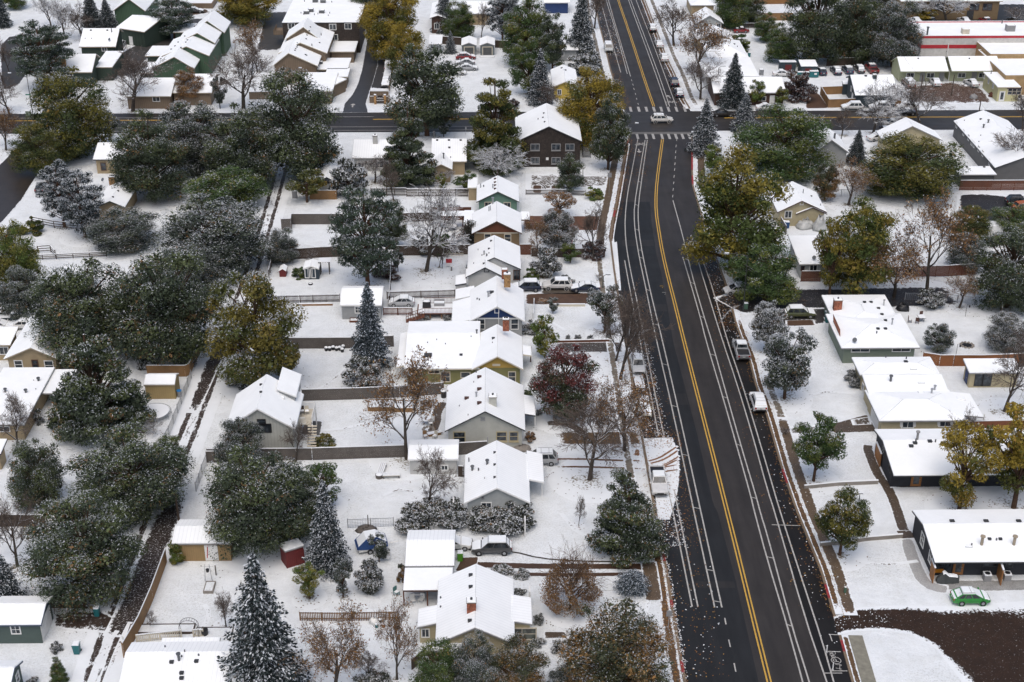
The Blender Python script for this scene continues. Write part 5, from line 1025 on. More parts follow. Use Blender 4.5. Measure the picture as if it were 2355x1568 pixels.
LM = {
 'dark': leaf_mat('dark_leaves', (.044, .06, .036), (.075, .095, .038), TAN, .4, .03, .09),
 'snowy': leaf_mat('snowy_leaves', (.05, .063, .048), (.075, .09, .05), TAN, .28, .03, .24),
 'green': leaf_mat('green_leaves', (.05, .085, .026), (.1, .12, .024), (.2, .13, .04), .35, .03, .055),
 'olive': leaf_mat('olive_leaves', (.052, .07, .022), (.12, .11, .02), (.22, .15, .04), .36, .04, .04, .3),
 'ogold': leaf_mat('green_gold_leaves', (.062, .088, .022), (.17, .14, .022), (.22, .15, .04), .45, .04, .03, .3),
 'gold': leaf_mat('golden_leaves', (.25, .185, .025), (.08, .09, .02), (.26, .16, .03), .42, .08, .02, -.5),
 'goldw': leaf_mat('golden_snowy_leaves', (.15, .125, .025), (.075, .085, .024), (.2, .13, .035), .48, .06, .08),
 'frost': leaf_mat('frosted_leaves', (.05, .056, .042), (.075, .07, .045), TAN, .3, .04, .38, 0, (.52, .54, .56)),
 'red': leaf_mat('red_leaves', (.045, .06, .03), (.115, .034, .032), (.15, .07, .05), .48, .06, .09, .9),
 'brown': leaf_mat('brown_leaves', (.23, .125, .05), (.15, .085, .04), (.28, .19, .09), .35, .1, .17),
 'brgreen': leaf_mat('brown_green_leaves', (.055, .063, .032), (.18, .1, .035), (.23, .14, .05), .42, .06, .09, -.5),
 'purple': leaf_mat('purple_leaves', (.07, .045, .042), (.1, .06, .05), (.1, .07, .03), .4, .06, .2),
 'lime': leaf_mat('lime_leaves', (.095, .135, .03), (.16, .15, .03), (.2, .16, .04), .4, .04, .06),
 'spruce': leaf_mat('spruce_needles', (.022, .034, .033), (.036, .05, .048), (.1, .06, .03), .3, .01, .24),
 'spruces': leaf_mat('snowy_spruce_needles', (.022, .032, .032), (.036, .05, .052), (.1, .06, .03), .3, .01, .37, 0, (.52, .55, .58)),
 'blue': leaf_mat('blue_spruce_needles', (.034, .048, .054), (.05, .068, .076), (.1, .06, .03), .35, .01, .33, 0, (.46, .51, .57)),
 'pine': leaf_mat('pine_needles', (.045, .068, .047), (.07, .092, .055), (.09, .06, .03), .35, .01, .12),
}
BK = {'grey': bark_mat('grey_bark', (.06, .05, .042)), 'brown': bark_mat('brown_bark', (.07, .042, .028), .35), 'pine': bark_mat('pine_bark', (.1, .052, .032), .2), 'twig': bark_mat('twig_bark', (.12, .095, .08), .42), 'twigs': bark_mat('snowy_twig_bark', (.1, .085, .075), .72), 'twigb': bark_mat('brown_twig_bark', (.11, .07, .045), .4)}
def np_mesh(name, V, F, cols=None, mat=None):
 me = bpy.data.meshes.new(name); n, k = F.shape
 me.vertices.add(len(V)); me.vertices.foreach_set('co', V.astype(np.float32).ravel())
 me.loops.add(n*k); me.loops.foreach_set('vertex_index', F.astype(np.int32).ravel())
 me.polygons.add(n); me.polygons.foreach_set('loop_start', np.arange(0, n*k, k, dtype=np.int32))
 try: me.polygons.foreach_set('loop_total', np.full(n, k, dtype=np.int32))
 except Exception: pass
 me.update(calc_edges=True)
 if cols is not None:
  a = me.color_attributes.new('Col', 'FLOAT_COLOR', 'POINT'); a.data.foreach_set('color', cols.astype(np.float32).ravel())
 me.materials.append(mat); return me
def leaves(pos, ax, L, W, rg, snow, blob, hgt, zs=.45):
 """rhombic leaf sprays: pos (n,3), ax (n,3) long axis"""
 n = len(pos); ax = ax/np.linalg.norm(ax, axis=1, keepdims=True)
 rv = rg.normal(size=(n, 3)); bx = np.cross(ax, rv); bx /= np.linalg.norm(bx, axis=1, keepdims=True)
 L = np.asarray(L).reshape(-1, 1); W = np.asarray(W).reshape(-1, 1)
 q = np.array([1, 1, zs]); ax = ax*q; bx = bx*q
 V = np.stack([pos-ax*L/2, pos+bx*W/2-ax*L*.1, pos+ax*L/2, pos-bx*W/2-ax*L*.1], 1).reshape(-1, 3)
 F = np.arange(4*n).reshape(n, 4); r = rg.random(n)
 C = np.repeat(np.stack([r, blob, snow, hgt], 1), 4, 0)
 return V, F, C
def crown_leafy(seed, n, nb, cb=.12, zs=.45, shape='round', lrel=.055, asp=.42, droop=.15, spread=.97, fill=.25, hs=.32, brs=(.17, .33), inn=.2):
 """unit crown: radius 1, height 1; leaf length lrel (in radius units)"""
 rg = np.random.default_rng(seed); B = []
 tries = 0
 while len(B) < nb and tries < 9000:
  tries += 1
  u = rg.uniform(-1, 1, 3); z = cb+(1-cb)*(u[2]+1)/2; t = (z-cb)/(1-cb)
  if shape == 'round': rad = math.sqrt(max(0, 1-(2*t-1)**2))**.8
  elif shape == 'egg': rad = math.sqrt(max(0, 1-(1.75*t-.75)**2)) if t > .43 else .75+.25*math.sqrt(t/.43)
  elif shape == 'cone': rad = (1-t)**.75+.08
  elif shape == 'dome': rad = math.sqrt(max(0, 1-t**2))
  elif shape == 'vase': rad = .35+.65*min(1, t*1.4) if t < .7 else math.sqrt(max(0, 1-((t-.7)/.32)**2))
  d = math.hypot(u[0], u[1])
  if d > rad or d < rad*.32*rg.random(): continue
  br = rg.uniform(*brs)*(.75 if shape == 'cone' else 1)*(1.1-.35*t)
  x, y = u[0]*spread*(1-br*.75), u[1]*spread*(1-br*.75)
  if any((x-b[0])**2+(y-b[1])**2+((z-b[2])*1.6)**2 < (brs[0]*.75)**2 for b in B): continue
  B.append((x, y, z, br, rg.random()))
 B = np.array(B); wts = B[:, 3]**2; wts /= wts.sum()
 bi = rg.choice(len(B), n, p=wts); d = rg.normal(size=(n, 3)); d /= np.linalg.norm(d, axis=1, keepdims=True)
 rho = (1-fill)+fill*rg.random(n)**.5; inner = rg.random(n) < inn; rho[inner] = rg.random(inner.sum())*.8
 rho *= 1+.25*(rg.random(n)**3)
 pos = B[bi, :3]+d*rho[:, None]*B[bi, 3][:, None]*np.array([1, 1, hs])
 pos[:, 2] = np.clip(pos[:, 2], .015, 1.05)
 ax = d*.7+rg.normal(size=(n, 3))*.55+np.array([0, 0, -droop]);
 L = lrel*(.5+.9*rg.random(n)); L[inner] *= 2.2
 W = L*asp; W[inner] *= 1.4
 up = np.clip(d[:, 2]*.5+.5, 0, 1); out = np.clip(np.linalg.norm(pos[:, :2], axis=1)*.5+pos[:, 2]*.5, 0, 1)
 snow = .36*rg.random(n)+.4*up**1.6+.12*out+.14*B[bi, 4]; snow[inner] *= .4
 gap = np.argsort(np.argsort(snow))/n
 V, F, C = leaves(pos, ax, L, W, rg, gap, B[bi, 4], np.clip(pos[:, 2], 0, 1), zs)
 return V, F, C, B
def tube_np(P0, P1, r0, r1, k=3):
 n = len(P0); d = P1-P0; d /= np.maximum(1e-9, np.linalg.norm(d, axis=1, keepdims=True))
 ref = np.where(np.abs(d[:, 2:3]) > .9, np.array([[1., 0, 0]]), np.array([[0, 0, 1.]]))
 a = np.cross(d, ref); a /= np.linalg.norm(a, axis=1, keepdims=True); b = np.cross(d, a)
 V = np.zeros((n, 2, k, 3))
 for i in range(k):
  t = 2*math.pi*i/k+.5; o = a*math.cos(t)+b*math.sin(t)
  V[:, 0, i] = P0+o*r0[:, None]; V[:, 1, i] = P1+o*r1[:, None]
 base = (np.arange(n)*2*k)[:, None]; F = []
 for i in range(k):
  j = (i+1) % k; F.append(np.stack([base[:, 0]+i, base[:, 0]+j, base[:, 0]+k+j, base[:, 0]+k+i], 1))
 return V.reshape(-1, 3), np.stack(F, 1).reshape(-1, 4)
def grow(seed, kind='bare', depth=5, height=1.0, lean=(0, 0), r0=.022, first=.22, spread=.75, nch=(4, 5, 5, 5, 4), rmin=.0013, up=.35):
 """branch skeleton in tree-height units: returns list per level of (P0,P1,r0,r1) and the tip points"""
 rg = random.Random(seed); lev = [[] for _ in range(depth+1)]; tips = []
 def branch(p, d, L, r, l):
  seg = 4 if l < 2 else 3 if l < 4 else 2; q = p; pts = [p]; dd = d.copy()
  for i in range(seg):
   dd = (dd+Vector((rg.gauss(0, .13), rg.gauss(0, .13), rg.gauss(0, .1)+(up*.16 if l else 0)))*(1.0 if l else .45)).normalized()
   q2 = q+dd*(L/seg); ra, rb = r*(1-.62*i/seg), r*(1-.62*(i+1)/seg)
   lev[l].append((q, q2, max(ra, rmin), max(rb, rmin))); q = q2; pts.append(q)
  if l >= depth: tips.append((q, dd)); return
  n = nch[min(l, len(nch)-1)]
  for c in range(n):
   t = (first+(1-first)*(c+rg.random()*.8)/n) if l == 0 else .25+.75*(c+rg.random())/n
   t = min(t, 1); k = min(int(t*seg), seg-1); bp = pts[k].lerp(pts[k+1], t*seg-k)
   ang = rg.uniform(.45, .95)*spread*(1.1 if l else 1.0); az = rg.uniform(0, 6.283) if l else c*2.4+rg.random()
   o = dd.orthogonal().normalized(); o = Matrix.Rotation(az, 3, d) @ o
   nd_ = (d*math.cos(ang)+o*math.sin(ang)).normalized()
   nl = L*(rg.uniform(.5, .72) if l else rg.uniform(.55, .85)*(1.15-.45*t)); branch(bp, nd_, nl, r*(1-.55*t)*rg.uniform(.5, .7), l+1)
 branch(Vector((0, 0, 0)), Vector((lean[0], lean[1], 1)).normalized(), .52*height if kind != 'spire' else .9, r0, 0)
 return lev, tips
def skel_mesh(lev, a, b, mat, name, k=4):
 S = [s for l in range(a, b) for s in lev[l]]
 P0 = np.array([s[0][:] for s in S]); P1 = np.array([s[1][:] for s in S]); r0 = np.array([s[2] for s in S]); r1 = np.array([s[3] for s in S])
 V, F = tube_np(P0, P1, r0, r1, k); return np_mesh(name, V, F, None, mat)
def norm_skel(lev, tips):
 zs = max(s[1].z for l in lev for s in l); w = sorted(math.hypot(s[1].x, s[1].y) for l in lev for s in l); w = w[int(len(w)*.93)]
 k = 1/zs
 f = lambda p: Vector((p.x/w, p.y/w, p.z*k))
 return [[(f(a), f(b), r, q) for a, b, r, q in l] for l in lev], [(f(p), d) for p, d in tips], w/zs
PROTO = {}
def skel_mesh2(lev, a, b, mat, name, k, ratio):
 """skeleton normalised to radius 1 / height 1; radii are in height units, so shrink them across by the aspect"""
 me = skel_mesh([[(Vector((p.x*ratio, p.y*ratio, p.z)), Vector((q.x*ratio, q.y*ratio, q.z)), r, s) for p, q, r, s in l] for l in lev], a, b, mat, name, k)
 me.transform(Matrix.Diagonal((1/ratio, 1/ratio, 1, 1))); return me
def proto(kind, v):
 key = (kind, v)
 if key in PROTO: return PROTO[key]
 sd_ = sum(map(ord, kind))+v*31
 if kind in ('bare', 'sparse'):
  lev, tips = grow(sd_, 'bare', 5, 1.0, ((.12, .02), (-.1, .05), (0, 0), (.2, 0), (-.18, .05))[v % 5], .025, .26, .86, (6, 5, 5, 4, 4), .0015 if kind == 'bare' else .0011)
  lev, tips, ra = norm_skel(lev, tips)
  tr = skel_mesh2(lev, 0, 3, BK['grey'], 'trunk', 5, ra); cw = skel_mesh2(lev, 3, 6, BK['twig'], 'crown', 3, ra); ex = None
  if kind == 'sparse':
   rg = np.random.default_rng(sd_); T = np.array([p[:] for p, d in tips]); n = min(len(T), 4200); pick = rg.choice(len(T), n, replace=len(T) < n); pos = T[pick]+rg.normal(size=(n, 3))*.02
   V, F, C = leaves(pos, rg.normal(size=(n, 3))+np.array([0, 0, -.4]), .035+.04*rg.random(n), .02+.025*rg.random(n), rg, rg.random(n)*.95, rg.random(n), np.clip(pos[:, 2], 0, 1)); ex = np_mesh('foliage', V, F, C, LM['brown'])
  PROTO[key] = (tr, cw, ex); return PROTO[key]
 if kind == 'spire':       # bare crown of a pyramidal tree above, leafy below
  lev, tips = grow(sd_, 'spire', 3, 1.0, (0, 0), .016, .12, 1.0, (26, 6, 5), .0012, .55); lev, tips, ra = norm_skel(lev, tips)
  tr = skel_mesh2(lev, 0, 2, BK['brown'], 'trunk', 4, ra); cw = skel_mesh2(lev, 2, 4, BK['twigb'], 'crown', 3, ra)
  rg = np.random.default_rng(sd_); n = 11000; z = .1+.5*rg.random(n)**1.3; rad = np.where(z < .3, .55+1.5*z, 1.05-(z-.3)*1.35)*np.sqrt(.25+.75*rg.random(n)); a = rg.uniform(0, 6.283, n); a += .35*np.sin(a*5+z*9)
  pos = np.stack([rad*np.cos(a), rad*np.sin(a), z-.1*rad+.05], 1); V, F, C = leaves(pos, rg.normal(size=(n, 3)), .035+.03*rg.random(n), .02+.015*rg.random(n), rg, rg.random(n)*.9, rg.random(n), z)
  PROTO[key] = (tr, cw, np_mesh('foliage', V, F, C, LM['brown'])); return PROTO[key]
 if kind in ('spruce', 'lowspruce'):
  rg = np.random.default_rng(sd_); P, A, L, W, S, Bc = [], [], [], [], [], []
  nw = 34 if kind == 'spruce' else 14
  for i in range(nw):
   t = i/(nw-1); z = .05+.93*t if kind == 'spruce' else .12+.7*t
   rad = ((1-t)**.72*(.9+.1*math.sin(t*37+v*2))+.03) if kind == 'spruce' else math.sqrt(max(.02, 1-(t*1.02)**2.2))*(.8+.2*min(1, t*4))
   nbr = int(7+15*rad); a0 = rg.uniform(0, 6.28)
   for b in range(nbr):
    a = a0+6.283*b/nbr+rg.normal()*.12; rr = rad*rg.uniform(.6, 1.15)*(1 if rg.random() > .1 else .4); ns = max(4, int(rr*18)); bc = rg.random()
    for s in range(ns):
     f = (s+.6)/ns; x = rr*f; dz = -.075*rr*f*f+.03*rr*f+rg.normal()*.006
     for lay in range(7):
      w = .05+.1*rr*(1-.5*f)
      off = rg.normal()*w*.75; px_, py_ = x*math.cos(a)-off*math.sin(a), x*math.sin(a)+off*math.cos(a)
      P.append((px_, py_, max(.01, z+dz-(.014 if lay < 4 else -.002)-abs(off)*.12+rg.normal()*.003)))
      A.append((math.cos(a)+rg.normal()*.45-math.sin(a)*off*5, math.sin(a)+rg.normal()*.45+math.cos(a)*off*5, -.2+rg.normal()*.2))
      L.append(.05+.04*rg.random()); W.append(.024+.018*rg.random()); S.append((.06+.5*rg.random()) if lay < 4 else .42+.55*rg.random()); Bc.append(bc)
  P = np.array(P); V, F, C = leaves(P, np.array(A), np.array(L), np.array(W), rg, np.array(S), np.array(Bc), np.clip(P[:, 2], 0, 1), .4)
  cw = np_mesh('crown', V, F, C, LM['spruce']); m = MB(); m.tube((0, 0, 0), (0, 0, .97), .055, .006, 7); o = m.build('trunk', BK['brown']); tr = o.data; bpy.data.objects.remove(o)
  PROTO[key] = (tr, cw, None); return PROTO[key]
 if kind == 'sprayshrub':   # upright multi-stem shrub, snow-lined
  rg = np.random.default_rng(sd_); n = 900; a = rg.uniform(0, 6.283, n); el = rg.uniform(.25, 1.45, n); rr = rg.uniform(.55, 1.05, n)
  E = np.stack([np.cos(a)*np.cos(el)*rr, np.sin(a)*np.cos(el)*rr, np.sin(el)*rr*.95], 1); S0 = E*rg.uniform(.05, .55, n)[:, None]
  V, F = tube_np(S0, E, np.full(n, .014), np.full(n, .008), 3); tr = np_mesh('stems', V, F, None, BK['twigs'])
  n = 2500; i = rg.integers(0, 900, n); pos = E[i]*rg.uniform(.5, 1.05, n)[:, None]+rg.normal(size=(n, 3))*.03; pos[:, 2] = np.abs(pos[:, 2])
  V, F, C = leaves(pos, E[i]+rg.normal(size=(n, 3))*.5, .11+.06*rg.random(n), .05+.03*rg.random(n), rg, rg.random(n), rg.random(n), np.clip(pos[:, 2], 0, 1))
  PROTO[key] = (tr, np_mesh('crown', V, F, C, LM['snowy']), None); return PROTO[key]
 spec = {'big': dict(n=64000, nb=95, cb=.08, lrel=.031, shape='egg'), 'mid': dict(n=34000, nb=55, cb=.16, lrel=.041, shape='egg'), 'lawn': dict(n=19000, nb=44, cb=.26, lrel=.055, shape='egg', inn=.12),
   'tall': dict(n=42000, nb=80, cb=.06, lrel=.045, shape='cone', hs=.2, brs=(.2, .36)), 'small': dict(n=4200, nb=20, cb=.18, lrel=.11, shape='round', brs=(.2, .36), inn=.1), 'shrub': dict(n=3600, nb=18, cb=0, lrel=.11, shape='dome', asp=.55, droop=.0, zs=.8, brs=(.2, .36)),
   'ball': dict(n=8000, nb=40, cb=.0, lrel=.075, shape='round', asp=.55, droop=0, fill=.12, zs=.8), 'open': dict(n=10000, nb=40, cb=.2, lrel=.065, shape='vase', asp=.45, inn=.05, brs=(.14, .28)), 'pine': dict(n=26000, nb=95, cb=.2, lrel=.05, shape='egg', asp=.32, droop=-.1, brs=(.16, .27), hs=.2, inn=.15)}[kind]
 V, F, C, B = crown_leafy(sd_, **spec)
 cw = np_mesh('crown', V, F, C, LM['dark'])
 rg = random.Random(sd_); m = MB(); tz = .62 if kind not in ('tall', 'pine') else .9
 m.tube((0, 0, 0), (.02, .0, tz*.5), .06, .042, 8); m.tube((.02, 0, tz*.5), (0, .02, tz), .042, .015, 7)
 for b in B:
  z0 = max(.1, min(tz, b[2]*rg.uniform(.45, .75))); m.tube((.01, .01, z0), Vector((b[0], b[1], b[2])), .02 if kind != 'pine' else .008, .005, 5)
 o = m.build('trunk', BK['brown' if kind != 'pine' else 'pine']); tr = o.data; bpy.data.objects.remove(o)
 PROTO[key] = (tr, cw, None); return PROTO[key]
CNT = {}; UNDER = []
NV = {'big': 4, 'mid': 4, 'lawn': 3, 'tall': 3, 'small': 3, 'shrub': 3, 'ball': 2, 'open': 2, 'pine': 3, 'bare': 5, 'sparse': 4, 'spruce': 3, 'lowspruce': 1, 'spire': 1, 'sprayshrub': 2}
NAMES = {'bare': 'bare_tree', 'sparse': 'brown_leaved_tree', 'spruce': 'spruce_tree', 'lowspruce': 'dwarf_spruce', 'pine': 'pine_tree', 'shrub': 'shrub', 'ball': 'round_bush', 'small': 'small_tree', 'spire': 'pyramidal_tree', 'sprayshrub': 'upright_shrub'}
CATS = {'shrub': 'shrub', 'ball': 'bush', 'sprayshrub': 'shrub', 'lowspruce': 'shrub'}
def tree(kind, x, yb, yt, w, label, mat=None, skirt=None, group=None, cat=None, bark=None):
 """x, yb: foot of the trunk (or, when skirt, the lower edge of the crown), yt: top, w: crown width, all in picture pixels"""
 skirt = kind in ('big', 'shrub', 'ball', 'lowspruce', 'sprayshrub') if skirt is None else skirt
 if skirt:
  dep = TILT+math.atan((yb-784)/FP); yb = yb-(.30 if kind == 'big' else .4)*w*math.sin(dep)
 p = G(x, yb); hgt = max(.4, top_z(p, yt)); s_ = scale_at((p.x, p.y, hgt*.55)); rad = w/2/s_
 if kind not in ('spruce', 'spire', 'bare', 'sparse'): rad *= 1.13
 v = CNT.get(kind, 0) % NV[kind]; CNT[kind] = CNT.get(kind, 0)+1
 if mat == 'snowy' and (kind in ('ball', 'shrub', 'sprayshrub') or 'frost' in label): mat = 'frost'
 if kind not in ('small', 'shrub', 'ball', 'sprayshrub', 'lowspruce'): UNDER.append((p, rad, mat))
 if kind == 'spruce': rad *= 1.1
 tr, cw, ex = proto(kind, v); rz = random.uniform(0, 6.283)
 name = NAMES.get(kind, 'leafy_tree'); T = thing(name, label, cat or CATS.get(kind, 'tree'), p, group); T.rotation_euler = (0, 0, rz)
 tw = min(1.0, (hgt*.5)/max(rad, .1))
 for nm, me in (('trunk' if kind != 'sprayshrub' else 'stems', tr), ('crown', cw), ('foliage', ex)):
  if me is None: continue
  o = bpy.data.objects.new(nm, me); COL.objects.link(o); o.parent = T; o.scale = (rad, rad, hgt)
  lm = None
  if nm == 'crown' and kind in ('bare', 'sparse', 'spire'): lm = BK[bark] if bark else None
  elif nm in ('crown', 'foliage'): lm = LM[mat] if mat else None
  if lm is not None:
   o.material_slots[0].link = 'OBJECT'; o.material_slots[0].material = lm
 return T
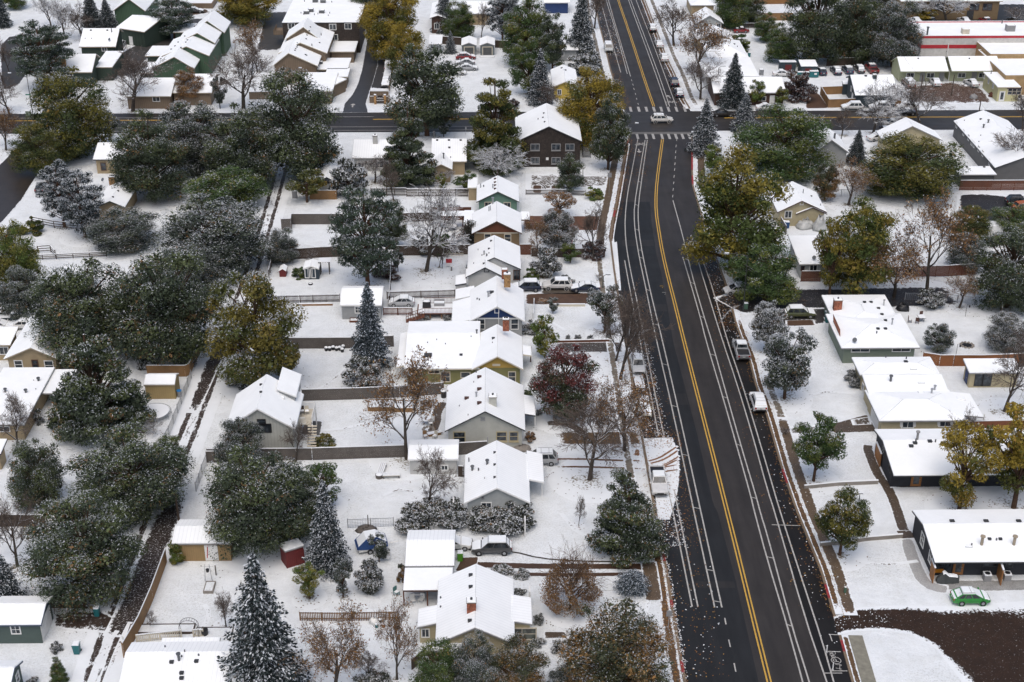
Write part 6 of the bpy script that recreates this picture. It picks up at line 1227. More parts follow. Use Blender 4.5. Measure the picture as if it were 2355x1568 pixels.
# picture positions of every tree and bush: kind, foot x, foot y, top y, crown width, label, leaf palette
TREES = [
 ('pine', 107, 207, 50, 140, 'tall blue green pine beside the street lamp at top left', 'pine'), ('pine', 137, 170, 62, 80, 'pine with orange trunk in front of the brick chimney townhouse', 'pine'),
 ('bare', 150, 88, -12, 90, 'bare tree in front of the snowy field at top left', None), ('bare', 190, 92, 0, 80, 'bare tree left of the dark spruces at the top', None), ('bare', 118, 62, -20, 70, 'bare tree leftmost of the three by the snowy field', None),
 ('spruce', 215, 78, -30, 60, 'dark spruce left of the pair behind the dark green townhouse', 'spruce'), ('spruce', 250, 76, -4, 62, 'snowy spruce touching the green townhouse wall', 'spruce'), ('spruce', 4, 62, -50, 50, 'dark spruce in the top left corner', 'spruce'),
 ('big', 35, 25, -50, 60, 'green tree at the top left corner behind the dark spruce', 'green'),
 ('bare', 22, 262, 160, 100, 'bare grey tree at the left edge by the street lamp', None), ('bare', 8, 190, 78, 70, 'bare brown tree at the left edge above the street lamp', None), ('sparse', 14, 345, 240, 80, 'brown leafed tree at the left edge of the cross street', 'brown'), ('bare', 22, 168, 92, 45, 'thin bare tree beside the far side street', None),
 ('pine', 402, 88, -18, 100, 'large pine before the green townhouses at the condo road', 'pine'), ('big', 565, 66, -50, 150, 'golden green tree at the top beside the stepped green townhouses', 'gold'), ('sparse', 592, 165, 38, 75, 'brown leafed tree left of the brown townhouses', 'brown'),
 ('bare', 306, 256, 92, 160, 'bare tree in front of the low brown house on the cross street', None), ('bare', 560, 250, 85, 165, 'bare tree by the walk between the green and brown townhouses', None), ('mid', 435, 236, 156, 74, 'orange leaved small tree at the low brown house', 'brown'), ('small', 506, 248, 172, 36, 'staked young tree right of the orange tree', 'snowy'), ('small', 405, 262, 228, 44, 'dull reddish bush like tree above the big dark crown', 'brown'),
 ('big', 172, 362, 150, 190, 'large olive green tree on the corner of the cross street', 'olive', False), ('big', 92, 412, 280, 120, 'rounded olive tree at the curve of the side street', 'olive'), ('small', 256, 326, 248, 44, 'slim young tree beside the cross street kerb', 'snowy'),
 ('big', 352, 478, 262, 175, 'dark tree left of the great clump beside the beige house', 'dark'), ('big', 455, 420, 236, 170, 'dark tree with snowy top at the cross street in the great clump', 'snowy'), ('big', 555, 455, 240, 165, 'dark tree right of the great clump beside the alley', 'dark'),
 ('big', 690, 432, 152, 215, 'very large dark tree overhanging the cross street west of the white roofed house', 'dark'), ('pine', 148, 522, 372, 95, 'snowy dark pine by the parked grey car', 'spruces'), ('pine', 196, 545, 388, 110, 'dark snowy pine in front of the beige chimney house', 'spruces'),
 ('mid', 520, 512, 392, 190, 'green tree over the alley fence in the middle of the clump', 'green', True), ('big', 500, 655, 452, 250, 'broad snow dusted tree below the green one by the alley', 'snowy'), ('big', 290, 585, 486, 165, 'small crowned snowy tree above the left garden', 'snowy'), ('mid', 270, 560, 505, 90, 'bent snowy orchard tree in the left garden', 'green', True),
 ('big', 205, 850, 592, 255, 'great dark tree beside the blue pickup at left', 'dark'), ('big', 395, 860, 570, 260, 'great dark snow streaked tree left of the alley fence', 'dark'), ('big', 440, 700, 560, 170, 'snow dusted tree behind the great dark one by the alley', 'snowy'), ('tall', 228, 1035, 742, 225, 'very dark conical tree above the trampoline', 'dark', True),
 ('big', 50, 705, 512, 120, 'yellow green tree at the left edge of the garden', 'lime'), ('big', 55, 745, 618, 115, 'snowy tree below the yellow green one at the left edge', 'snowy'), ('shrub', 75, 545, 498, 50, 'green shrub with yellow leaves at the garden rail', 'olive'), ('shrub', 45, 545, 520, 34, 'golden bush beside the snow covered car', 'gold'),
 ('mid', 598, 885, 628, 218, 'golden olive tree overhanging the alley', 'goldw', False), ('shrub', 570, 895, 830, 110, 'dark snowy shrubs under the golden olive tree', 'snowy'), ('big', 650, 612, 522, 80, 'snowy tree at the corner of the alley garden', 'snowy'), ('open', 665, 890, 790, 85, 'yellow leafed tree at the edge of the big snowy yard', 'goldw'),
 ('pine', 846, 662, 416, 158, 'tall ponderosa pine with bare orange trunk in the yards', 'pine'), ('bare', 980, 624, 410, 190, 'big snow lined bare cottonwood in the middle yards', None), ('shrub', 968, 592, 540, 52, 'juniper left of the bare cottonwood trunk', 'snowy'), ('shrub', 1015, 592, 535, 55, 'juniper right of the bare cottonwood trunk', 'green'), ('sprayshrub', 1082, 566, 505, 56, 'snow covered upright shrub at the brown house deck', None), ('mid', 912, 568, 460, 60, 'thin dark tree behind the ponderosa pine', 'dark', False),
 ('spruce', 853, 842, 646, 98, 'blue spruce with snow beside the grey garage', 'blue'), ('ball', 836, 906, 822, 98, 'snow frosted round crabapple below the blue spruce', 'snowy'), ('sparse', 935, 1056, 826, 190, 'large bare tree with few brown leaves by the white brick house', 'brown'), ('bare', 983, 1170, 1020, 115, 'bare tree in front of the long white shed', None),
 ('ball', 955, 1236, 1168, 100, 'snowy bush leftmost in the row behind the garage', 'snowy'), ('ball', 1040, 1222, 1158, 95, 'snowy bush second in the row touching the garage roof', 'snowy'), ('ball', 1105, 1232, 1172, 90, 'snowy bush third in the row above the grey car', 'snowy'), ('ball', 1180, 1238, 1162, 112, 'snowy bush rightmost in the row with yellow edge', 'snowy'), ('ball', 992, 1198, 1152, 80, 'low snowy bush under the bare shed tree', 'snowy'),
 ('big', 600, 1300, 1035, 250, 'great dark tree beside the small red shed', 'dark'), ('big', 558, 1110, 962, 115, 'snowy tree in front of the alley house gable', 'snowy'), ('big', 690, 1245, 1085, 130, 'dark olive tree right of the great one in the shed yard', 'dark'), ('open', 748, 1165, 1072, 100, 'olive leafed tree at the edge of the bench lawn', 'green'), ('shrub', 745, 1036, 998, 52, 'golden bush at the foot of the deck stairs', 'goldw'), ('bare', 680, 1060, 960, 70, 'bare shrubby tree at the corner of the deck', None),
 ('spruce', 755, 1305, 1102, 108, 'thin snowy spruce right of the red shed', 'spruces'), ('spruce', 612, 1600, 1272, 215, 'big snow laden spruce in the bottom yard', 'spruces'), ('open', 712, 1376, 1302, 78, 'yellow green small tree in the spruce yard', 'lime'), ('open', 789, 1373, 1288, 52, 'snow dusted slim tree beside the yellow green one', 'snowy'), ('ball', 855, 1374, 1288, 72, 'neat round snow dusted bush on the back lawn', 'snowy'), ('small', 872, 1292, 1228, 52, 'small snowy tree in front of the blue tarped trailer', 'snowy'),
 ('sparse', 768, 1600, 1402, 165, 'wide bare brown tree at the bottom edge', 'brown'), ('sparse', 913, 1562, 1375, 95, 'thin brown leafed tree by the garden fence end', 'brown'), ('bare', 850, 1560, 1478, 75, 'brown twiggy bush between the two bare trees', 'brown'), ('shrub', 855, 1590, 1545, 80, 'dark snowy shrub at the bottom edge', 'snowy'),
 ('big', 1012, 1640, 1478, 130, 'snowy green tree left of three before the yellow house', 'green'), ('big', 1095, 1640, 1462, 120, 'snowy green tree middle of three before the yellow house', 'snowy'), ('big', 1190, 1645, 1474, 140, 'brownish snowy tree right of three before the yellow house', 'brgreen'), ('big', 1410, 1680, 1392, 265, 'huge orange brown tree at the bottom by the road', 'brgreen'), ('big', 1300, 1620, 1530, 90, 'snowy low tree beside the huge orange brown tree', 'snowy'),
 ('tall', 1438, 1268, 1064, 172, 'dark green leafy tree beside the white parked pickup', 'dark', False), ('spire', 1310, 1400, 1243, 148, 'pyramidal tree with bare top and orange brown lower leaves', 'brown'), ('lowspruce', 1452, 1378, 1304, 78, 'low blue spruce covered in snow by the sidewalk', 'blue'),
 ('bare', 1355, 1103, 912, 205, 'bare spreading tree on the front lawn above the pickup', None), ('sparse', 1435, 1036, 856, 180, 'bare tree with orange leaves at the roadside tracks', 'brown'), ('bare', 1330, 1208, 1134, 34, 'tiny bare sapling on the big front lawn', None), ('mid', 1298, 958, 798, 155, 'red and green maple in front of the white brick house', 'red', False), ('small', 1252, 820, 722, 66, 'slim yellow leaved tree by the blue gable house', 'lime'),
 ('bare', 1426, 872, 640, 150, 'tall bare double trunk tree at the roadside', None), ('bare', 1416, 830, 690, 110, 'bare tree behind the double trunk roadside tree', None), ('open', 1390, 765, 655, 85, 'snow dusted leafy tree left of the roadside bare tree', 'snowy'),
 ('ball', 1255, 645, 570, 66, 'round snowy tree left of the driveway cars', 'snowy'), ('mid', 1282, 582, 478, 88, 'frosted tree in the brown house garden', 'snowy', False), ('sparse', 1238, 592, 496, 66, 'brown leafed tree touching the brown house porch', 'brown'), ('open', 1285, 502, 445, 78, 'bare spreading tree with orange low leaves on the mint house lawn', 'brown'), ('bare', 1363, 600, 450, 80, 'upright bare tree near the sidewalk by the red gravel drive', None), ('shrub', 1360, 602, 548, 62, 'purple brown shrub under the upright bare tree', 'purple'), ('small', 1311, 604, 560, 44, 'small green tree beside the flag', 'green'),
 ('mid', 1308, 452, 356, 72, 'dense snowy fir like tree by the tracked dirt lot', 'dark', True), ('shrub', 1362, 462, 428, 46, 'yellow green round bush near the sidewalk sign', 'lime'), ('tall', 1140, 405, 162, 150, 'big green gold tree left of the shingled building', 'olive', True), ('big', 1357, 330, 152, 160, 'golden tree at the corner of the road junction', 'gold', False), ('mid', 1398, 390, 218, 92, 'dark snowy tree at the junction lamp', 'dark', False), ('bare', 1140, 422, 332, 120, 'bare snowy shrub tree below the green gold one', None), ('tall', 942, 440, 228, 125, 'tall dark green tree beside the beige L shaped house', 'dark', True), ('mid', 982, 312, 102, 180, 'dark tree with bare branches over the cross street', 'dark', False), ('small', 1020, 315, 262, 34, 'thin sapling at the south kerb of the cross street', 'snowy'),
 ('big', 905, 150, -50, 140, 'tall golden tree at the top beside the condo driveway', 'gold'), ('mid', 932, 178, 50, 90, 'smaller golden tree by the row of driveway cars', 'gold', False), ('big', 858, 75, -60, 100, 'dark tree behind the tall golden one', 'dark'), ('spruce', 1022, 72, -34, 60, 'snowy spruce behind the low white garage', 'spruces'), ('big', 1055, 100, 0, 74, 'green snowy tree beside the twin garages', 'green'), ('spruce', 1036, 122, 70, 30, 'narrow snowy juniper left of the twin garages', 'spruces'), ('pine', 1155, 98, -36, 80, 'very dark pine right of the twin garages', 'spruces'), ('bare', 1106, 88, 0, 44, 'thin bare tree behind the twin garages', None),
 ('big', 1212, 160, -10, 120, 'dense green tree left of the tall roadside spruce', 'green'), ('mid', 1215, 228, 88, 84, 'green tree with bare snowy limbs in front of the pale grey house', 'green', True), ('spruce', 1242, 238, 110, 68, 'frosted conifer behind the shingled building', 'spruces'), ('mid', 1270, 165, 30, 70, 'dark green tree behind the frosted conifer', 'dark', False), ('bare', 1255, 250, 185, 60, 'bare bush behind the shingled roof ridge', None), ('spruce', 1335, 132, -40, 72, 'tall dark snowy spruce left of the far road', 'spruces'), ('ball', 1350, 180, 112, 82, 'snow covered juniper under the tall roadside spruce', 'snowy'), ('bare', 1366, 66, -36, 90, 'bare tree leaning over the far road', None), ('shrub', 1180, 252, 225, 40, 'dark hedge bush left of the shingled roof', 'purple'),
 ('bare', 1549, 105, -26, 100, 'bare tree right of the far road beside the parked cars', None), ('sparse', 1605, 176, 28, 120, 'brown leafed tree in front of the hip roofed white house', 'brown'), ('bare', 1610, 228, 130, 105, 'grey bare tree above the junction', None), ('spruce', 1618, 352, 226, 80, 'sparse snowy conifer at the junction corner', 'spruces'), ('spruce', 1683, 246, 121, 72, 'dark fir in front of the flat roofed house', 'spruce'), ('spruce', 1710, 302, 212, 66, 'snowy conifer over the cross street right of the junction', 'spruces'), ('small', 1738, 244, 182, 44, 'small yellow leaved tree before the dark walled house', 'lime'), ('ball', 1832, 240, 164, 78, 'frosted brown tree at the brown driveway', 'purple'), ('small', 1795, 248, 200, 34, 'small green tree left of the frosted brown tree', 'lime'),
 ('big', 1868, 160, -50, 150, 'enormous dark tree above the teal sheds', 'dark'), ('big', 1955, 155, -50, 130, 'dark tree in the middle of the parking lot trees', 'dark'), ('big', 2050, 165, -8, 125, 'snowy dark tree left of the white store', 'snowy'), ('big', 1795, 150, 55, 80, 'smaller green tree left of the teal sheds', 'green'), ('big', 2000, 90, -50, 100, 'dark tree behind the parking lot trees', 'dark'), ('mid', 1978, 150, 105, 50, 'yellow green bush tree at the parking fence', 'green', True), ('big', 1680, 70, -50, 90, 'green tree behind the red beetle car', 'green'), ('big', 1722, 62, -30, 70, 'dark green tree at the top right of the beetle', 'dark'), ('big', 1760, 100, 30, 60, 'low green tree beside the playground', 'green'), ('shrub', 1700, 122, 78, 60, 'snowy bushes below the red beetle car', 'green'),
 ('bare', 2176, 50, -40, 130, 'snow lined bare tree in front of the brown commercial building', None), ('small', 2130, 50, 20, 50, 'small gold tree behind the white store', 'gold'), ('mid', 2245, 130, 78, 70, 'gold leaved tree against the white store wall', 'goldw', True), ('bare', 2007, 307, 172, 125, 'bare tree at the kerb of the cross street by the snowy cars', None), ('bare', 2115, 292, 182, 150, 'bare wide tree at the kerb beside the utility poles', None), ('bare', 1935, 312, 245, 60, 'low bare tree above the steep roofed house', None), ('bare', 2330, 60, 10, 60, 'bare tree at the top right corner', None), ('shrub', 2165, 138, 120, 30, 'green shrub at the foot of the store wall', 'green'), ('shrub', 2098, 128, 115, 24, 'dark shrub beside the red store canopy', 'green'),
 ('big', 1800, 425, 248, 222, 'massive dark green tree right of the junction', 'green'), ('mid', 1680, 622, 350, 240, 'huge golden green tree leaning over the road', 'ogold', False), ('small', 1641, 402, 330, 60, 'yellow green sapling by the sidewalk right of the junction', 'lime'), ('mid', 1758, 722, 570, 170, 'green yellow tree above the side lane', 'green', True), ('spruce', 1967, 376, 297, 54, 'dark juniper beside the steep roofed house', 'spruce'), ('sparse', 1950, 472, 368, 105, 'pale brown leafed tree right of the two gabled beige house', 'brown'), ('big', 2090, 470, 305, 238, 'great dark golden tree left of the slatted brown fence', 'olive'),
 ('mid', 1965, 674, 460, 175, 'olive gold tree with slender trunk above the side lane', 'ogold', False), ('open', 1905, 690, 500, 95, 'drooping golden tree beside the low white roofed house', 'ogold'), ('sparse', 2055, 682, 545, 165, 'brown leafed tree by the slatted fence of the side lane', 'brown'), ('sparse', 2130, 675, 455, 185, 'tall bare tree with brown leaves above the slatted fence', 'brown'), ('big', 2220, 630, 538, 95, 'snowy green tree left of the white box truck', 'snowy'), ('big', 2225, 570, 470, 95, 'yellow green tree above the white box truck', 'olive'), ('big', 2312, 730, 520, 180, 'massive dark tree at the right edge above the fenced yard', 'dark'), ('big', 2320, 560, 470, 110, 'dark green tree by the black parked car', 'green'), ('mid', 1895, 470, 370, 60, 'tan twiggy tree behind the two gabled beige house', 'brgreen', True),
 ('ball', 2137, 715, 664, 62, 'dark rounded bush behind the sage ranch house', 'snowy'), ('sparse', 2205, 708, 618, 82, 'brown rounded tree at the end of the side lane', 'brown'), ('big', 2315, 820, 722, 110, 'frosted grey green tree at the right edge', 'snowy'), ('bare', 2308, 946, 742, 140, 'bare dark tree beside the cream garden house', None), ('mid', 2155, 820, 744, 66, 'small snowy evergreen in the ranch back yard', 'snowy', True), ('bare', 2332, 410, 288, 130, 'grey bare tree hiding the long dark grey house', None), ('bare', 2350, 300, 200, 60, 'bare twigs at the right edge of the cross street', None),
 ('lawn', 1763, 808, 696, 84, 'frosted lawn tree near the green suv', 'snowy'), ('lawn', 1803, 916, 754, 124, 'snow dusted lawn tree in front of the cream ranch house', 'snowy'), ('lawn', 1870, 1106, 958, 118, 'green leaved lawn tree left of the charcoal house', 'green'), ('lawn', 1930, 1276, 1128, 120, 'green and amber lawn tree in front of the parking lot house', 'olive'), ('open', 2205, 1172, 988, 150, 'golden tree with bare top at the charcoal house', 'gold', False), ('open', 2330, 1168, 936, 200, 'large golden tree at the right edge', 'gold'), ('bare', 2196, 1080, 920, 70, 'bare leaders rising through the golden tree', None),
 ('ball', 1954, 880, 852, 30, 'round snowy bush behind its twin at the cream ranch house', 'snowy'), ('ball', 1966, 896, 866, 30, 'round snowy bush nearest the cream ranch house corner', 'snowy'),
 ('big', 205, 1412, 1148, 262, 'huge dark tree over the dark alley in the lower left', 'dark'), ('big', 310, 1215, 1005, 265, 'wide green brown snowy tree left of the alley', 'dark'), ('big', 96, 1182, 1002, 130, 'dark green tree by the low flat roofed house', 'dark'), ('bare', 40, 1302, 1142, 130, 'bare tree at the left edge of the lower garden', None), ('spruce', 8, 1388, 1252, 110, 'snowy conifer at the left edge above the green garage', 'spruces'), ('bare', 42, 1035, 905, 120, 'bare tree in front of the low flat roofed house', None), ('big', 390, 1090, 1000, 80, 'green tree at the corner of the chain link fence', 'green'),
 ('ball', 408, 1302, 1246, 44, 'bright green snow tipped bush at the tan garage corner', 'lime'), ('shrub', 133, 1504, 1477, 34, 'small snowy bush near the green garage', 'snowy'), ('tall', 137, 1580, 1508, 42, 'small conical evergreen at the bottom left', 'green', True), ('shrub', 78, 1580, 1555, 34, 'snow capped bush at the bottom left house corner', 'snowy'), ('bare', 345, 1442, 1400, 30, 'thin bare bush against the tan alley fence', None), ('bare', 520, 1440, 1350, 70, 'bare twiggy bush left of the big spruce', None), ('small', 706, 465, 390, 88, 'yellow leafed tree at the tan board fence', 'goldw'), ('ball', 800, 462, 360, 92, 'dark snowy tree in front of the white roofed house', 'snowy'), ('small', 1016, 442, 398, 28, 'slim bright green evergreen by the picket fence', 'lime'), ('small', 1068, 438, 394, 54, 'small green tree right of the bright evergreen', 'green'), ('bare', 862, 420, 350, 90, 'bare orchard tree in front of the white roofed house', None), ('bare', 1020, 425, 385, 60, 'bare bush behind the picket fence', None), ('bare', 905, 460, 360, 60, 'bare tree beside the tall dark green tree', None),
 ('bare', 720, 600, 570, 40, 'bare bush behind the blue garden shed', None), ('shrub', 892, 650, 612, 70, 'brown underbrush at the foot of the ponderosa pine', 'purple'), ('shrub', 690, 645, 615, 40, 'green bush at the corner of the shed garden', 'green'), ('bare', 1010, 615, 560, 44, 'bare bush at the swing frame', None), ('small', 915, 625, 575, 28, 'thin sapling left of the cottonwood trunk', 'snowy'),
 ('small', 1271, 720, 682, 26, 'three staked sapling on the blue gable lawn', 'snowy'), ('shrub', 1222, 650, 610, 34, 'dark green bush at the corner of the white stepped house', 'green'), ('shrub', 1303, 660, 630, 36, 'snowy low bush above the white parked suv', 'snowy'), ('bare', 1376, 645, 628, 22, 'tuft of dry grass by the sidewalk', None), ('shrub', 1245, 700, 692, 30, 'dry stalks at the blue gable fence', 'brown'), ('shrub', 1217, 770, 735, 44, 'snowy bush at the porch of the blue gable house', 'snowy'),
 ('shrub', 1306, 782, 768, 14, 'small snowy bush first in the row at the concrete drive', 'snowy'), ('shrub', 1327, 782, 768, 18, 'small snowy bush second in the row at the concrete drive', 'snowy'), ('shrub', 1358, 782, 767, 16, 'small snowy bush third in the row at the concrete drive', 'snowy'), ('shrub', 1398, 778, 765, 14, 'small snowy bush last in the row by the sidewalk', 'snowy'),
 ('shrub', 1213, 912, 895, 22, 'low bush at the olive house corner', 'green'), ('shrub', 1238, 955, 938, 16, 'low dark bush beside the maple', 'snowy'), ('shrub', 1218, 1020, 992, 30, 'dry ornamental grass in the stone planter', 'brown'), ('bare', 1290, 968, 945, 40, 'twiggy shrub at the maple trunk', None),
 ('shrub', 1158, 1330, 1305, 60, 'snowy hedge bush between the driveway and the yellow house', 'snowy'), ('shrub', 1196, 1332, 1312, 44, 'twiggy snowy bush by the muddy driveway', 'snowy'), ('shrub', 1196, 1376, 1352, 34, 'bush at the corner of the yellow house porch', 'snowy'), ('shrub', 1236, 1440, 1408, 28, 'snowy grey bush by the yellow house steps', 'snowy'), ('shrub', 1240, 1490, 1465, 36, 'round snowy bush below the front walk', 'snowy'), ('shrub', 1195, 1490, 1465, 34, 'brown bush under the porch windows', 'brown'), ('shrub', 1290, 1510, 1470, 60, 'snowy bush beside the front walk', 'snowy'), ('shrub', 925, 1345, 1285, 24, 'ivy covered trellis beside the garage', 'brgreen'),
 ('shrub', 982, 738, 725, 16, 'small snowy bush left at the deck posts', 'snowy'), ('shrub', 1026, 738, 722, 20, 'small snowy bush right at the deck posts', 'snowy'), ('bare', 950, 758, 738, 14, 'tiny rose bush on the snowy lawn', None), ('shrub', 1042, 495, 470, 40, 'snowy brown shrub at the brown house corner', 'purple'), ('open', 890, 555, 530, 40, 'pinkish shrub right of the ponderosa pine', 'red'), ('shrub', 340, 850, 800, 60, 'dark snowy shrub by the alley fence corner', 'snowy'), ('spruce', 425, 840, 770, 55, 'dark evergreen at the fence corner above the barn shed', 'spruces'), ('bare', 355, 992, 960, 60, 'bare bush by the chain link fence', None), ('shrub', 88, 980, 940, 36, 'frosted bush beside the low flat roofed house', 'snowy'),
 ('shrub', 1755, 925, 905, 0.1, '', ''), ('open', 2012, 870, 820, 0.1, '', ''), ('shrub', 2078, 832, 818, 24, 'fresh green shrub peeping over the cream roof', 'lime'), ('bare', 1902, 735, 715, 18, 'dry grass tuft left of the ranch bins', None), ('bare', 1845, 700, 682, 16, 'ornamental grass above the green suv', None), ('shrub', 1762, 745, 720, 50, 'frosted low shrubs at the lane corner', 'snowy'), ('bare', 1806, 1000, 980, 26, 'twiggy shrub at the sidewalk corner', None),
]
for e in TREES:
 kind, x, yb, yt, wd, lb, mt = e[:7]
 if not lb: continue
 tree(kind, x, yb, yt, wd, lb, mt, e[7] if len(e) > 7 else None, bark=('twigs' if kind == 'bare' and 'snow' in lb else 'twigb' if kind == 'sparse' else None))
rg_ = random.Random(12); LB = MB(); DB = MB(); DE = []
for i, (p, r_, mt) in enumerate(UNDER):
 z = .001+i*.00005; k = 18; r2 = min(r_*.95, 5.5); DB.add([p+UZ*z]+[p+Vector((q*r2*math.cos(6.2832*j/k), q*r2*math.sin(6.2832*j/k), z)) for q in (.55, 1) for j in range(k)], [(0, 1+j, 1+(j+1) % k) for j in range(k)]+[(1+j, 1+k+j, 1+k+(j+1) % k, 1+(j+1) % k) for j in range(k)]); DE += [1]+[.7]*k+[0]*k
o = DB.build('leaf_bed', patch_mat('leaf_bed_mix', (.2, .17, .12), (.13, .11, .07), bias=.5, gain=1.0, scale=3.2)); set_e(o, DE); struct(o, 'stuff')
for p, r_, mt in UNDER:
 for _ in range(int(min(90, 14+r_*r_*1.6))):
  a, d = rg_.uniform(0, 6.283), r_*1.05*math.sqrt(rg_.random()); z = .03+rg_.random()*.04; q = Vector((p.x+d*math.cos(a), p.y+d*math.sin(a), z)); s_ = rg_.uniform(.06, .14); b_ = rg_.uniform(0, 6.28)
  u = Vector((math.cos(b_), math.sin(b_), .1))*s_; w_ = Vector((-math.sin(b_), math.cos(b_), .1))*s_*.6; LB.add([q-u, q-w_, q+u, q+w_], [(0, 1, 2, 3)], 1 if mt in ('gold', 'goldw', 'brown', 'brgreen', 'olive', 'lime', None) and rg_.random() < .6 else 0)
struct(LB.build('leaf_litter', [plain('dull_leaf_litter', (.09, .075, .05), .8, .3), LEAF[1]]), 'stuff')
# ------------------------------------------------------------------ vehicles (local frame: +X is the front)
M_TYRE = plain('tyre_rubber', (.012, .012, .013), .8); M_RIM = plain('alloy_rim', (.35, .36, .37), .35, .1, .7); M_CGL = glass_mat('car_glass', (.012, .015, .018), .06)
M_LAMP = plain('headlamp_glass', (.45, .45, .42), .15); M_TAIL = plain('tail_lamp', (.3, .01, .01), .25); M_PLATE = plain('licence_plate', (.4, .42, .4), .5); M_CSN = snow_mat('car_snow', .04)
SHAPES = {  # L, W, H, belt, hood height, nose, x of: windscreen foot, roof front, roof rear, rear glass foot
 'suv': (4.7, 1.86, 1.74, 1.06, 1.02, .82, 1.15, .4, -1.7, -2.22), 'sedan': (4.7, 1.8, 1.45, .96, .9, .68, .98, .1, -.9, -1.75), 'hatch': (4.1, 1.76, 1.52, .98, .92, .7, 1.2, .25, -1.1, -1.92),
 'van': (5.0, 1.95, 1.78, 1.05, 1.0, .78, 1.55, .8, -2.2, -2.4), 'pickup': (5.7, 1.98, 1.86, 1.16, 1.12, .9, 1.25, .65, -.65, -.85), 'beetle': (4.0, 1.6, 1.48, .92, .88, .6, .75, .25, -.55, -1.25), 'wagon': (4.8, 1.8, 1.58, .98, .94, .74, 1.2, .25, -1.5, -2.2)}
def ring(x, zb, zt, hw, rnd=.2):
 return [Vector((x, -hw*.86, zb)), Vector((x, -hw, zb+.16)), Vector((x, -hw, zt-rnd)), Vector((x, -hw*.94, zt-.05)), Vector((x, -hw*.72, zt)), Vector((x, hw*.72, zt)), Vector((x, hw*.94, zt-.05)), Vector((x, hw, zt-rnd)), Vector((x, hw, zb+.16)), Vector((x, hw*.86, zb))]
CARP = {}
def car_proto(shape, col, snow):
 key = (shape, col, snow)
 if key in CARP: return CARP[key]
 L, W, H, zb_, zh, zn, xw, xr, xq, xg = SHAPES[shape]; hw = W/2; f, r = L/2, -L/2; z0 = .28 if shape not in ('suv', 'pickup') else .36
 T = Thing('parked_car', 'x', 'car', (0, 0, 0)); P = paint('car_paint_%.3f_%.3f_%.3f' % col, col)
 b = MB(); bed = shape == 'pickup'
 xs = [(f, z0+.12, zn-.12, hw*.82), (f-.06, z0+.03, zn, hw*.9), (f-.3, z0, zn+.08, hw*.985), (xw+.35, z0, zh, hw), (xw, z0, zb_, hw), (0, z0, zb_, hw)]
 if bed: xs += [(xq-.15, z0, zb_, hw)]
 elif shape == 'beetle': xs += [(xq, z0, zb_, hw), (xg, z0, zb_-.02, hw*.96), (r+.25, z0+.02, .72, hw*.85), (r, z0+.1, .5, hw*.6)]
 elif shape == 'sedan': xs += [(xg, z0, zb_-.01, hw), (r+.2, z0, zb_-.03, hw*.97), (r+.05, z0+.03, zb_-.1, hw*.92), (r, z0+.1, zb_-.22, hw*.86)]
 else: xs += [(xg, z0, zb_, hw*.99), (r+.06, z0+.03, zb_-.04, hw*.94), (r, z0+.12, zb_-.16, hw*.88)]
 b.loft([ring(*s) for s in reversed(xs)])
 if bed:      # open cargo box
  x1, x0 = xq-.15, r
  b.box(((x0+x1)/2, 0, z0+.34), (x1-x0)/2, hw*.98, .3)
  for s in (-1, 1): b.box(((x0+x1)/2, s*(hw-.07), zb_-.27), (x1-x0)/2, .07, .27)
  b.box((x0+.05, 0, zb_-.27), .05, hw-.14, .27)
 # cabin shell: pillars and roof
 tw = hw*.74 if shape != 'van' else hw*.82; bw = hw*.93
 lo = [(xw+.02, bw), (xg-.02, bw)]; zr = H
 def cab(x0, x1, x2, x3, wb, wt, zlo, zhi):
  return [Vector((x0, -wb, zlo)), Vector((x0, wb, zlo)), Vector((x3, wb, zlo)), Vector((x3, -wb, zlo)), Vector((x1, -wt, zhi)), Vector((x1, wt, zhi)), Vector((x2, wt, zhi)), Vector((x2, -wt, zhi))]
 CF = [(0, 1, 2, 3), (4, 7, 6, 5), (0, 4, 5, 1), (1, 5, 6, 2), (2, 6, 7, 3), (3, 7, 4, 0)]
 c = cab(xw, xr, xq, xg, bw, tw, zb_-.04, H-.07); b.add(c, [tuple(reversed(q)) for q in CF])
 b.loft([[Vector((x, -w_, z)) for x, w_, z in ()] or [Vector((xq+.02, -tw, H-.075)), Vector((xr-.02, -tw, H-.075)), Vector((xr-.02, tw, H-.075)), Vector((xq+.02, tw, H-.075))], [Vector((xq+.14, -tw*.86, H)), Vector((xr-.16, -tw*.86, H)), Vector((xr-.16, tw*.86, H)), Vector((xq+.14, tw*.86, H))]])
 for s in (-1, 1):   # wheel arches and mirrors
  for x in (f-.88, r+.88): b.tube((x, s*(hw-.22), .36), (x, s*(hw+.015), .36), .42, n=14)
  b.box((xw-.12, s*(hw+.1), zb_+.05), .07, .11, .08)
 body = T.part('body', b, P)
 def q(name, pts, out, mat=M_CGL):
  m = MB(); n = (pts[1]-pts[0]).cross(pts[2]-pts[0]).normalized()
  if n.dot(out) < 0: n = -n
  m.prism([p+n*.006 for p in pts], .012, 0, n); T.part(name, m, mat)
 def lerp4(A, B, C, D, u0, u1, v0, v1):
  g = lambda u, v: A.lerp(B, u).lerp(D.lerp(C, u), v); return [g(u0, v0), g(u1, v0), g(u1, v1), g(u0, v1)]
 if snow < 2: q('windscreen', lerp4(c[0], c[1], c[5], c[4], .05, .95, .12, .95), UX)
 else: q('windscreen_snow', lerp4(c[0], c[1], c[5], c[4], .03, .97, .0, .99), UX, M_CSN)
 q('rear_window', lerp4(c[3], c[2], c[6], c[7], .08, .92, .3 if shape != 'sedan' else .1, .92), -UX, M_CGL if snow < 2 else M_CSN)
 cuts = {'pickup': ((.06, .5), (.55, .95)), 'sedan': ((.05, .48), (.53, .93)), 'beetle': ((.05, .52), (.57, .92))}.get(shape, ((.05, .36), (.4, .68), (.72, .95)))
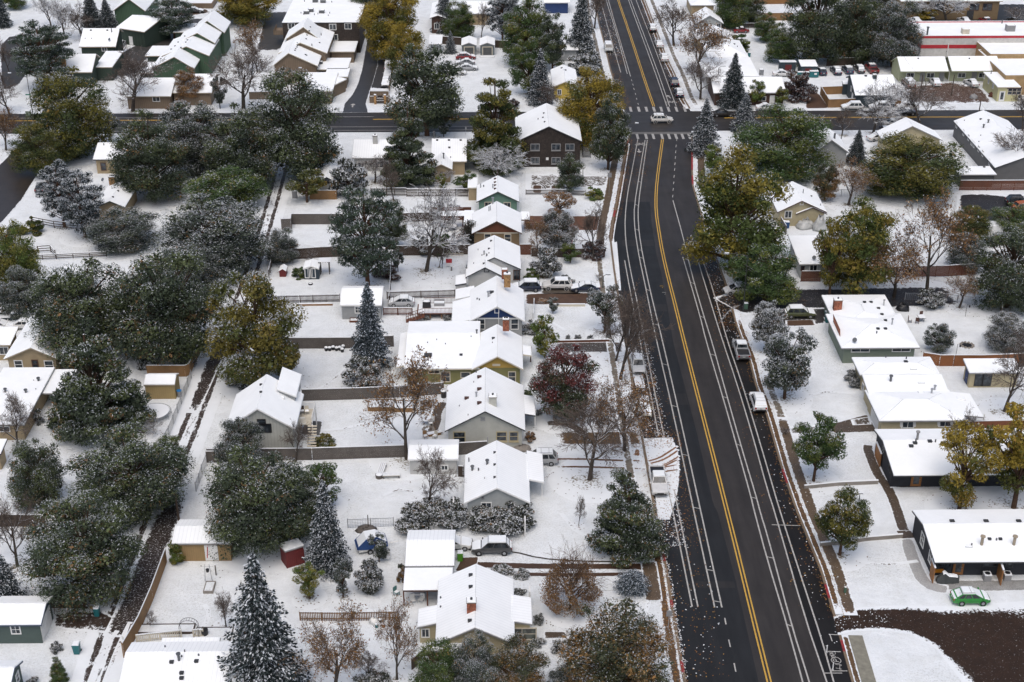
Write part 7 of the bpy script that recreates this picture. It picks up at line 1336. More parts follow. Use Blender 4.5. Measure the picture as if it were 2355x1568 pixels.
 for u0, u1 in cuts:
  q('side_window', lerp4(c[0], c[3], c[7], c[4], u0, u1, .12, .9), -UY); q('side_window', lerp4(c[1], c[2], c[6], c[5], u0, u1, .12, .9), UY)
 for x in (f-.88, r+.88):
  for s in (-1, 1):
   w = MB(); w.tube((x, s*(hw-.2), .35), (x, s*(hw+.025), .35), .345, n=16); o = T.part('wheel', w, M_TYRE)
   w = MB(); w.tube((x, s*(hw+.0), .35), (x, s*(hw+.04), .35), .22, .17, n=12)
   T.sub(o, 'rim', w, M_RIM)
 for s in (-1, 1):
  T.bx('headlight', M_LAMP, (f-.06, s*hw*.68, zn-.12), .06, hw*.2, .08)
  T.bx('taillight', M_TAIL, (r+.04, s*hw*.76, zb_-.22), .05, hw*.12, .13)
 m = MB(); m.box((f-.02, 0, z0+.2), .05, hw*.75, .1); m.box((f-.0, 0, zn-.16), .03, hw*.42, .06); T.part('grille', m, M_BLACK)
 T.bx('bumper', M_BLACK if shape in ('suv', 'pickup') else P, (r+.0, 0, z0+.16), .06, hw*.8, .1)
 T.bx('licence_plate', M_PLATE, (r-.02, 0, z0+.46), .03, .17, .08)
 if snow:
  m = MB(); t_ = .07 if snow == 1 else .13
  m.loft([[Vector((xq+.0, -tw*.97, H-.05)), Vector((xr-.03, -tw*.97, H-.05)), Vector((xr-.03, tw*.97, H-.05)), Vector((xq+.0, tw*.97, H-.05))], [Vector((xq+.03, -tw*.93, H+t_*.7)), Vector((xr-.08, -tw*.93, H+t_*.7)), Vector((xr-.08, tw*.93, H+t_*.7)), Vector((xq+.03, tw*.93, H+t_*.7))], [Vector((xq+.2, -tw*.75, H+t_)), Vector((xr-.25, -tw*.75, H+t_)), Vector((xr-.25, tw*.75, H+t_)), Vector((xq+.2, tw*.75, H+t_))]])
  T.part('snow_cover', m, M_CSN)
  if snow == 2:
   m = MB(); m.loft([[Vector((x, -k*hw, z)), Vector((x, k*hw, z)), Vector((x, k*.85*hw, z+.09)), Vector((x, -k*.85*hw, z+.09))] for x, k, z in ((xw+.1, .93, zb_-.04), (xw+.4, .95, zh-.02), (f-.35, .9, zn+.05), (f-.1, .82, zn-.06))])
   T.part('hood_snow', m, M_CSN); m = MB()
   if not bed: m.loft([[Vector((x, -k*hw, z)), Vector((x, k*hw, z)), Vector((x, k*.85*hw, z+.08)), Vector((x, -k*.85*hw, z+.08))] for x, k, z in ((r+.02, .8, zb_-.1), (r+.25, .92, zb_-.05), (xg+.05, .93, zb_-.03))])
   else: m.box(((xq-.15+r)/2, 0, z0+.68), (xq-.2-r)/2, hw-.16, .03)
   T.part('boot_snow', m, M_CSN)
 if bed:
  T.bx('bed_floor', M_BLACK, ((xq-.15+r)/2, 0, z0+.655), (xq-.2-r)/2, hw-.15, .012)
 CARP[key] = T.o; T.o.location = (0, -5000, 0); return T.o
USED = {}
def car(shape, col, snow, x, y, head, label, group, cat='car', rack=False, name='parked_car', z=.03):
 p = car_proto(shape, col, snow)
 c = p if p not in USED.values() else copy_tree(p)
 USED[label] = c
 L = SHAPES[shape][0]; c.location = G(x, y)+UZ*z; c.rotation_euler = (0, 0, head)
 c['label'] = label; c['category'] = cat; c['group'] = group; c.name = name
 if rack:
  m = MB(); H_, tw = SHAPES[shape][2], SHAPES[shape][1]*.34
  for s in (-1, 1): m.tube((-1.6, s*tw, H_+.12), (.2, s*tw, H_+.12), .03, n=6)
  for xx in (-1.2, -.2): m.tube((xx, -tw, H_+.14), (xx, tw, H_+.14), .025, n=6)
  o = m.build('roof_rack', M_STEEL, c, Vector((0, 0, 0)))
 return c
def hd(a, b): d = G(*b)-G(*a); return math.atan2(d.y, d.x)
WHT, BLK, SIL, NVY, GRY, RED, GRN, DGRN, BRN, ORG = (.62, .62, .6), (.012, .013, .015), (.34, .35, .36), (.012, .022, .05), (.06, .063, .066), (.2, .012, .015), (.02, .24, .035), (.06, .07, .025), (.1, .06, .04), (.4, .1, .02)
up_l = hd((1474, 1000), (1444, 815)); up_r = hd((1765, 950), (1712, 790)); up_n = hd((1562, 210), (1505, 70)); up_n2 = hd((1415, 200), (1385, 80)); PI = math.pi
RD_, DV = 'cars parked along the main road', 'cars on driveways and in yards'
car('suv', (.63, .62, .58), 1, 1521, 281, .03, 'white suv with roof rack crossing the road junction', 'moving cars', rack=True, name='moving_car')
car('wagon', WHT, 1, 1466, 846, up_l+PI, 'white snow covered car parked facing the camera beside the roadside bare trunks', RD_)
car('wagon', (.6, .55, .4), 2, 1480, 945, up_l+PI, 'car buried in snow under the bare tree with orange leaves', RD_)
car('pickup', (.6, .6, .59), 1, 1513, 1117, up_l+PI, 'white pickup with snowy bed beside the dense dark green tree', RD_, 'pickup', name='parked_pickup')
car('pickup', SIL, 1, 1703, 812, up_r, 'silver pickup with a barrel in its open bed', RD_, 'pickup', name='parked_pickup')
car('suv', (.66, .66, .65), 2, 1742, 932, up_r, 'white suv covered in snow nearest on the right kerb', RD_, rack=True)
car('hatch', (.58, .58, .57), 1, 1692, 674, PI+.1, 'white car nosing out of the side lane under the green yellow tree', 'moving cars', name='moving_car')
for lb, sh, co, sn, x, y in (('dark suv farthest along the right kerb of the far road', 'suv', GRY, 2, 1499, 71), ('white sedan second in the row on the far road kerb', 'sedan', WHT, 2, 1515, 106), ('white snowy suv third in the row on the far road kerb', 'wagon', (.5, .5, .49), 2, 1526, 138), ('dark blue suv with bare roof on the far road kerb', 'suv', NVY, 0, 1549.5, 195), ('dark blue car with white roof nearest the junction crosswalk', 'wagon', NVY, 2, 1560.5, 219)):
 car(sh, co, sn, x, y, up_n, lb, RD_)
car('van', (.45, .47, .46), 1, 1398.5, 116, up_n2+PI, 'silver van parked facing the camera on the left of the far road', RD_)
car('suv', (.6, .59, .56), 1, 1281, 663, PI, 'long white snowy suv on the driveway above the red dirt strip', DV); car('suv', NVY, 2, 1210, 667, PI, 'navy snowy suv tight behind the white stepped house', DV); car('sedan', NVY, 2, 1345, 668, PI, 'dark blue snowy sedan nearest the sidewalk on the driveway', DV)
car('suv', SIL, 1, 1240, 1064, PI, 'silver suv peeking out behind the white sided house', DV, rack=True); car('suv', GRY, 2, 1130, 1268, PI, 'dark grey suv covered in snow on the muddy driveway', DV); car('sedan', WHT, 2, 1040, 1258, 0, 'white car nose showing beside the white garage', DV)
car('hatch', (.4, .41, .42), 2, 923, 702, PI, 'pale silver hatchback behind the picket fence', DV); car('suv', DGRN, 2, 1838, 728, 0, 'olive green suv on the gravel drive by the ranch house', DV); car('hatch', GRN, 2, 2229, 1383, 0, 'bright green hatchback with roof rack at the muddy lot', DV, rack=True)
LT = 'cars in the lot by the teal sheds'
for lb, sh, co, sn, x, y in (('dark blue hatchback beside the green dumpster', 'hatch', NVY, 1, 1888, 170), ('navy car second from the dumpster', 'wagon', NVY, 2, 1921, 168), ('navy car with a roof box in the lot', 'wagon', (.012, .03, .07), 1, 1948, 166), ('grey car between the roof box car and the red pickup', 'wagon', GRY, 2, 1974, 164)): car(sh, co, sn, x, y, hd((1890, 172), (1870, 150)), lb, LT)
car('pickup', RED, 1, 2003, 164, hd((1890, 172), (1870, 150)), 'red pickup in the lot by the teal sheds', LT, 'pickup', name='parked_pickup'); car('sedan', WHT, 2, 1799, 175, 0, 'car buried under snow before the flat roofed teal shed', LT)
car('van', BRN, 2, 2088, 198, hd((2090, 202), (2068, 180)), 'brown van with white roof before the pale green cottage', 'cars at the cottages', 'van', name='parked_van'); car('sedan', WHT, 2, 2149, 194, hd((2150, 202), (2126, 178)), 'snow buried car behind the bare kerb tree at the cottages', 'cars at the cottages'); car('sedan', (.56, .56, .55), 2, 2232, 196, hd((2150, 202), (2126, 178))+.2, 'white sedan at the pale green cottages near the shop', 'cars at the cottages')
ST = 'cars along the cross street'
car('sedan', (.6, .6, .59), 2, 1762, 253, 0, 'white snowy car at the kerb left of the tan fence', ST); car('suv', WHT, 2, 1958, 252, PI, 'snow covered suv at the kerb by the tan fence', ST); car('suv', (.5, .5, .5), 2, 2021, 252, PI, 'snow covered car behind the bare kerb tree', ST); car('sedan', WHT, 2, 2085, 250, PI, 'snow buried car at the kerb behind the moving black car', ST)
car('sedan', BLK, 1, 2080, 264, PI, 'black car driving on the cross street to the right', 'moving cars', name='moving_car'); car('sedan', (.02, .018, .016), 0, 1662, 267, 0, 'black sedan waiting on the cross street by the snowy conifer', 'moving cars', name='moving_car')
car('sedan', (.36, .36, .34), 1, 2056, 289, 0, 'pale silver sedan behind the snowy roofed cross street house', ST); car('hatch', NVY, 1, 2034, 306, PI/2, 'dark blue car tail at the corner of the snowy roofed house', ST); car('sedan', WHT, 2, 2018, 322, .3, 'snow buried car beside the dark juniper', ST)
car('beetle', RED, 1, 1703, 75, PI, 'little red rounded car with white roof in a yard', DV); car('wagon', RED, 2, 2322, 77, PI, 'red car under snow at the top right corner', 'cars behind the store'); car('suv', BLK, 0, 2106, 31, hd((2110, 40), (2100, 10)), 'black suv before the brown commercial building', 'cars behind the store')
for i, (x, lb, co) in enumerate(((2072, 'dark car first in the row behind the store roof', GRY), (2103, 'white car second in the row behind the store roof', WHT), (2138, 'dark car third in the row behind the store roof', BLK), (2215, 'white car right of the bare tree behind the store roof', (.5, .5, .5)), (2265, 'dark red car in the row behind the store roof', RED), (2330, 'dark car last in the row behind the store roof', BLK))): car('sedan', co, 2 if i in (1, 3) else 1, x, 52, PI/2+.25, lb, 'cars behind the store')
car('suv', BLK, 0, 2341, 470, .0, 'black suv on the wet dark lot at the right edge', DV); car('suv', ORG, 0, 2356, 484, .2, 'orange vehicle cut by the right edge beside the black suv', DV)
CD = 'cars on the condo driveway'
for lb, sh, co, y, x in (('white topped van farthest in the driveway row', 'van', (.4, .4, .4), 158, 894), ('grey suv in the middle of the driveway row', 'suv', SIL, 175, 892), ('dark car nearest the entrance sign', 'suv', GRY, 197, 887)): car(sh, co, 2, x, y, hd((885, 200), (900, 140)) if 'van' in sh else hd((885, 200), (900, 140))+PI, lb, CD)
car('sedan', NVY, 2, 840, 82, hd((835, 90), (848, 50)), 'car under a blue cover beside the driveway', CD); car('wagon', RED, 2, 1071, 136, .06, 'maroon snowy car in front of the twin garages', DV); car('sedan', (.18, .19, .2), 2, 1069, 149, PI, 'snowy car behind the maroon one', DV); car('sedan', SIL, 2, 1076, 161, .05, 'snow covered car nearest the big tree at the twin garages', DV)
car('sedan', WHT, 2, 1049, 172, .05, 'snow buried car half hidden by the dark tree at the twin garages', DV)
car('suv', (.55, .55, .53), 1, 602, 303, 0, 'white suv driving under the very large dark tree', 'moving cars', name='moving_car'); car('sedan', BLK, 2, 449, 29, 0, 'black car with snowy roof before the pool deck', CD); car('suv', (.5, .5, .5), 2, 284, 92, .2, 'snowy car between the dark green townhouses', CD); car('sedan', SIL, 2, 279, 106, PI/2, 'snowy silver car at the townhouse garage', CD)
car('sedan', GRY, 0, 97, 436, hd((75, 470), (120, 400)), 'grey sedan parked on the curving side street', ST); car('suv', (.13, .13, .13), 2, 18, 540, hd((0, 560), (40, 515)), 'snow topped car at the left edge of the side street', ST); car('pickup', (.02, .035, .045), 2, 42, 741, 0, 'dark teal pickup in the left yard', DV, 'pickup', name='parked_pickup'); car('sedan', WHT, 2, 62, 754, .0, 'snow buried car next to the teal pickup', DV); car('sedan', WHT, 2, 3, 756, .0, 'snow lump of a car at the left edge', DV); car('suv', (.2, .2, .2), 2, 14, 692, .1, 'grey trailer like van half hidden at the left edge', DV)
# white box truck
T = Thing('box_truck', 'white box truck beside the dark lot behind the trees', 'truck', G(2262, 556)); p = G(2262, 552)
T.bx('cargo_box', M_WHITE, (p.x, p.y, 1.9), 2.6, 1.15, 1.15); T.bx('snow_cover', M_CSN, (p.x, p.y, 3.1), 2.55, 1.1, .08, tx=.95, ty=.9); T.bx('cab', paint('truck_white', (.6, .6, .58)), (p.x-3.3, p.y, 1.3), .75, 1.0, .8, tx=.75, ty=.9)
T.bx('bumper', M_BLACK, (p.x+2.6, p.y, .55), .12, 1.0, .12)
for dx in (-2.9, 1.5):
 for s in (-1, 1): T.tb('wheel', M_TYRE, (p.x+dx, p.y+s*.75, .45), (p.x+dx, p.y+s*1.1, .45), .45, n=14)
# ------------------------------------------------------------------ fences, walls, rails
F_ = fence
F_('board_fence', 'tan board fence along the dark lower alley', [(384, 1292), (352, 1380), (322, 1450), (286, 1512)], 1.9, M_WOODT); F_('board_fence', 'tan new board fence at the bend beside the barn shed', [(340, 866), (428, 866), (437, 862), (455, 822), (480, 775)], 1.8, M_WOODT); F_('board_fence', 'short tan board fence beside the yellow leafed tree', [(713, 459), (774, 459)], 1.8, M_WOODT)
F_('board_fence', 'long grey board fence beside the long white shed', [(478, 1060), (640, 1059), (720, 1058), (936, 1051)], 1.8); F_('board_fence', 'grey board fence right of the long white shed', [(1055, 1046), (1120, 1042)], 1.8); F_('board_fence', 'brown board fence behind the deck of the alley house', [(696, 922), (832, 918), (920, 914), (1020, 906)], 1.8); F_('board_fence', 'grey board fence behind the six snowy pots', [(655, 802), (815, 801), (905, 797)], 1.8)
F_('board_fence', 'grey board fence round the empty snowy lot', [(648, 528), (670, 527), (671, 516), (790, 516)], 2.0); F_('board_fence', 'dark board fence behind the blue garden shed', [(628, 600), (740, 592), (800, 590)], 1.9, M_WOODD); F_('board_fence', 'dark board fence behind the bare cottonwood trunk', [(905, 588), (1000, 587), (1080, 585)], 1.8, M_WOODD); F_('board_fence', 'grey brown fence between ponderosa pine and pavilion', [(880, 512), (950, 510), (1010, 508)], 1.7, M_WOODD)
F_('picket_fence', 'weathered grey fence below the white roofed house', [(853, 450), (935, 450)], 1.5, M_WOODG, 'picket'); F_('picket_fence', 'dark picket fence below the slim bright evergreen', [(935, 452), (1075, 452)], 1.5, M_WOODD, 'picket'); F_('picket_fence', 'brown picket fence left of the grey garage', [(598, 698), (690, 696), (781, 694)], 1.3, M_WOODD, 'picket'); F_('picket_fence', 'brown picket fence behind the silver hatchback', [(890, 688), (1046, 683)], 1.3, M_WOODD, 'picket'); F_('picket_fence', 'reddish picket fence and gate below the silver hatchback', [(882, 725), (948, 725)], 1.3, M_WOODB, 'picket')
F_('picket_fence', 'brown picket fence in the bottom yard beside the paint buckets', [(690, 1427), (790, 1428), (896, 1426), (915, 1425)], 1.2, siding('honey_boards', (.2, .11, .05), .14, 'X', .5), 'picket', cap=True); F_('picket_fence', 'white picket fence on the driveway of the dirt lot', [(1209, 448), (1275, 447), (1345, 450)], 1.0, M_WOODG, 'picket'); F_('rail_fence', 'brown rail fence in the upper left garden', [(75, 515), (125, 525), (180, 530), (260, 528)], 1.4, M_WOODD, 'rail'); F_('rail_fence', 'brown fence at the bottom of the left garden', [(35, 600), (130, 596), (245, 590)], .9, M_WOODD, 'rail')
F_('rail_fence', 'dark wooden gate frames in the left garden', [(88, 582), (117, 580), (128, 592)], 1.3, M_WOODD, 'rail'); F_('chain_link_fence', 'chain link fence beside the trampoline and alley', [(441, 870), (410, 950), (390, 1000), (365, 1045)], 1.3, None, 'wire', cap=False); F_('chain_link_fence', 'chain link fence at the end of the grey board fence', [(478, 1058), (466, 1090), (452, 1130)], 1.3, None, 'wire', cap=False); F_('board_fence', 'short board fence at the alley beside the grey shrubs', [(476, 1064), (510, 1064)], 1.7)
F_('wire_fence', 'wire fence behind the blue tarped trailer', [(800, 1214), (905, 1210)], 1.2, None, 'wire', cap=False); F_('rail_fence', 'thin fence along the ponderosa yard', [(895, 700), (898, 650), (900, 600)], 1.4, M_WOODD, 'rail'); F_('rail_fence', 'thin alley side fence of the shed garden', [(618, 640), (630, 590), (640, 560)], 1.4, M_WOODD, 'rail')
F_('slat_fence', 'reddish brown horizontal slat fence above the dark lot', [(2205, 438), (2300, 438), (2420, 437)], 2.0, M_WOODB, 'slat'); F_('slat_fence', 'reddish slat fence on the patio of the low white roofed house', [(1841, 648), (1885, 648)], 1.9, M_WOODB, 'slat'); F_('slat_fence', 'reddish slat fence behind the brown leafed trees of the side lane', [(1960, 640), (2060, 638), (2180, 636), (2240, 632)], 2.0, M_WOODB, 'slat'); F_('board_fence', 'cedar board fence behind the cream ranch house', [(2120, 836), (2160, 842), (2192, 842), (2260, 842), (2354, 838)], 1.8, siding('cedar_boards', (.24, .09, .03), .14, 'Z', .4))
F_('board_fence', 'reddish board fence below the cream ranch patio', [(2198, 994), (2260, 992), (2354, 990)], 1.6, siding('red_cedar_boards', (.2, .07, .03), .14, 'X', .4)); F_('board_fence', 'tan board fence round the dark teal house', [(1886, 218), (1904, 248), (1965, 246), (2070, 244)], 1.9, M_WOODT); F_('board_fence', 'far tan fence behind the dark teal house steps', [(1888, 218), (1938, 216)], 1.8, M_WOODT); F_('board_fence', 'brown fence at the playground in the top right', [(1730, 48), (1822, 47)], 2.0, M_WOODT)
F_('board_fence', 'brown fence at the top edge by the playground', [(1735, 10), (1825, 9)], 2.0, siding('amber_boards', (.25, .12, .04), .14, 'X', .4)); F_('board_fence', 'dark fence below the parking lot trees', [(1900, 152), (1985, 149)], 1.8, M_WOODD); F_('board_fence', 'dark fence between the trees and the white store', [(1940, 118), (1990, 116)], 1.8, M_WOODD); F_('picket_fence', 'dark picket fence behind the red beetle car', [(1660, 66), (1740, 64)], 1.2, M_WOODD, 'picket')
F_('board_fence', 'long dark fence behind the twin garages', [(1012, 101), (1060, 104)], 1.9, M_WOODD); F_('board_fence', 'dark fence right of the twin garages', [(1138, 110), (1185, 112)], 1.9, M_WOODD); F_('board_fence', 'dark fence behind the green garage', [(118, 1398), (200, 1399)], 1.6, M_WOODD); F_('board_fence', 'dark brown fence at the left edge of the lower garden', [(-20, 1211), (50, 1211), (110, 1212)], 1.7, M_WOODD); F_('board_fence', 'brown board fence on the condo driveway beside the row of cars', [(905, 150), (900, 180), (894, 215)], 1.8, S_BROWNB)
F_('board_fence', 'brown slatted condo fence below the orange tree', [(380, 236), (440, 237), (468, 238), (482, 222)], 1.6, S_BROWNB); F_('board_fence', 'brown condo fence behind the bare tree and the walk', [(574, 229), (640, 228)], 1.7, S_BROWNB); F_('retaining_wall', 'low white retaining kerb along the red dirt strip', [(1262, 704), (1345, 704)], .35, M_CREAMT, 'wall', cat='wall'); F_('board_fence', 'red brown fence between brown and white stepped houses', [(1195, 586), (1222, 586)], 1.9, M_WOODB); F_('board_fence', 'dark fence behind the snowy shrubs at the sidewalk', [(1222, 590), (1300, 592), (1390, 592)], 1.6, M_WOODD)
F_('retaining_wall', 'stepped snowy retaining wall across the sloping right lawn', [(1848, 1124), (1887, 1120), (1928, 1116), (2018, 1112)], .5, M_CONC, 'wall', cat='wall'); F_('retaining_wall', 'second stepped snowy retaining wall nearer the parking lot', [(1885, 1256), (1950, 1249), (1988, 1243), (2074, 1236)], .5, M_CONC, 'wall', cat='wall'); F_('retaining_wall', 'rusty edging along the concrete driveway', [(1262, 788), (1400, 785)], .35, M_WOODB, 'wall', cat='wall'); F_('garden_edging', 'brown timber edging in the big snowy yard', [(683, 703), (765, 702)], .3, M_WOODT, 'wall', cat='edging')
F_('board_fence', 'small dark board enclosure at the right edge', [(2300, 730), (2302, 704), (2340, 704)], 1.6, M_WOODD); F_('board_fence', 'board fence beside the tarps of the beige house', [(1789, 512), (1806, 540)], 1.7, M_WOODG); F_('chain_link_fence', 'wire fence behind the sage ranch back yard', [(2080, 690), (2160, 690), (2240, 700)], 1.2, None, 'wire', cap=False); F_('chain_link_fence', 'wire fence right of the pale brown tree', [(1900, 452), (2000, 450)], 1.3, None, 'wire', cap=False)
F_('rail_fence', 'white railing of the bottom deck', [(315, 1478), (345, 1474), (368, 1472), (418, 1466)], 1.0, M_CREAMT, 'picket'); F_('rail_fence', 'white railing piece right of the garden arch', [(445, 1466), (468, 1465)], 1.0, M_CREAMT, 'picket'); F_('rail_fence', 'white post rail on the blue gable lawn', [(1228, 700), (1226, 735)], 1.0, M_WHITE, 'picket'); F_('board_fence', 'dark fence corner before the yellow house trees', [(948, 1540), (970, 1520)], 1.4, M_WOODD); F_('board_fence', 'dark wooden gate right of the long white shed', [(1054, 1096), (1066, 1097)], 1.6, M_WOODD)
# ------------------------------------------------------------------ poles, lamps, signs
M_POLEW = plain('utility_pole_wood', (.07, .05, .038), .9, .3); M_LAMPM = plain('lamp_post_metal', (.05, .055, .055), .5, .1, .5)
def upole(x, y, yt, lb, arm=True, r=.14):
 p = G(x, y); hh = top_z(p, yt); T = Thing('utility_pole', lb, 'pole', p); T.tb('shaft', M_POLEW, p, p+UZ*hh, r, r*.7, 8)
 if arm: T.bx('crossarm', M_POLEW, (p.x, p.y, hh-.5), 1.0, .06, .07)
 return p+UZ*(hh-.4)
def lamp(x, y, yt, dx, lb, arm=2.0):
 p = G(x, y); hh = top_z(p, yt); T = Thing('street_lamp', lb, 'street lamp', p); T.tb('post', M_LAMPM, p, p+UZ*hh, .1, .06, 8)
 m = MB(); q = p+UZ*hh; m.tube(q, q+Vector((dx*arm*.5, 0, .35)), .05, .04, 6); m.tube(q+Vector((dx*arm*.5, 0, .35)), q+Vector((dx*arm, 0, .4)), .04, .04, 6); T.part('arm', m, M_LAMPM)
 T.bx('lamp_head', M_STEEL, q+Vector((dx*arm, 0, .4)), .38, .14, .08, tx=.8, ty=.7); T.bx('snow_cap', M_SNOW, q+Vector((dx*arm, 0, .5)), .33, .11, .03)
 return T
tops = [upole(2113, 234, 172, 'utility pole left of two in the dirt lot by the cottages', False), upole(2187, 220, 172, 'utility pole right of two in the dirt lot by the cottages', False), upole(2251, 256, 232, 'utility pole stub behind the long dark grey house', False)]
upole(411, 1196, 1136, 'wooden utility pole at the tan garage on the alley', False, .17); upole(890, 450, 382, 'thin wooden pole at the weathered grey fence', False, .1); upole(847, 1216, 1184, 'dark metal post in the wire fence by the trailer', False, .07); upole(1600, 130, 70, 'thin pole behind the brown leafed street trees', False, .08)
lamp(1649, 203, 156, 1, 'street lamp behind the grey bare junction tree', 1.2); lamp(1400, 392, 288, 1, 'street lamp among the branches of the dark junction tree', 5.0); lamp(1708, 716, 588, -1, 'street lamp over the side lane with snowy head', 3.2); lamp(697, 210, 160, -1, 'black lamp post at the brown condo entrance', .3); lamp(76, 265, 172, -1, 'street lamp with street signs at the upper left corner', 3.5); lamp(1974, 1156, 1140, 0.01, 'short black path lamp on the lawn of the parking lot house', 1.0)
lamp(506, 250, 230, .01, 'short lamp bollard beside the condo walk', 1); lamp(1386, 662, 636, 1, 'short crooked post lamp at the sidewalk', .8)
def sign(x, y, yt, w, h, lb, mat, post=M_STEEL, oct=False):
 p = G(x, y); hh = top_z(p, yt); T = Thing('street_sign', lb, 'sign', p); T.tb('post', post, p, p+UZ*hh, .04, .04, 6)
 m = MB()
 if oct: m.tube(p+Vector((0, -.06, hh-.4)), p+Vector((0, -.09, hh-.4)), w/2, n=8)
 else: m.box((p.x, p.y-.07, hh-h/2), w/2, .015, h/2)
 T.part('panel', m, mat); return T, p, hh
sign(1536, 1450, 1403, .6, .75, 'grey backed sign on a green post by the near left kerb', M_STEEL); sign(1400, 448, 397, .75, .9, 'grey backed sign beside the dirt lot sidewalk', M_STEEL); sign(1585, 226, 204, .3, .4, 'thin sign post at the far right kerb of the junction', M_STEEL); sign(1070+1, 308, 292, .3, .4, 'small post at the south kerb of the cross street', M_STEEL); sign(483, 240, 229, .35, .5, 'small white sign at the condo fence corner', M_WHITE); sign(223, 322, 310, .5, .5, 'yellow sign low beside the corner tree', M_YEL)
p = G(76, 265); T = Thing('street_signs', 'green street name blades and round sign on the upper left lamp post', 'sign', p); m = MB(); m.box((p.x-.3, p.y-.14, 4.6), .55, .02, .13); m.box((p.x, p.y-.16, 4.2), .02, .5, .13); T.part('name_blade', m, plain('sign_green', (.02, .16, .11), .5)); T.tb('stop_sign', M_GREYT, (p.x+.3, p.y-.16, 3.1), (p.x+.3, p.y-.2, 3.1), .42, n=8)
# entrance sign of the condominiums: brick pillars, dark board, lettering
T = Thing('entrance_sign', 'dark wooden entrance sign with white lettering between two brick pillars', 'sign', G(875, 239)); a, b = G(863, 239.5), G(885.5, 239.5); Yp = a.y; W_ = b.x-a.x; cx_ = (a.x+b.x)/2
for x in (a.x, b.x):
 m = MB(); m.box((x, Yp, 1.05), .24, .24, 1.05); o = T.part('pillar', m, M_BRICKT); m = MB(); m.box((x, Yp, 2.16), .26, .26, .06); T.sub(o, 'snow_cap', m, M_SNOW)
m = MB(); m.prism([Vector((cx_-W_/2+.3, Yp-.05, .45)), Vector((cx_+W_/2-.3, Yp-.05, .45)), Vector((cx_+W_/2-.3, Yp-.05, 1.5)), Vector((cx_+.5, Yp-.05, 1.95)), Vector((cx_-.5, Yp-.05, 1.95)), Vector((cx_-W_/2+.3, Yp-.05, 1.5))], .1, 0, UY); T.part('board', m, plain('sign_brown', (.025, .014, .011), .6))
def letter(txt, size, loc, mat, T, name='lettering', rot=(R(90), 0, 0)):
 c = bpy.data.curves.new(name, 'FONT'); c.body = txt; c.size = size; c.align_x = 'CENTER'; c.extrude = .012; c.space_character = 1.05; c.offset = .008
 o = bpy.data.objects.new(name, c); COL.objects.link(o); o.rotation_euler = rot
 dg = bpy.context.evaluated_depsgraph_get(); me = bpy.data.meshes.new_from_object(o.evaluated_get(dg)); bpy.data.objects.remove(o); bpy.data.curves.remove(c)
 q = bpy.data.objects.new(name, me); COL.objects.link(q); q.parent = T.o; q.rotation_euler = rot; q.location = Vector(loc)-T.org; me.materials.clear(); me.materials.append(mat); return q
letter('INDIAN', .4, (cx_, Yp-.07, 1.22), M_WHITE, T); letter('MEADOWS', .37, (cx_, Yp-.07, .72), M_WHITE, T)
F_('board_fence', 'brown board enclosure behind the entrance sign', [(850, 237), (850, 226), (895, 226), (895, 236)], 1.6, S_BROWNB); F_('board_fence', 'brown front panel beside the entrance sign', [(850, 237), (894, 237)], 1.5, S_BROWNB)
# overhead wires
def wire(a, b, lb, sag=.8):
 T = Thing('overhead_wire', lb, 'wire', (a.x, a.y, 0)); m = MB(); pts = [a.lerp(b, i/10)-UZ*(sag*4*(i/10)*(1-i/10)) for i in range(11)]
 for p, q in zip(pts, pts[1:]): m.tube(p, q, .02, .02, 3, cap=False)
 T.part('cable', m, M_BLACK)
wire(tops[0], G(2068, 112, 6), 'wire from the left lot pole to the trees by the store'); wire(tops[1], tops[2], 'wire between the right lot pole and the pole stub'); wire(tops[2], G(2330, 300, 6), 'wire crossing the roof of the long dark grey house')
# ------------------------------------------------------------------ bins and small yard things
M_TEALB = plain('teal_bin_plastic', (.012, .13, .14), .5, .1); M_GRNB = plain('green_bin_plastic', (.09, .3, .02), .5, .1); M_BLUB = plain('blue_bin_plastic', (.015, .07, .2), .5, .1)
def wbin(x, y, lb, mat, h=1.1, w=.31, group='wheeled bins', rz=0.0):
 p = G(x, y); T = Thing('wheeled_bin', lb, 'bin', p, group); T.bx('body', mat, (p.x, p.y, h*.48), w*.8, w*.85, h*.45, rz=rz, tx=1.25, ty=1.2)
 T.bx('lid', mat, (p.x, p.y, h*.96), w*1.05, w*1.1, .04, rz=rz); T.bx('snow_cap', M_SNOW, (p.x, p.y, h+.05), w, w*1.02, .05, rz=rz, tx=.85, ty=.85)
 for s in (-1, 1): T.tb('wheel', M_BLACK, (p.x+s*w*.9, p.y+w, .13), (p.x+s*w*1.05, p.y+w, .13), .13, n=10)
wbin(224, 1415, 'teal bin standing on the alley apron', M_TEALB); wbin(178, 1501, 'teal bin with snowy lid near the bottom left', M_TEALB, 1.25, .36); wbin(1058, 1288, 'lime green bin beside the white garage', M_GRNB, 1.15, .34)
for i, (x, y, d) in enumerate(((1900, 731, 'farthest'), (1901, 741, 'left'), (1911, 743, 'right'))): wbin(x, y, 'teal bin %s of three at the sage ranch house' % d, M_TEALB)
for i, (x, y, d) in enumerate(((1800, 523, 'left'), (1809, 524, 'right'))): wbin(x, y, 'blue bin on the %s at the two gabled beige house' % d, M_BLUB, 1.2, .36)
for i, x in enumerate((1836, 1843, 1851, 1858)): wbin(x, 177, 'teal bin %s in the row beside the green dumpster' % ('first', 'second', 'third', 'fourth')[i], M_TEALB, 1.2, .36)
wbin(1694, 74, 'teal bin behind the red beetle car', M_TEALB); wbin(1722, 131, 'teal bin at the corner of the hip roofed white house', M_TEALB)
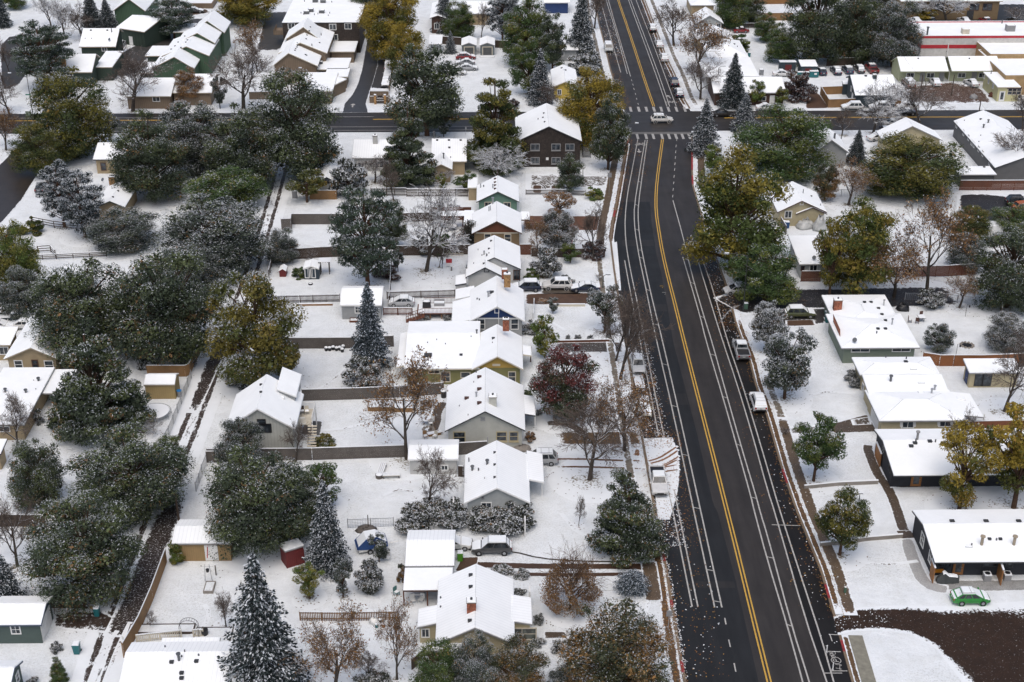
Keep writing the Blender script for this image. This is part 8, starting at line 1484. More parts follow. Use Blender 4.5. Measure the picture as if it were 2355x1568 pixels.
p = G(1871, 179); T = Thing('dumpster', 'teal green dumpster at the end of the bin row', 'dumpster', p); T.bx('body', M_TEALB, (p.x, p.y+.8, .75), 1.0, .8, .65, tx=1.06, ty=1.1); T.bx('lid', M_BLACK, (p.x, p.y+.8, 1.44), 1.05, .86, .04); T.bx('snow_cap', M_SNOW, (p.x, p.y+.8, 1.52), 1.0, .82, .04); T.bx('placard', M_WHITE, (p.x+.3, p.y-.06, .95), .3, .02, .2)
# trampoline
p = G(355, 958); T = Thing('trampoline', 'round snow covered trampoline by the alley fence', 'trampoline', p); T.tb('mat', M_SNOW, p+UZ*.82, p+UZ*.86, 2.05, n=32); m = MB(); N_ = 32
for i in range(N_):
 a0, a1 = 6.2832*i/N_, 6.2832*(i+1)/N_; m.tube(p+Vector((2.3*math.cos(a0), 2.3*math.sin(a0), .8)), p+Vector((2.3*math.cos(a1), 2.3*math.sin(a1), .8)), .035, n=5); m.tube(p+Vector((2.06*math.cos(a0), 2.06*math.sin(a0), .82)), p+Vector((2.3*math.cos(a0), 2.3*math.sin(a0), .8)), .015, n=4)
T.part('frame', m, M_STEEL)
for i in range(8): a0 = 6.2832*(i+.5)/8; T.tb('leg', M_STEEL, p+Vector((2.3*math.cos(a0), 2.3*math.sin(a0), 0)), p+Vector((2.3*math.cos(a0), 2.3*math.sin(a0), .8)), .03, n=5)
# wagon wheel
p = G(380, 914); T = Thing('wagon_wheel', 'old wagon wheel leaning on the tan barn shed', 'wheel', p); m = MB(); c = p+Vector((0, .18, .68)); t_ = Vector((0, .16, .98)).normalized(); N_ = 20
for i in range(N_): a0, a1 = 6.2832*i/N_, 6.2832*(i+1)/N_; m.tube(c+UX*(.66*math.cos(a0))+t_*(.66*math.sin(a0)), c+UX*(.66*math.cos(a1))+t_*(.66*math.sin(a1)), .045, n=6)
T.part('felloe', m, M_WOODG); m = MB()
for i in range(10): a0 = 6.2832*i/10; m.tube(c, c+UX*(.64*math.cos(a0))+t_*(.64*math.sin(a0)), .03, n=5)
m.tube(c-UY*.12, c+UY*.1, .11, n=8); T.part('spokes', m, M_WOODG)
p = G(413, 912); T = Thing('barrel', 'grey barrel with blue lid at the tan barn shed corner', 'barrel', p); T.tb('body', M_GREYT, p, p+UZ*.95, .28, .33, 12); T.tb('lid', plain('bright_blue_plastic', (.02, .18, .45), .5), p+UZ*.95, p+UZ*1.02, .36, n=12)
# trailer under blue tarp
p = G(852, 1262); T = Thing('trailer', 'small camper trailer under a blue tarp with snow on top', 'trailer', p); a = .25; ux_ = Vector((math.cos(a), math.sin(a), 0)); uy_ = Vector((-math.sin(a), math.cos(a), 0))
m = MB(); L_ = lambda x, y, z: p+ux_*x+uy_*y+UZ*z
m.loft([[L_(-1.7, -1, .8), L_(-1.7, 1, .8), L_(-1.7, 1, .9), L_(-1.7, -1, .9)], [L_(-.6, -1.05, .7), L_(-.6, 1.05, .7), L_(-.6, .9, 2.0), L_(-.6, -.9, 2.0)], [L_(.7, -1.05, .7), L_(.7, 1.05, .7), L_(.7, .8, 2.1), L_(.7, -.8, 2.1)], [L_(1.9, -1, .7), L_(1.9, 1, .7), L_(1.9, .9, 1.25), L_(1.9, -.9, 1.25)]]); T.part('tarp', m, plain('blue_tarp', (.012, .05, .17), .5, .25)); m = MB()
m.loft([[L_(-1.5, -.8, 1.1), L_(-1.5, .8, 1.1), L_(-1.5, .75, 1.2), L_(-1.5, -.75, 1.2)], [L_(-.6, -.85, 1.98), L_(-.6, .85, 1.98), L_(-.6, .78, 2.1), L_(-.6, -.78, 2.1)], [L_(.7, -.78, 2.08), L_(.7, .78, 2.08), L_(.7, .7, 2.2), L_(.7, -.7, 2.2)], [L_(1.8, -.85, 1.3), L_(1.8, .85, 1.3), L_(1.8, .75, 1.38), L_(1.8, -.75, 1.38)]]); T.part('snow_cover', m, M_CSN); m = MB(); m.frame_box(L_(0, 0, .55), ux_, uy_, UZ, 1.5, .95, .15); m.tube(L_(1.5, 0, .5), L_(3.2, 0, .5), .06, n=6); T.part('chassis', m, M_WHITE)
for s in (-1, 1): m = MB(); m.tube(L_(-.2, s*.85, .33), L_(-.2, s*1.1, .33), .33, n=14); o = T.part('wheel', m, M_TYRE); m = MB(); m.tube(L_(-.2, s*1.09, .33), L_(-.2, s*1.13, .33), .18, n=10); T.sub(o, 'rim', m, M_RIM)
# benches, tables, chairs, pots
def bench(a, b, lb, w=.9, h=.45):
 A_, B_ = G(*a), G(*b); u = (B_-A_).normalized(); n = Vector((-u.y, u.x, 0)); L = (B_-A_).length; T = Thing('bench', lb, 'bench', A_, 'slatted garden benches'); m = MB()
 for i in range(4): m.frame_box(A_+u*(L/2)+n*(w*((i+.5)/4-.5))+UZ*h, u, n, UZ, L/2, w/9.5, .04)
 T.part('slats', m, M_CREAMT); m = MB()
 for i in range(4): m.frame_box(A_+u*(L/2)+n*(w*((i+.5)/4-.5))+UZ*(h+.07), u, n, UZ, L/2, w/10.5, .025)
 T.part('snow_cap', m, M_SNOW)
 for f in (.06, .94): m = MB(); m.frame_box(A_+u*(L*f)+UZ*(h/2), u, n, UZ, .05, w*.4, h/2-.03); T.part('leg', m, M_WOODG)
bench((873, 1096), (882, 1070), 'slatted bench running back from the barrel planter'); bench((880, 1098), (920, 1097), 'slatted bench running sideways from the barrel planter', .8)
p = G(872, 1098); T = Thing('planter', 'wooden barrel planter at the corner of the two benches', 'planter', p); T.tb('barrel', M_WOODG, p, p+UZ*.5, .45, .5, 14); T.sp('snow_cap', M_SNOW, p+UZ*.5, .44, .44, .12, 12, 4, z0=0)
for i, (x, y, d) in enumerate(((750, 806, 'first'), (758, 806, 'second'), (766, 804, 'third'), (774, 806, 'fourth'), (781, 805, 'fifth'), (789, 802, 'back'), (787, 809, 'front'))):
 p = G(x, y); T = Thing('flower_pot', 'black pot with snow cap, %s in the row at the grey fence' % d, 'pot', p, 'black pots at the fence'); T.tb('pot', M_BLACK, p, p+UZ*.5, .22, .3, 10); T.sp('snow_cap', M_SNOW, p+UZ*.5, .28, .28, .22, 10, 4, z0=0)
def chair(x, y, lb, mat, rz=0.0, z=0.0, group=None, snow=True):
 p = G(x, y, z); T = Thing('garden_chair', lb, 'chair', p, group); u = Vector((math.cos(rz), math.sin(rz), 0)); n = Vector((-math.sin(rz), math.cos(rz), 0)); m = MB(); m.frame_box(p+UZ*.43, u, n, UZ, .27, .27, .03); T.part('seat', m, mat); m = MB(); m.frame_box(p+n*.27+UZ*.75, u, (n+UZ*.15).normalized(), UZ, .26, .03, .3); T.part('backrest', m, mat)
 for i in (-1, 1):
  for j in (-1, 1): T.tb('leg', mat, p+u*(.24*i)+n*(.24*j), p+u*(.24*i)+n*(.24*j)+UZ*.42, .025, n=5)
 if snow: m = MB(); m.frame_box(p+UZ*.5, u, n, UZ, .24, .22, .04, 0, .85, .85); T.part('snow_cap', m, M_SNOW)
def table(x, y, r, lb, mat, z=0.0, square=False, h=.74):
 p = G(x, y, z); T = Thing('garden_table', lb, 'table', p); m = MB(); (m.box((p.x, p.y, p.z+h), r, r, .025) if square else m.tube(p+UZ*(h-.03), p+UZ*h, r, n=18)); T.part('tabletop', m, mat); m = MB(); (m.box((p.x, p.y, p.z+h+.07), r*.97, r*.97, .04, tx=.93, ty=.93) if square else m.tube(p+UZ*(h+.005), p+UZ*(h+.1), r*.98, r*.9, 18)); T.part('snow_cap', m, M_SNOW)
 for i in (-1, 1):
  for j in (-1, 1): T.tb('leg', mat, p+Vector((i*r*.6, j*r*.6, 0)), p+Vector((i*r*.6, j*r*.6, h-.03)), .03, n=5)
table(1038, 528, .95, 'round snowy patio table before the red brown pavilion', M_BLACK); chair(1027, 533, 'black patio chair left of the round snowy table', M_BLACK, .9); chair(1047, 523, 'black patio chair behind the round snowy table', M_BLACK, 2.6); chair(1030, 523, 'black patio chair at the back left of the round snowy table', M_BLACK, .3)
table(2117, 738, .55, 'small square table in the ranch back yard', M_BLACK, square=True); chair(2091, 741, 'dark chair left of the small square table', M_TRIMB, 1.4); chair(2108, 743, 'dark chair in front of the small square table', M_TRIMB, 2.8); chair(2118, 731, 'dark chair behind the small square table', M_TRIMB, .1)
table(980, 974, .7, 'round snowy table on the patio of the white brick house', M_STEEL); chair(990, 978, 'white chair right of the round patio table', M_WHITE, -1.2); chair(993, 972, 'white chair behind the round patio table', M_WHITE, -.5)
T = Thing('sun_lounger', 'white slatted lounger beside the white brick house', 'lounger', G(1000, 996)); p = G(999, 1000); T.bx('slats', M_WOODT, (p.x, p.y, .35), 1.0, .32, .04, rz=.35); T.bx('snow_cap', M_SNOW, (p.x, p.y, .42), .97, .3, .03, rz=.35); T.bx('base', M_WOODT, (p.x, p.y, .16), .85, .25, .15, rz=.35)
chair(978, 1008, 'wooden crate chair below the lounger', M_WOODT, .4); chair(1000, 1008, 'white slatted chair below the lounger', M_CREAMT, -.6); chair(695, 951, 'snowy rocking chair left on the white railed deck', M_WOODD, .1, 2.5); chair(706, 951, 'snowy rocking chair right on the white railed deck', M_CREAMT, .2, 2.5)
chair(950, 1386, 'white plastic chair left under the patio cover', M_WHITE, .4, snow=False); chair(969, 1384, 'white plastic chair right under the patio cover', M_WHITE, -.5, snow=False); table(962, 1374, .6, 'table under the patio cover', M_GREYT, square=True); chair(912, 1368, 'striped folding chair beside the patio cover', plain('striped_fabric', (.06, .16, .15), .7), .8); chair(868, 1290, 'white iron bench chair before the trailer', M_WHITE, .2); chair(891, 1288, 'white iron chair right of the trailer', M_WHITE, -.3)
p = G(843, 730); T = Thing('riding_mower', 'yellow and black mower beside the grey garage wall', 'mower', G(798, 731)); p = G(798, 731); T.bx('deck', plain('mower_yellow', (.5, .33, .02), .4), (p.x, p.y, .4), .6, .35, .16); T.bx('engine_cover', M_BLACK, (p.x, p.y+.1, .9), .5, .3, .2); T.bx('snow_cap', M_SNOW, (p.x, p.y+.1, 1.15), .5, .3, .06)
for i in (-1, 1): T.tb('wheel', M_BLACK, (p.x+i*.4, p.y-.38, .2), (p.x+i*.4, p.y-.3, .2), .2, n=10)
# raised timber deck behind the blue gable house
T = Thing('deck', 'red brown timber deck with stairs behind the blue gable house', 'deck', G(1000, 730)); x0, x1, y0, y1 = G(958, 722, .9).x, G(1046, 722, .9).x, G(1000, 722, .9).y, G(1000, 698, .9).y; m = MB()
for i in range(int((y1-y0)/.16)): m.box(((x0+x1)/2, y0+.08+i*.16, .86), (x1-x0)/2, .066, .03)
T.part('floor_boards', m, M_WOODB); T.bx('snow_cover', M_SNOW, ((x0+x1)/2, (y0+y1)/2, .93), (x1-x0)/2-.2, (y1-y0)/2-.2, .03); m = MB()
for (a, b, c, d) in ((x0+1.2, y0, x1, y0), (x0+1.0, y1, x1, y1)):
 m = MB(); m.tube((a, b, 1.9), (c, d, 1.9), .045, n=6); m.tube((a, b, 1.0), (c, d, 1.0), .035, n=6); k = int((c-a)/.2)
 for i in range(k+1): m.box((a+(c-a)*i/k, b, 1.45), .022, .022, .45)
 T.part('railing', m, M_WOODB)
for s in (0, 1):
 m = MB(); a = (x0+1.2, y0-.0-s*1.1+ (0), 1.9); b = (x0-1.6, y0-s*1.1, 1.0); m.tube(a, b, .045, n=6); m.tube((a[0], a[1], .9), (b[0], b[1], 0), .05, n=6)
 for i in range(9): t_ = i/8; m.box((a[0]+(b[0]-a[0])*t_, a[1], .45+.9*(1-t_)), .022, .022, .45)
 T.part('stair_railing', m, M_WOODB)
m = MB()
for i in range(6): m.box((x0+1.0-i*.48, y0-.55, .75-.14*i), .22, .5, .03)
T.part('stair', m, M_WOODB)
for f in (.05, .35, .65, .95): T.bx('post', M_WOODT, (x0+(x1-x0)*f, y0+.15, .42), .07, .07, .42)
p = G(981, 706, .95); T = Thing('barbecue', 'covered black barbecue with snow on the timber deck', 'barbecue', p); T.bx('cover', M_BLACK, p+UZ*.5, .65, .35, .5, tx=.9); T.sp('snow_cap', M_SNOW, p+UZ*1.0, .58, .33, .2, 12, 4, z0=0)
p = G(1010, 702, .95); T = Thing('garden_sofa', 'snow covered sofa on the timber deck', 'sofa', p); T.bx('seat', M_GREYT, p+UZ*.25, .8, .4, .25); T.bx('backrest', M_GREYT, p+UZ*.55+UY*.38, .8, .1, .35); T.bx('snow_cap', M_SNOW, p+UZ*.56, .76, .36, .06)
# air conditioners and covered motorbike at the charcoal house
for x, y, lb in ((2270, 1338, 'air conditioner left of the middle cedar screen'), (2316, 1337, 'air conditioner right of the middle cedar screen')):
 p = G(x, y); T = Thing('air_conditioner', lb, 'air conditioner', p, 'outdoor air conditioners'); T.bx('case', M_GREYT, (p.x, p.y+.4, .42), .4, .4, .42); T.bx('top', M_SNOW, (p.x, p.y+.4, .88), .41, .41, .05); T.tb('fan_guard', M_BLACK, (p.x, p.y+.4, .94), (p.x, p.y+.4, .955), .3, n=16)
p = G(2181, 1344); T = Thing('covered_motorcycle', 'motorcycle under a dark cover with snow', 'motorcycle', p); m = MB(); m.loft([[Vector((p.x+x, p.y+.5-w, .05)), Vector((p.x+x, p.y+.5+w, .05)), Vector((p.x+x, p.y+.5+w*.45, z)), Vector((p.x+x, p.y+.5-w*.45, z))] for x, w, z in ((-1.3, .3, .6), (-.9, .45, 1.0), (-.5, .5, 1.45), (0, .42, 1.0), (.6, .42, .95), (1.2, .3, .8))]); T.part('cover', m, plain('grey_cover', (.05, .055, .055), .6, .3)); m = MB(); m.loft([[Vector((p.x+x, p.y+.5-w, z-.12)), Vector((p.x+x, p.y+.5+w, z-.12)), Vector((p.x+x, p.y+.5+w*.6, z+.05)), Vector((p.x+x, p.y+.5-w*.6, z+.05))] for x, w, z in ((-.7, .25, 1.3), (-.5, .32, 1.47), (0, .3, 1.03), (.6, .3, .98), (1.0, .25, .88))]); T.part('snow_cover', m, M_SNOW)
p = G(2160, 1328); T = Thing('motorcycle', 'orange and black motorcycle behind the covered one', 'motorcycle', p); T.bx('tank', plain('orange_plastic', (.5, .2, .02), .4), (p.x, p.y+.4, .7), .6, .14, .2, tx=.7)
for dx in (-.65, .65): T.tb('wheel', M_TYRE, (p.x+dx, p.y+.34, .32), (p.x+dx, p.y+.46, .32), .32, n=14)
# bollards and posts
for x, y, lb in ((1900, 1500, 'white flexible post in the parking bay lines'), (1914, 1540, 'white flexible post nearest the bottom of the parking bay')):
 p = G(x, y); T = Thing('flexible_post', lb, 'post', p, 'white posts in the parking bay'); T.tb('post', M_WHITE, p+UZ*.03, p+UZ*.95, .07, .06, 8); T.tb('base', M_GREYT, p+UZ*.02, p+UZ*.07, .16, .13, 10)
p = G(1942, 1363); T = Thing('utility_pedestal', 'small green utility pedestal on the white lawn', 'utility box', p); T.bx('case', plain('utility_green', (.06, .12, .08), .6), (p.x, p.y, .4), .12, .12, .4); T.bx('cap', M_WHITE, (p.x, p.y, .83), .12, .12, .03)
p = G(1714, 710); T = Thing('utility_pedestal', 'green utility box beside the street lamp at the side lane', 'utility box', p); T.bx('case', plain('utility_green', (.06, .12, .08), .6), (p.x, p.y, .5), .3, .25, .5); T.bx('snow_cap', M_SNOW, (p.x, p.y, 1.03), .3, .25, .04)
p = G(66, 265); T = Thing('utility_pedestal', 'pale green utility cabinet at the upper left corner', 'utility box', p); T.bx('case', plain('utility_pale', (.17, .22, .17), .6), (p.x, p.y, .5), .5, .35, .5); T.bx('snow_cap', M_SNOW, (p.x, p.y, 1.04), .48, .33, .05)
p = G(678, 455); T = Thing('utility_pedestal', 'grey utility cabinet on the alley edge by the yellow leafed tree', 'utility box', p); T.bx('case', M_GREYT, (p.x, p.y, .7), .45, .3, .7); T.bx('snow_cap', M_SNOW, (p.x, p.y, 1.44), .43, .28, .05)
# garden structures
p = G(441, 1462); T = Thing('garden_arch', 'black wire garden arch by the bottom deck', 'arch', G(437, 1463)); p = G(437, 1463); m = MB(); N_ = 12
for dy in (-.25, .25):
 P_ = [p+Vector((-1.0, dy, 0)), p+Vector((-1.0, dy, 1.4))]+[p+Vector((-1.0*math.cos(math.pi*i/N_), dy, 1.4+.9*math.sin(math.pi*i/N_))) for i in range(1, N_)]+[p+Vector((1.0, dy, 1.4)), p+Vector((1.0, dy, 0))]
 for a, b in zip(P_, P_[1:]): m.tube(a, b, .025, n=5)
for i in range(12): a = math.pi*i/11; q = p+Vector((-math.cos(a), 0, 1.4+.9*math.sin(a))); m.tube(q-UY*.25, q+UY*.25, .018, n=4)
T.part('frame', m, M_BLACK)
p = G(471, 1460); T = Thing('barrel', 'black barrel in the bottom garden', 'barrel', p); T.tb('body', M_BLACK, p, p+UZ*.75, .36, .4, 14); T.tb('snow_fill', plain('dark_soil', (.01, .01, .01), .9), p+UZ*.7, p+UZ*.755, .33, n=14)
p = G(1020, 910); p = G(1020, 913); T = Thing('barrel', 'black rain barrel with snow cap at the white brick house', 'barrel', p); T.tb('body', M_BLACK, p, p+UZ*1.0, .36, .4, 14); T.sp('snow_cap', M_SNOW, p+UZ*1.0, .4, .4, .35, 12, 5, z0=0)
def raised_bed(a, w, d, lb, h=.3, mat=None):
 p = G(*a); T = Thing('raised_bed', lb, 'planter', p); m = MB()
 for dx, dy, hx, hy in ((0, -d/2, w/2, .05), (0, d/2, w/2, .05), (-w/2+.05, 0, .05, d/2-.05), (w/2-.05, 0, .05, d/2-.05)): m.box((p.x+dx, p.y+dy, h/2), hx, hy, h/2)
 T.part('boards', m, mat or M_WOODT); T.bx('snow_fill', M_GROUND, (p.x, p.y, h*.45), w/2-.1, d/2-.1, h*.45)
raised_bed((877, 936), 3.6, 2.2, 'wooden raised bed left under the big bare tree', .6); raised_bed((930, 938), 3.0, 2.2, 'wooden raised bed right under the big bare tree', .6); raised_bed((814, 738), 1.3, 1.0, 'small raised bed at the grey garage corner', .3, M_WOODB); raised_bed((482, 1353), 1.1, 1.8, 'snow topped well cover slab in the spruce yard', .35, M_CONC); raised_bed((490, 1462), 4.0, 2.6, 'snowy garden bed right of the arch', .15, M_WOODG); raised_bed((372, 1448), 7, 1.4, 'long snowy planting bed behind the bottom deck', .25, M_WOODD)
p = G(480, 1336); T = Thing('hand_pump_frame', 'metal well frame with a bucket in the spruce yard', 'well', p); m = MB()
for dx in (-.4, .4): m.tube(p+Vector((dx, 0, 0)), p+Vector((dx*.6, 0, 2.3)), .04, n=6)
m.tube(p+Vector((-.7, 0, 2.0)), p+Vector((.7, 0, 2.0)), .03, n=6); T.part('frame', m, M_STEEL); T.tb('bucket', M_BLACK, p+UZ*1.3, p+UZ*1.65, .16, .2, 10)
p = G(497, 1322); T = Thing('post', 'bare wooden post right of the well frame', 'post', p); T.bx('shaft', M_WOODG, (p.x, p.y, .7), .06, .06, .7); T.bx('snow_cap', M_SNOW, (p.x, p.y, 1.43), .06, .06, .03)
p = G(980, 612); T = Thing('swing_frame', 'dark square frame beside the bare cottonwood', 'frame', G(1002, 608)); p = G(1002, 612); m = MB()
for dx in (-1.1, 1.1):
 for dy in (-.9, .9): m.tube((p.x+dx, p.y+dy, 0), (p.x+dx, p.y+dy, 2.2), .05, n=6)
for dy in (-.9, .9): m.tube((p.x-1.1, p.y+dy, 2.2), (p.x+1.1, p.y+dy, 2.2), .05, n=6)
for dx in (-1.1, 1.1): m.tube((p.x+dx, p.y-.9, 2.2), (p.x+dx, p.y+.9, 2.2), .05, n=6)
T.part('frame', m, M_BLACK)
p = G(751, 622); T = Thing('arbour', 'weathered wooden arbour right of the blue garden shed', 'arbour', G(748, 628)); p = G(748, 628); m = MB()
for dx in (-.7, .7):
 for dy in (-.4, .4): m.box((p.x+dx, p.y+dy, 1.1), .06, .06, 1.1)
for i in range(6): m.box((p.x-.9+i*.36, p.y, 2.28), .05, .9, .06)
T.part('frame', m, M_WOODG); T.bx('snow_cap', M_SNOW, (p.x, p.y, 2.37), 1.0, .85, .03)
p = G(311, 806); T = Thing('gate_frame', 'small crossed wooden gate in the lower left garden', 'gate', G(317, 994)); p = G(317, 996); m = MB()
for a, b in (((-.9, 0, .1), (.9, 0, .1)), ((-.9, 0, 1.2), (.9, 0, 1.2)), ((-.9, 0, 0), (-.9, 0, 1.3)), ((.9, 0, 0), (.9, 0, 1.3)), ((-.9, .03, .1), (.9, .03, 1.2)), ((-.9, -.03, 1.2), (.9, -.03, .1))): m.tube(p+Vector(a), p+Vector(b), .05, n=6)
T.part('frame', m, M_WOODD)
def heap(x, y, w, h, lb, mat, name='tarp_heap', cat='tarp', seed=1):
 p = G(x, y); rg = random.Random(seed); T = Thing(name, lb, cat, p); m = MB(); m.sphere(p, w/2, w*.38, h, 16, 7, z0=0)
 m.v = [(a+rg.gauss(0, .05*w), b+rg.gauss(0, .04*w), max(0, c*(1+rg.gauss(0, .16)))) for a, b, c in m.v]; o = T.part('cover', m, mat, True); return T
M_TARP = plain('pale_tarp', (.42, .43, .42), .5, .25); heap(1851, 522, 3.4, 1.4, 'pale crumpled tarp heap at the two gabled beige house', M_TARP, seed=3); heap(1884, 528, 2.6, 2.2, 'pointed white tarp heap right of the crumpled one', M_TARP, seed=4); heap(861, 1432, 1.2, .7, 'white bag heap beside the paint buckets', M_WHITE, 'bag', 'bag', 5); heap(2075, 712, 2.0, 1.0, 'dark covered furniture heap behind the sage ranch house', M_BLACK, seed=6); heap(2238, 226, 1.8, .9, 'snowy boulder heap in the dirt lot', M_GREYT, 'rock_heap', 'rocks', 7); heap(842, 1218, 2.4, .4, 'snowy log pile behind the trailer', M_WOODG, 'log_pile', 'logs', 8); heap(2283, 222, 2.2, 1.0, 'wooden clutter by the pale yellow shop', M_WOODB, 'clutter', 'clutter', 9); heap(1200, 1032, 2.4, .5, 'low stone planter wall at the white brick house corner', M_CONC, 'planter', 'planter', 10)
for i, (x, y, mt, d) in enumerate(((866, 1442, M_TEALB, 'green'), (874, 1441, M_WHITE, 'white'), (882, 1441, plain('orange_bucket', (.35, .13, .03), .5), 'orange'), (873, 1431, M_BLACK, 'black'), (880, 1430, M_GREYT, 'grey'))):
 p = G(x, y); T = Thing('bucket', '%s bucket with snow beside the bottom yard picket fence' % d, 'bucket', p, 'paint buckets'); T.tb('pail', mt, p, p+UZ*.42, .17, .2, 10); T.sp('snow_cap', M_SNOW, p+UZ*.42, .19, .19, .1, 10, 3, z0=0)
p = G(2308, 222); T = Thing('picnic_table', 'white picnic table in front of the pale yellow shop', 'table', G(2326, 228)); p = G(2326, 228); T.bx('tabletop', M_WHITE, (p.x, p.y, .74), .9, .4, .03); m = MB()
for s in (-1, 1): m.box((p.x, p.y+s*.75, .44), .9, .14, .03)
T.part('seat', m, M_WHITE); m = MB(); m.box((p.x, p.y, .4), .7, .6, .03); m.box((p.x-.6, p.y, .37), .04, .4, .35); m.box((p.x+.6, p.y, .37), .04, .4, .35); T.part('frame', m, M_GREYT)
p = G(2344, 225); T = Thing('tyre', 'tyre leaning on the pale yellow shop corner', 'tyre', p); T.tb('tread', M_TYRE, (p.x, p.y-.1, .36), (p.x, p.y+.12, .4), .36, n=16); T.tb('hub', M_RIM, (p.x, p.y-.13, .36), (p.x, p.y-.11, .36), .2, n=12)
p = G(714, 654); T = Thing('tyre', 'tyre lying in the snow below the blue garden shed', 'tyre', p); T.tb('tread', M_TYRE, p+UZ*.02, p+UZ*.2, .36, n=16); T.tb('snow_fill', M_SNOW, p+UZ*.2, p+UZ*.22, .25, n=12)
for x, y, lb in ((2197, 820, 'bird feeder pole in the ranch back yard'), (2219, 728, 'hooked garden pole at the right yard')):
 p = G(x, y); T = Thing('bird_feeder', lb, 'bird feeder', p); m = MB(); m.tube(p, p+UZ*2.1, .03, n=5); m.tube(p+UZ*2.1, p+Vector((.4, 0, 2.0)), .025, n=5); T.part('pole', m, M_BLACK); T.bx('feeder', M_BLACK, p+Vector((.4, 0, 1.75)), .1, .1, .15)
p = G(2223, 794); T = Thing('fire_pit', 'round fire pit ring in the right back yard', 'fire pit', p); m = MB()
for i in range(12): a0 = 6.2832*i/12; m.sphere(p+Vector((.9*math.cos(a0), .9*math.sin(a0), .0)), .22, .22, .22, 7, 4, z0=0)
T.part('stone_ring', m, M_CONC); T.tb('ash', M_BLACK, p, p+UZ*.06, .7, n=14)
p = G(940, 975); T = Thing('fire_pit', 'stone ring pit in the dark patio path', 'fire pit', G(985, 985)); p = G(985, 988); m = MB()
for i in range(10): a0 = 6.2832*i/10; m.sphere(p+Vector((.7*math.cos(a0), .7*math.sin(a0), .0)), .22, .22, .25, 7, 4, z0=0)
T.part('stone_ring', m, M_CONC)
p = G(1272, 958); T = Thing('tree_ring', 'circular stone ring round the maple trunk', 'planter', G(1298, 960)); p = G(1298, 960); m = MB()
for i in range(22): a0 = 6.2832*i/22; m.box(p+Vector((1.5*math.cos(a0), 1.5*math.sin(a0), .15)), .2, .12, .15, rz=a0+math.pi/2)
T.part('stones', m, M_CONC)
p = G(1300, 576); T = Thing('flag', 'small flag on a pole in the brown house garden', 'flag', G(1311, 588)); p = G(1311, 588); T.tb('pole', M_STEEL, p, p+UZ*3.2, .03, n=5); m = MB()
for i in range(7): m.box(p+Vector((.22, 0, 2.1+.12*i)), .16, .012, .058, 0 if i % 2 else 1)
m.box(p+Vector((.1, -.01, 2.75)), .1, .016, .17, 2); T.part('cloth', m, [M_WHITE, M_RED, S_BLUE])
T = Thing('ladder', 'white ladder lying against the dark fence by the cottonwood', 'ladder', G(1020, 592)); a, b = G(1021, 592), G(1066, 591); m = MB()
for dz in (.3, .7): m.tube(a+UZ*dz, b+UZ*dz, .035, n=5)
for i in range(12): q = a.lerp(b, (i+.5)/12); m.tube(q+UZ*.3, q+UZ*.7, .025, n=4)
T.part('rails', m, M_CREAMT)
p = G(1032, 612); T = Thing('adirondack_chair', 'white garden chair heap at the white stepped house yard', 'chair', p); T.bx('seat', M_WHITE, (p.x, p.y, .35), .5, .5, .06); T.bx('backrest', M_RED, (p.x, p.y+.5, .7), .5, .06, .4)
for x, y, lb in ((1038, 622, 'bird bath on the yard of the white stepped house'), (1073, 624, 'small urn beside the white stepped house')): p = G(x, y); T = Thing('bird_bath', lb, 'bird bath', p); T.tb('stem', M_CONC, p, p+UZ*.7, .12, .09, 8); T.tb('bowl', M_CONC, p+UZ*.7, p+UZ*.85, .2, .36, 12); T.sp('snow_cap', M_SNOW, p+UZ*.85, .33, .33, .12, 10, 3, z0=0)
p = G(784, 525); T = Thing('green_netting', 'bright green netting hanging at the empty lot fence', 'netting', G(785, 524)); p = G(785, 526); m = MB(); m.loft([[p+Vector((-.15, 0, z)), p+Vector((.15+.1*(1.6-z), 0, z)), p+Vector((.15, .25, z)), p+Vector((-.2, .25, z))] for z in (0, .6, 1.3, 1.9)]); T.part('net', m, plain('net_green', (.02, .4, .12), .6))
p = G(1060, 583); T = Thing('hot_tub', 'dark blue box with snow lid by the red deck stairs', 'tub', G(1037, 566)); p = G(1037, 566); T.bx('case', S_BLUE, (p.x, p.y, .5), 1.0, .9, .5); T.bx('snow_cover', M_SNOW, (p.x, p.y, 1.07), 1.0, .9, .07, tx=.95, ty=.95)
T = Thing('deck_stairs', 'red brown deck stairs with rails at the brown house', 'stairs', G(1060, 556)); p = G(1062, 556); m = MB()
for i in range(6): m.box((p.x+.0-.3*i, p.y, 1.2-.2*i), .16, .7, .03)
T.part('tread', m, M_WOODB); m = MB()
for s in (-.75, .75): m.tube((p.x+.3, p.y+s, 2.2), (p.x-1.7, p.y+s, 1.0), .05, n=6); m.tube((p.x-1.7, p.y+s, 0), (p.x-1.7, p.y+s, 1.1), .06, n=6); m.tube((p.x+.3, p.y+s, 0), (p.x+.3, p.y+s, 2.3), .06, n=6)
T.part('railing', m, M_WOODB); T.bx('landing', M_WOODB, (p.x+1.2, p.y, 1.2), 1.0, 1.0, .05)
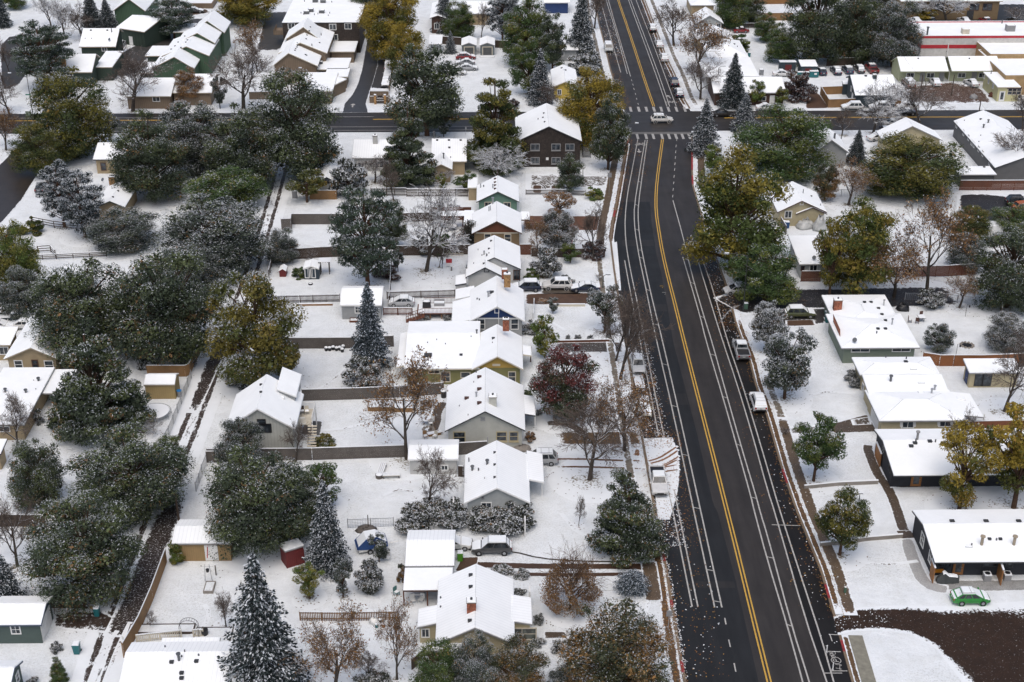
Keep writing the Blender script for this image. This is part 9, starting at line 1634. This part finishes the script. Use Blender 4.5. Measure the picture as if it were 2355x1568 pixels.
# pool and its deck at the top
T = Thing('pool_deck', 'brown fenced pool deck at the top behind the condo lot', 'deck', G(452, 24)); a, b = G(425, 20), G(488, 22); T.bx('base', S_BROWNB, ((a.x+b.x)/2, a.y+3, .7), (b.x-a.x)/2, 3, .7); T.bx('pool_water', plain('pool_water', (.04, .1, .12), .15), ((a.x+b.x)/2, a.y+9, .5), (b.x-a.x)/2, 2.8, .3); T.bx('snow_cover', M_SNOW, ((a.x+b.x)/2, a.y+3, 1.45), (b.x-a.x)/2-.3, 2.8, .05)
# playground and person at the top right
T = Thing('play_tower', 'small tan playground slide at the top right', 'play equipment', G(1795, 46)); p = G(1792, 46); m = MB(); m.loft([[p+Vector((x, -.4, z)), p+Vector((x, .4, z)), p+Vector((x, .4, z+.15)), p+Vector((x, -.4, z+.15))] for x, z in ((-2, .1), (0, 1.0), (1.2, 2.0))]); T.part('slide', m, plain('tan_plastic', (.35, .25, .12), .5)); T.bx('tower', M_WOODT, p+Vector((1.7, 0, 1.0)), .5, .5, 1.0); T.bx('snow_cap', M_SNOW, p+Vector((1.7, 0, 2.05)), .5, .5, .05)
# garage apron steps for the grey garage etc.
T = Thing('barrel_in_bed', 'black bucket lying in the silver pickup bed', 'bucket', G(1706, 812)); p = G(1706, 808)+UZ*1.03; T.tb('pail', M_BLACK, p, p+UZ*.55, .26, .3, 12); T.sp('snow_fill', M_SNOW, p+UZ*.5, .28, .28, .12, 10, 3, z0=0)
# ------------------------------------------------------------------ light
w = bpy.data.worlds.new('World'); sc.world = w; w.use_nodes = True
nt = w.node_tree; bg = nt.nodes['Background']; sky = nt.nodes.new('ShaderNodeTexSky'); sky.sky_type = 'NISHITA'; sky.sun_disc = False
SUN_EL, SUN_AZ = R(66), R(188)
sky.sun_elevation = SUN_EL; sky.sun_rotation = SUN_AZ; sky.air_density = 1.0; sky.dust_density = 5.0; sky.ozone_density = 1.5
nt.links.new(sky.outputs[0], bg.inputs[0]); bg.inputs[1].default_value = .15
sd = bpy.data.lights.new('sun', 'SUN'); sd.energy = .9; sd.angle = R(60); sd.color = (1, .975, .94)
so = bpy.data.objects.new('sun', sd); COL.objects.link(so)
so.rotation_euler = (R(90)-SUN_EL, 0, -SUN_AZ+math.pi)
sc.view_settings.view_transform = 'Standard'; sc.view_settings.look = 'None'; sc.view_settings.exposure = 0.05
sc.cycles.max_bounces = 6; sc.cycles.diffuse_bounces = 3; sc.cycles.glossy_bounces = 2; sc.cycles.use_denoising = True
sc.cycles.sample_clamp_indirect = 4
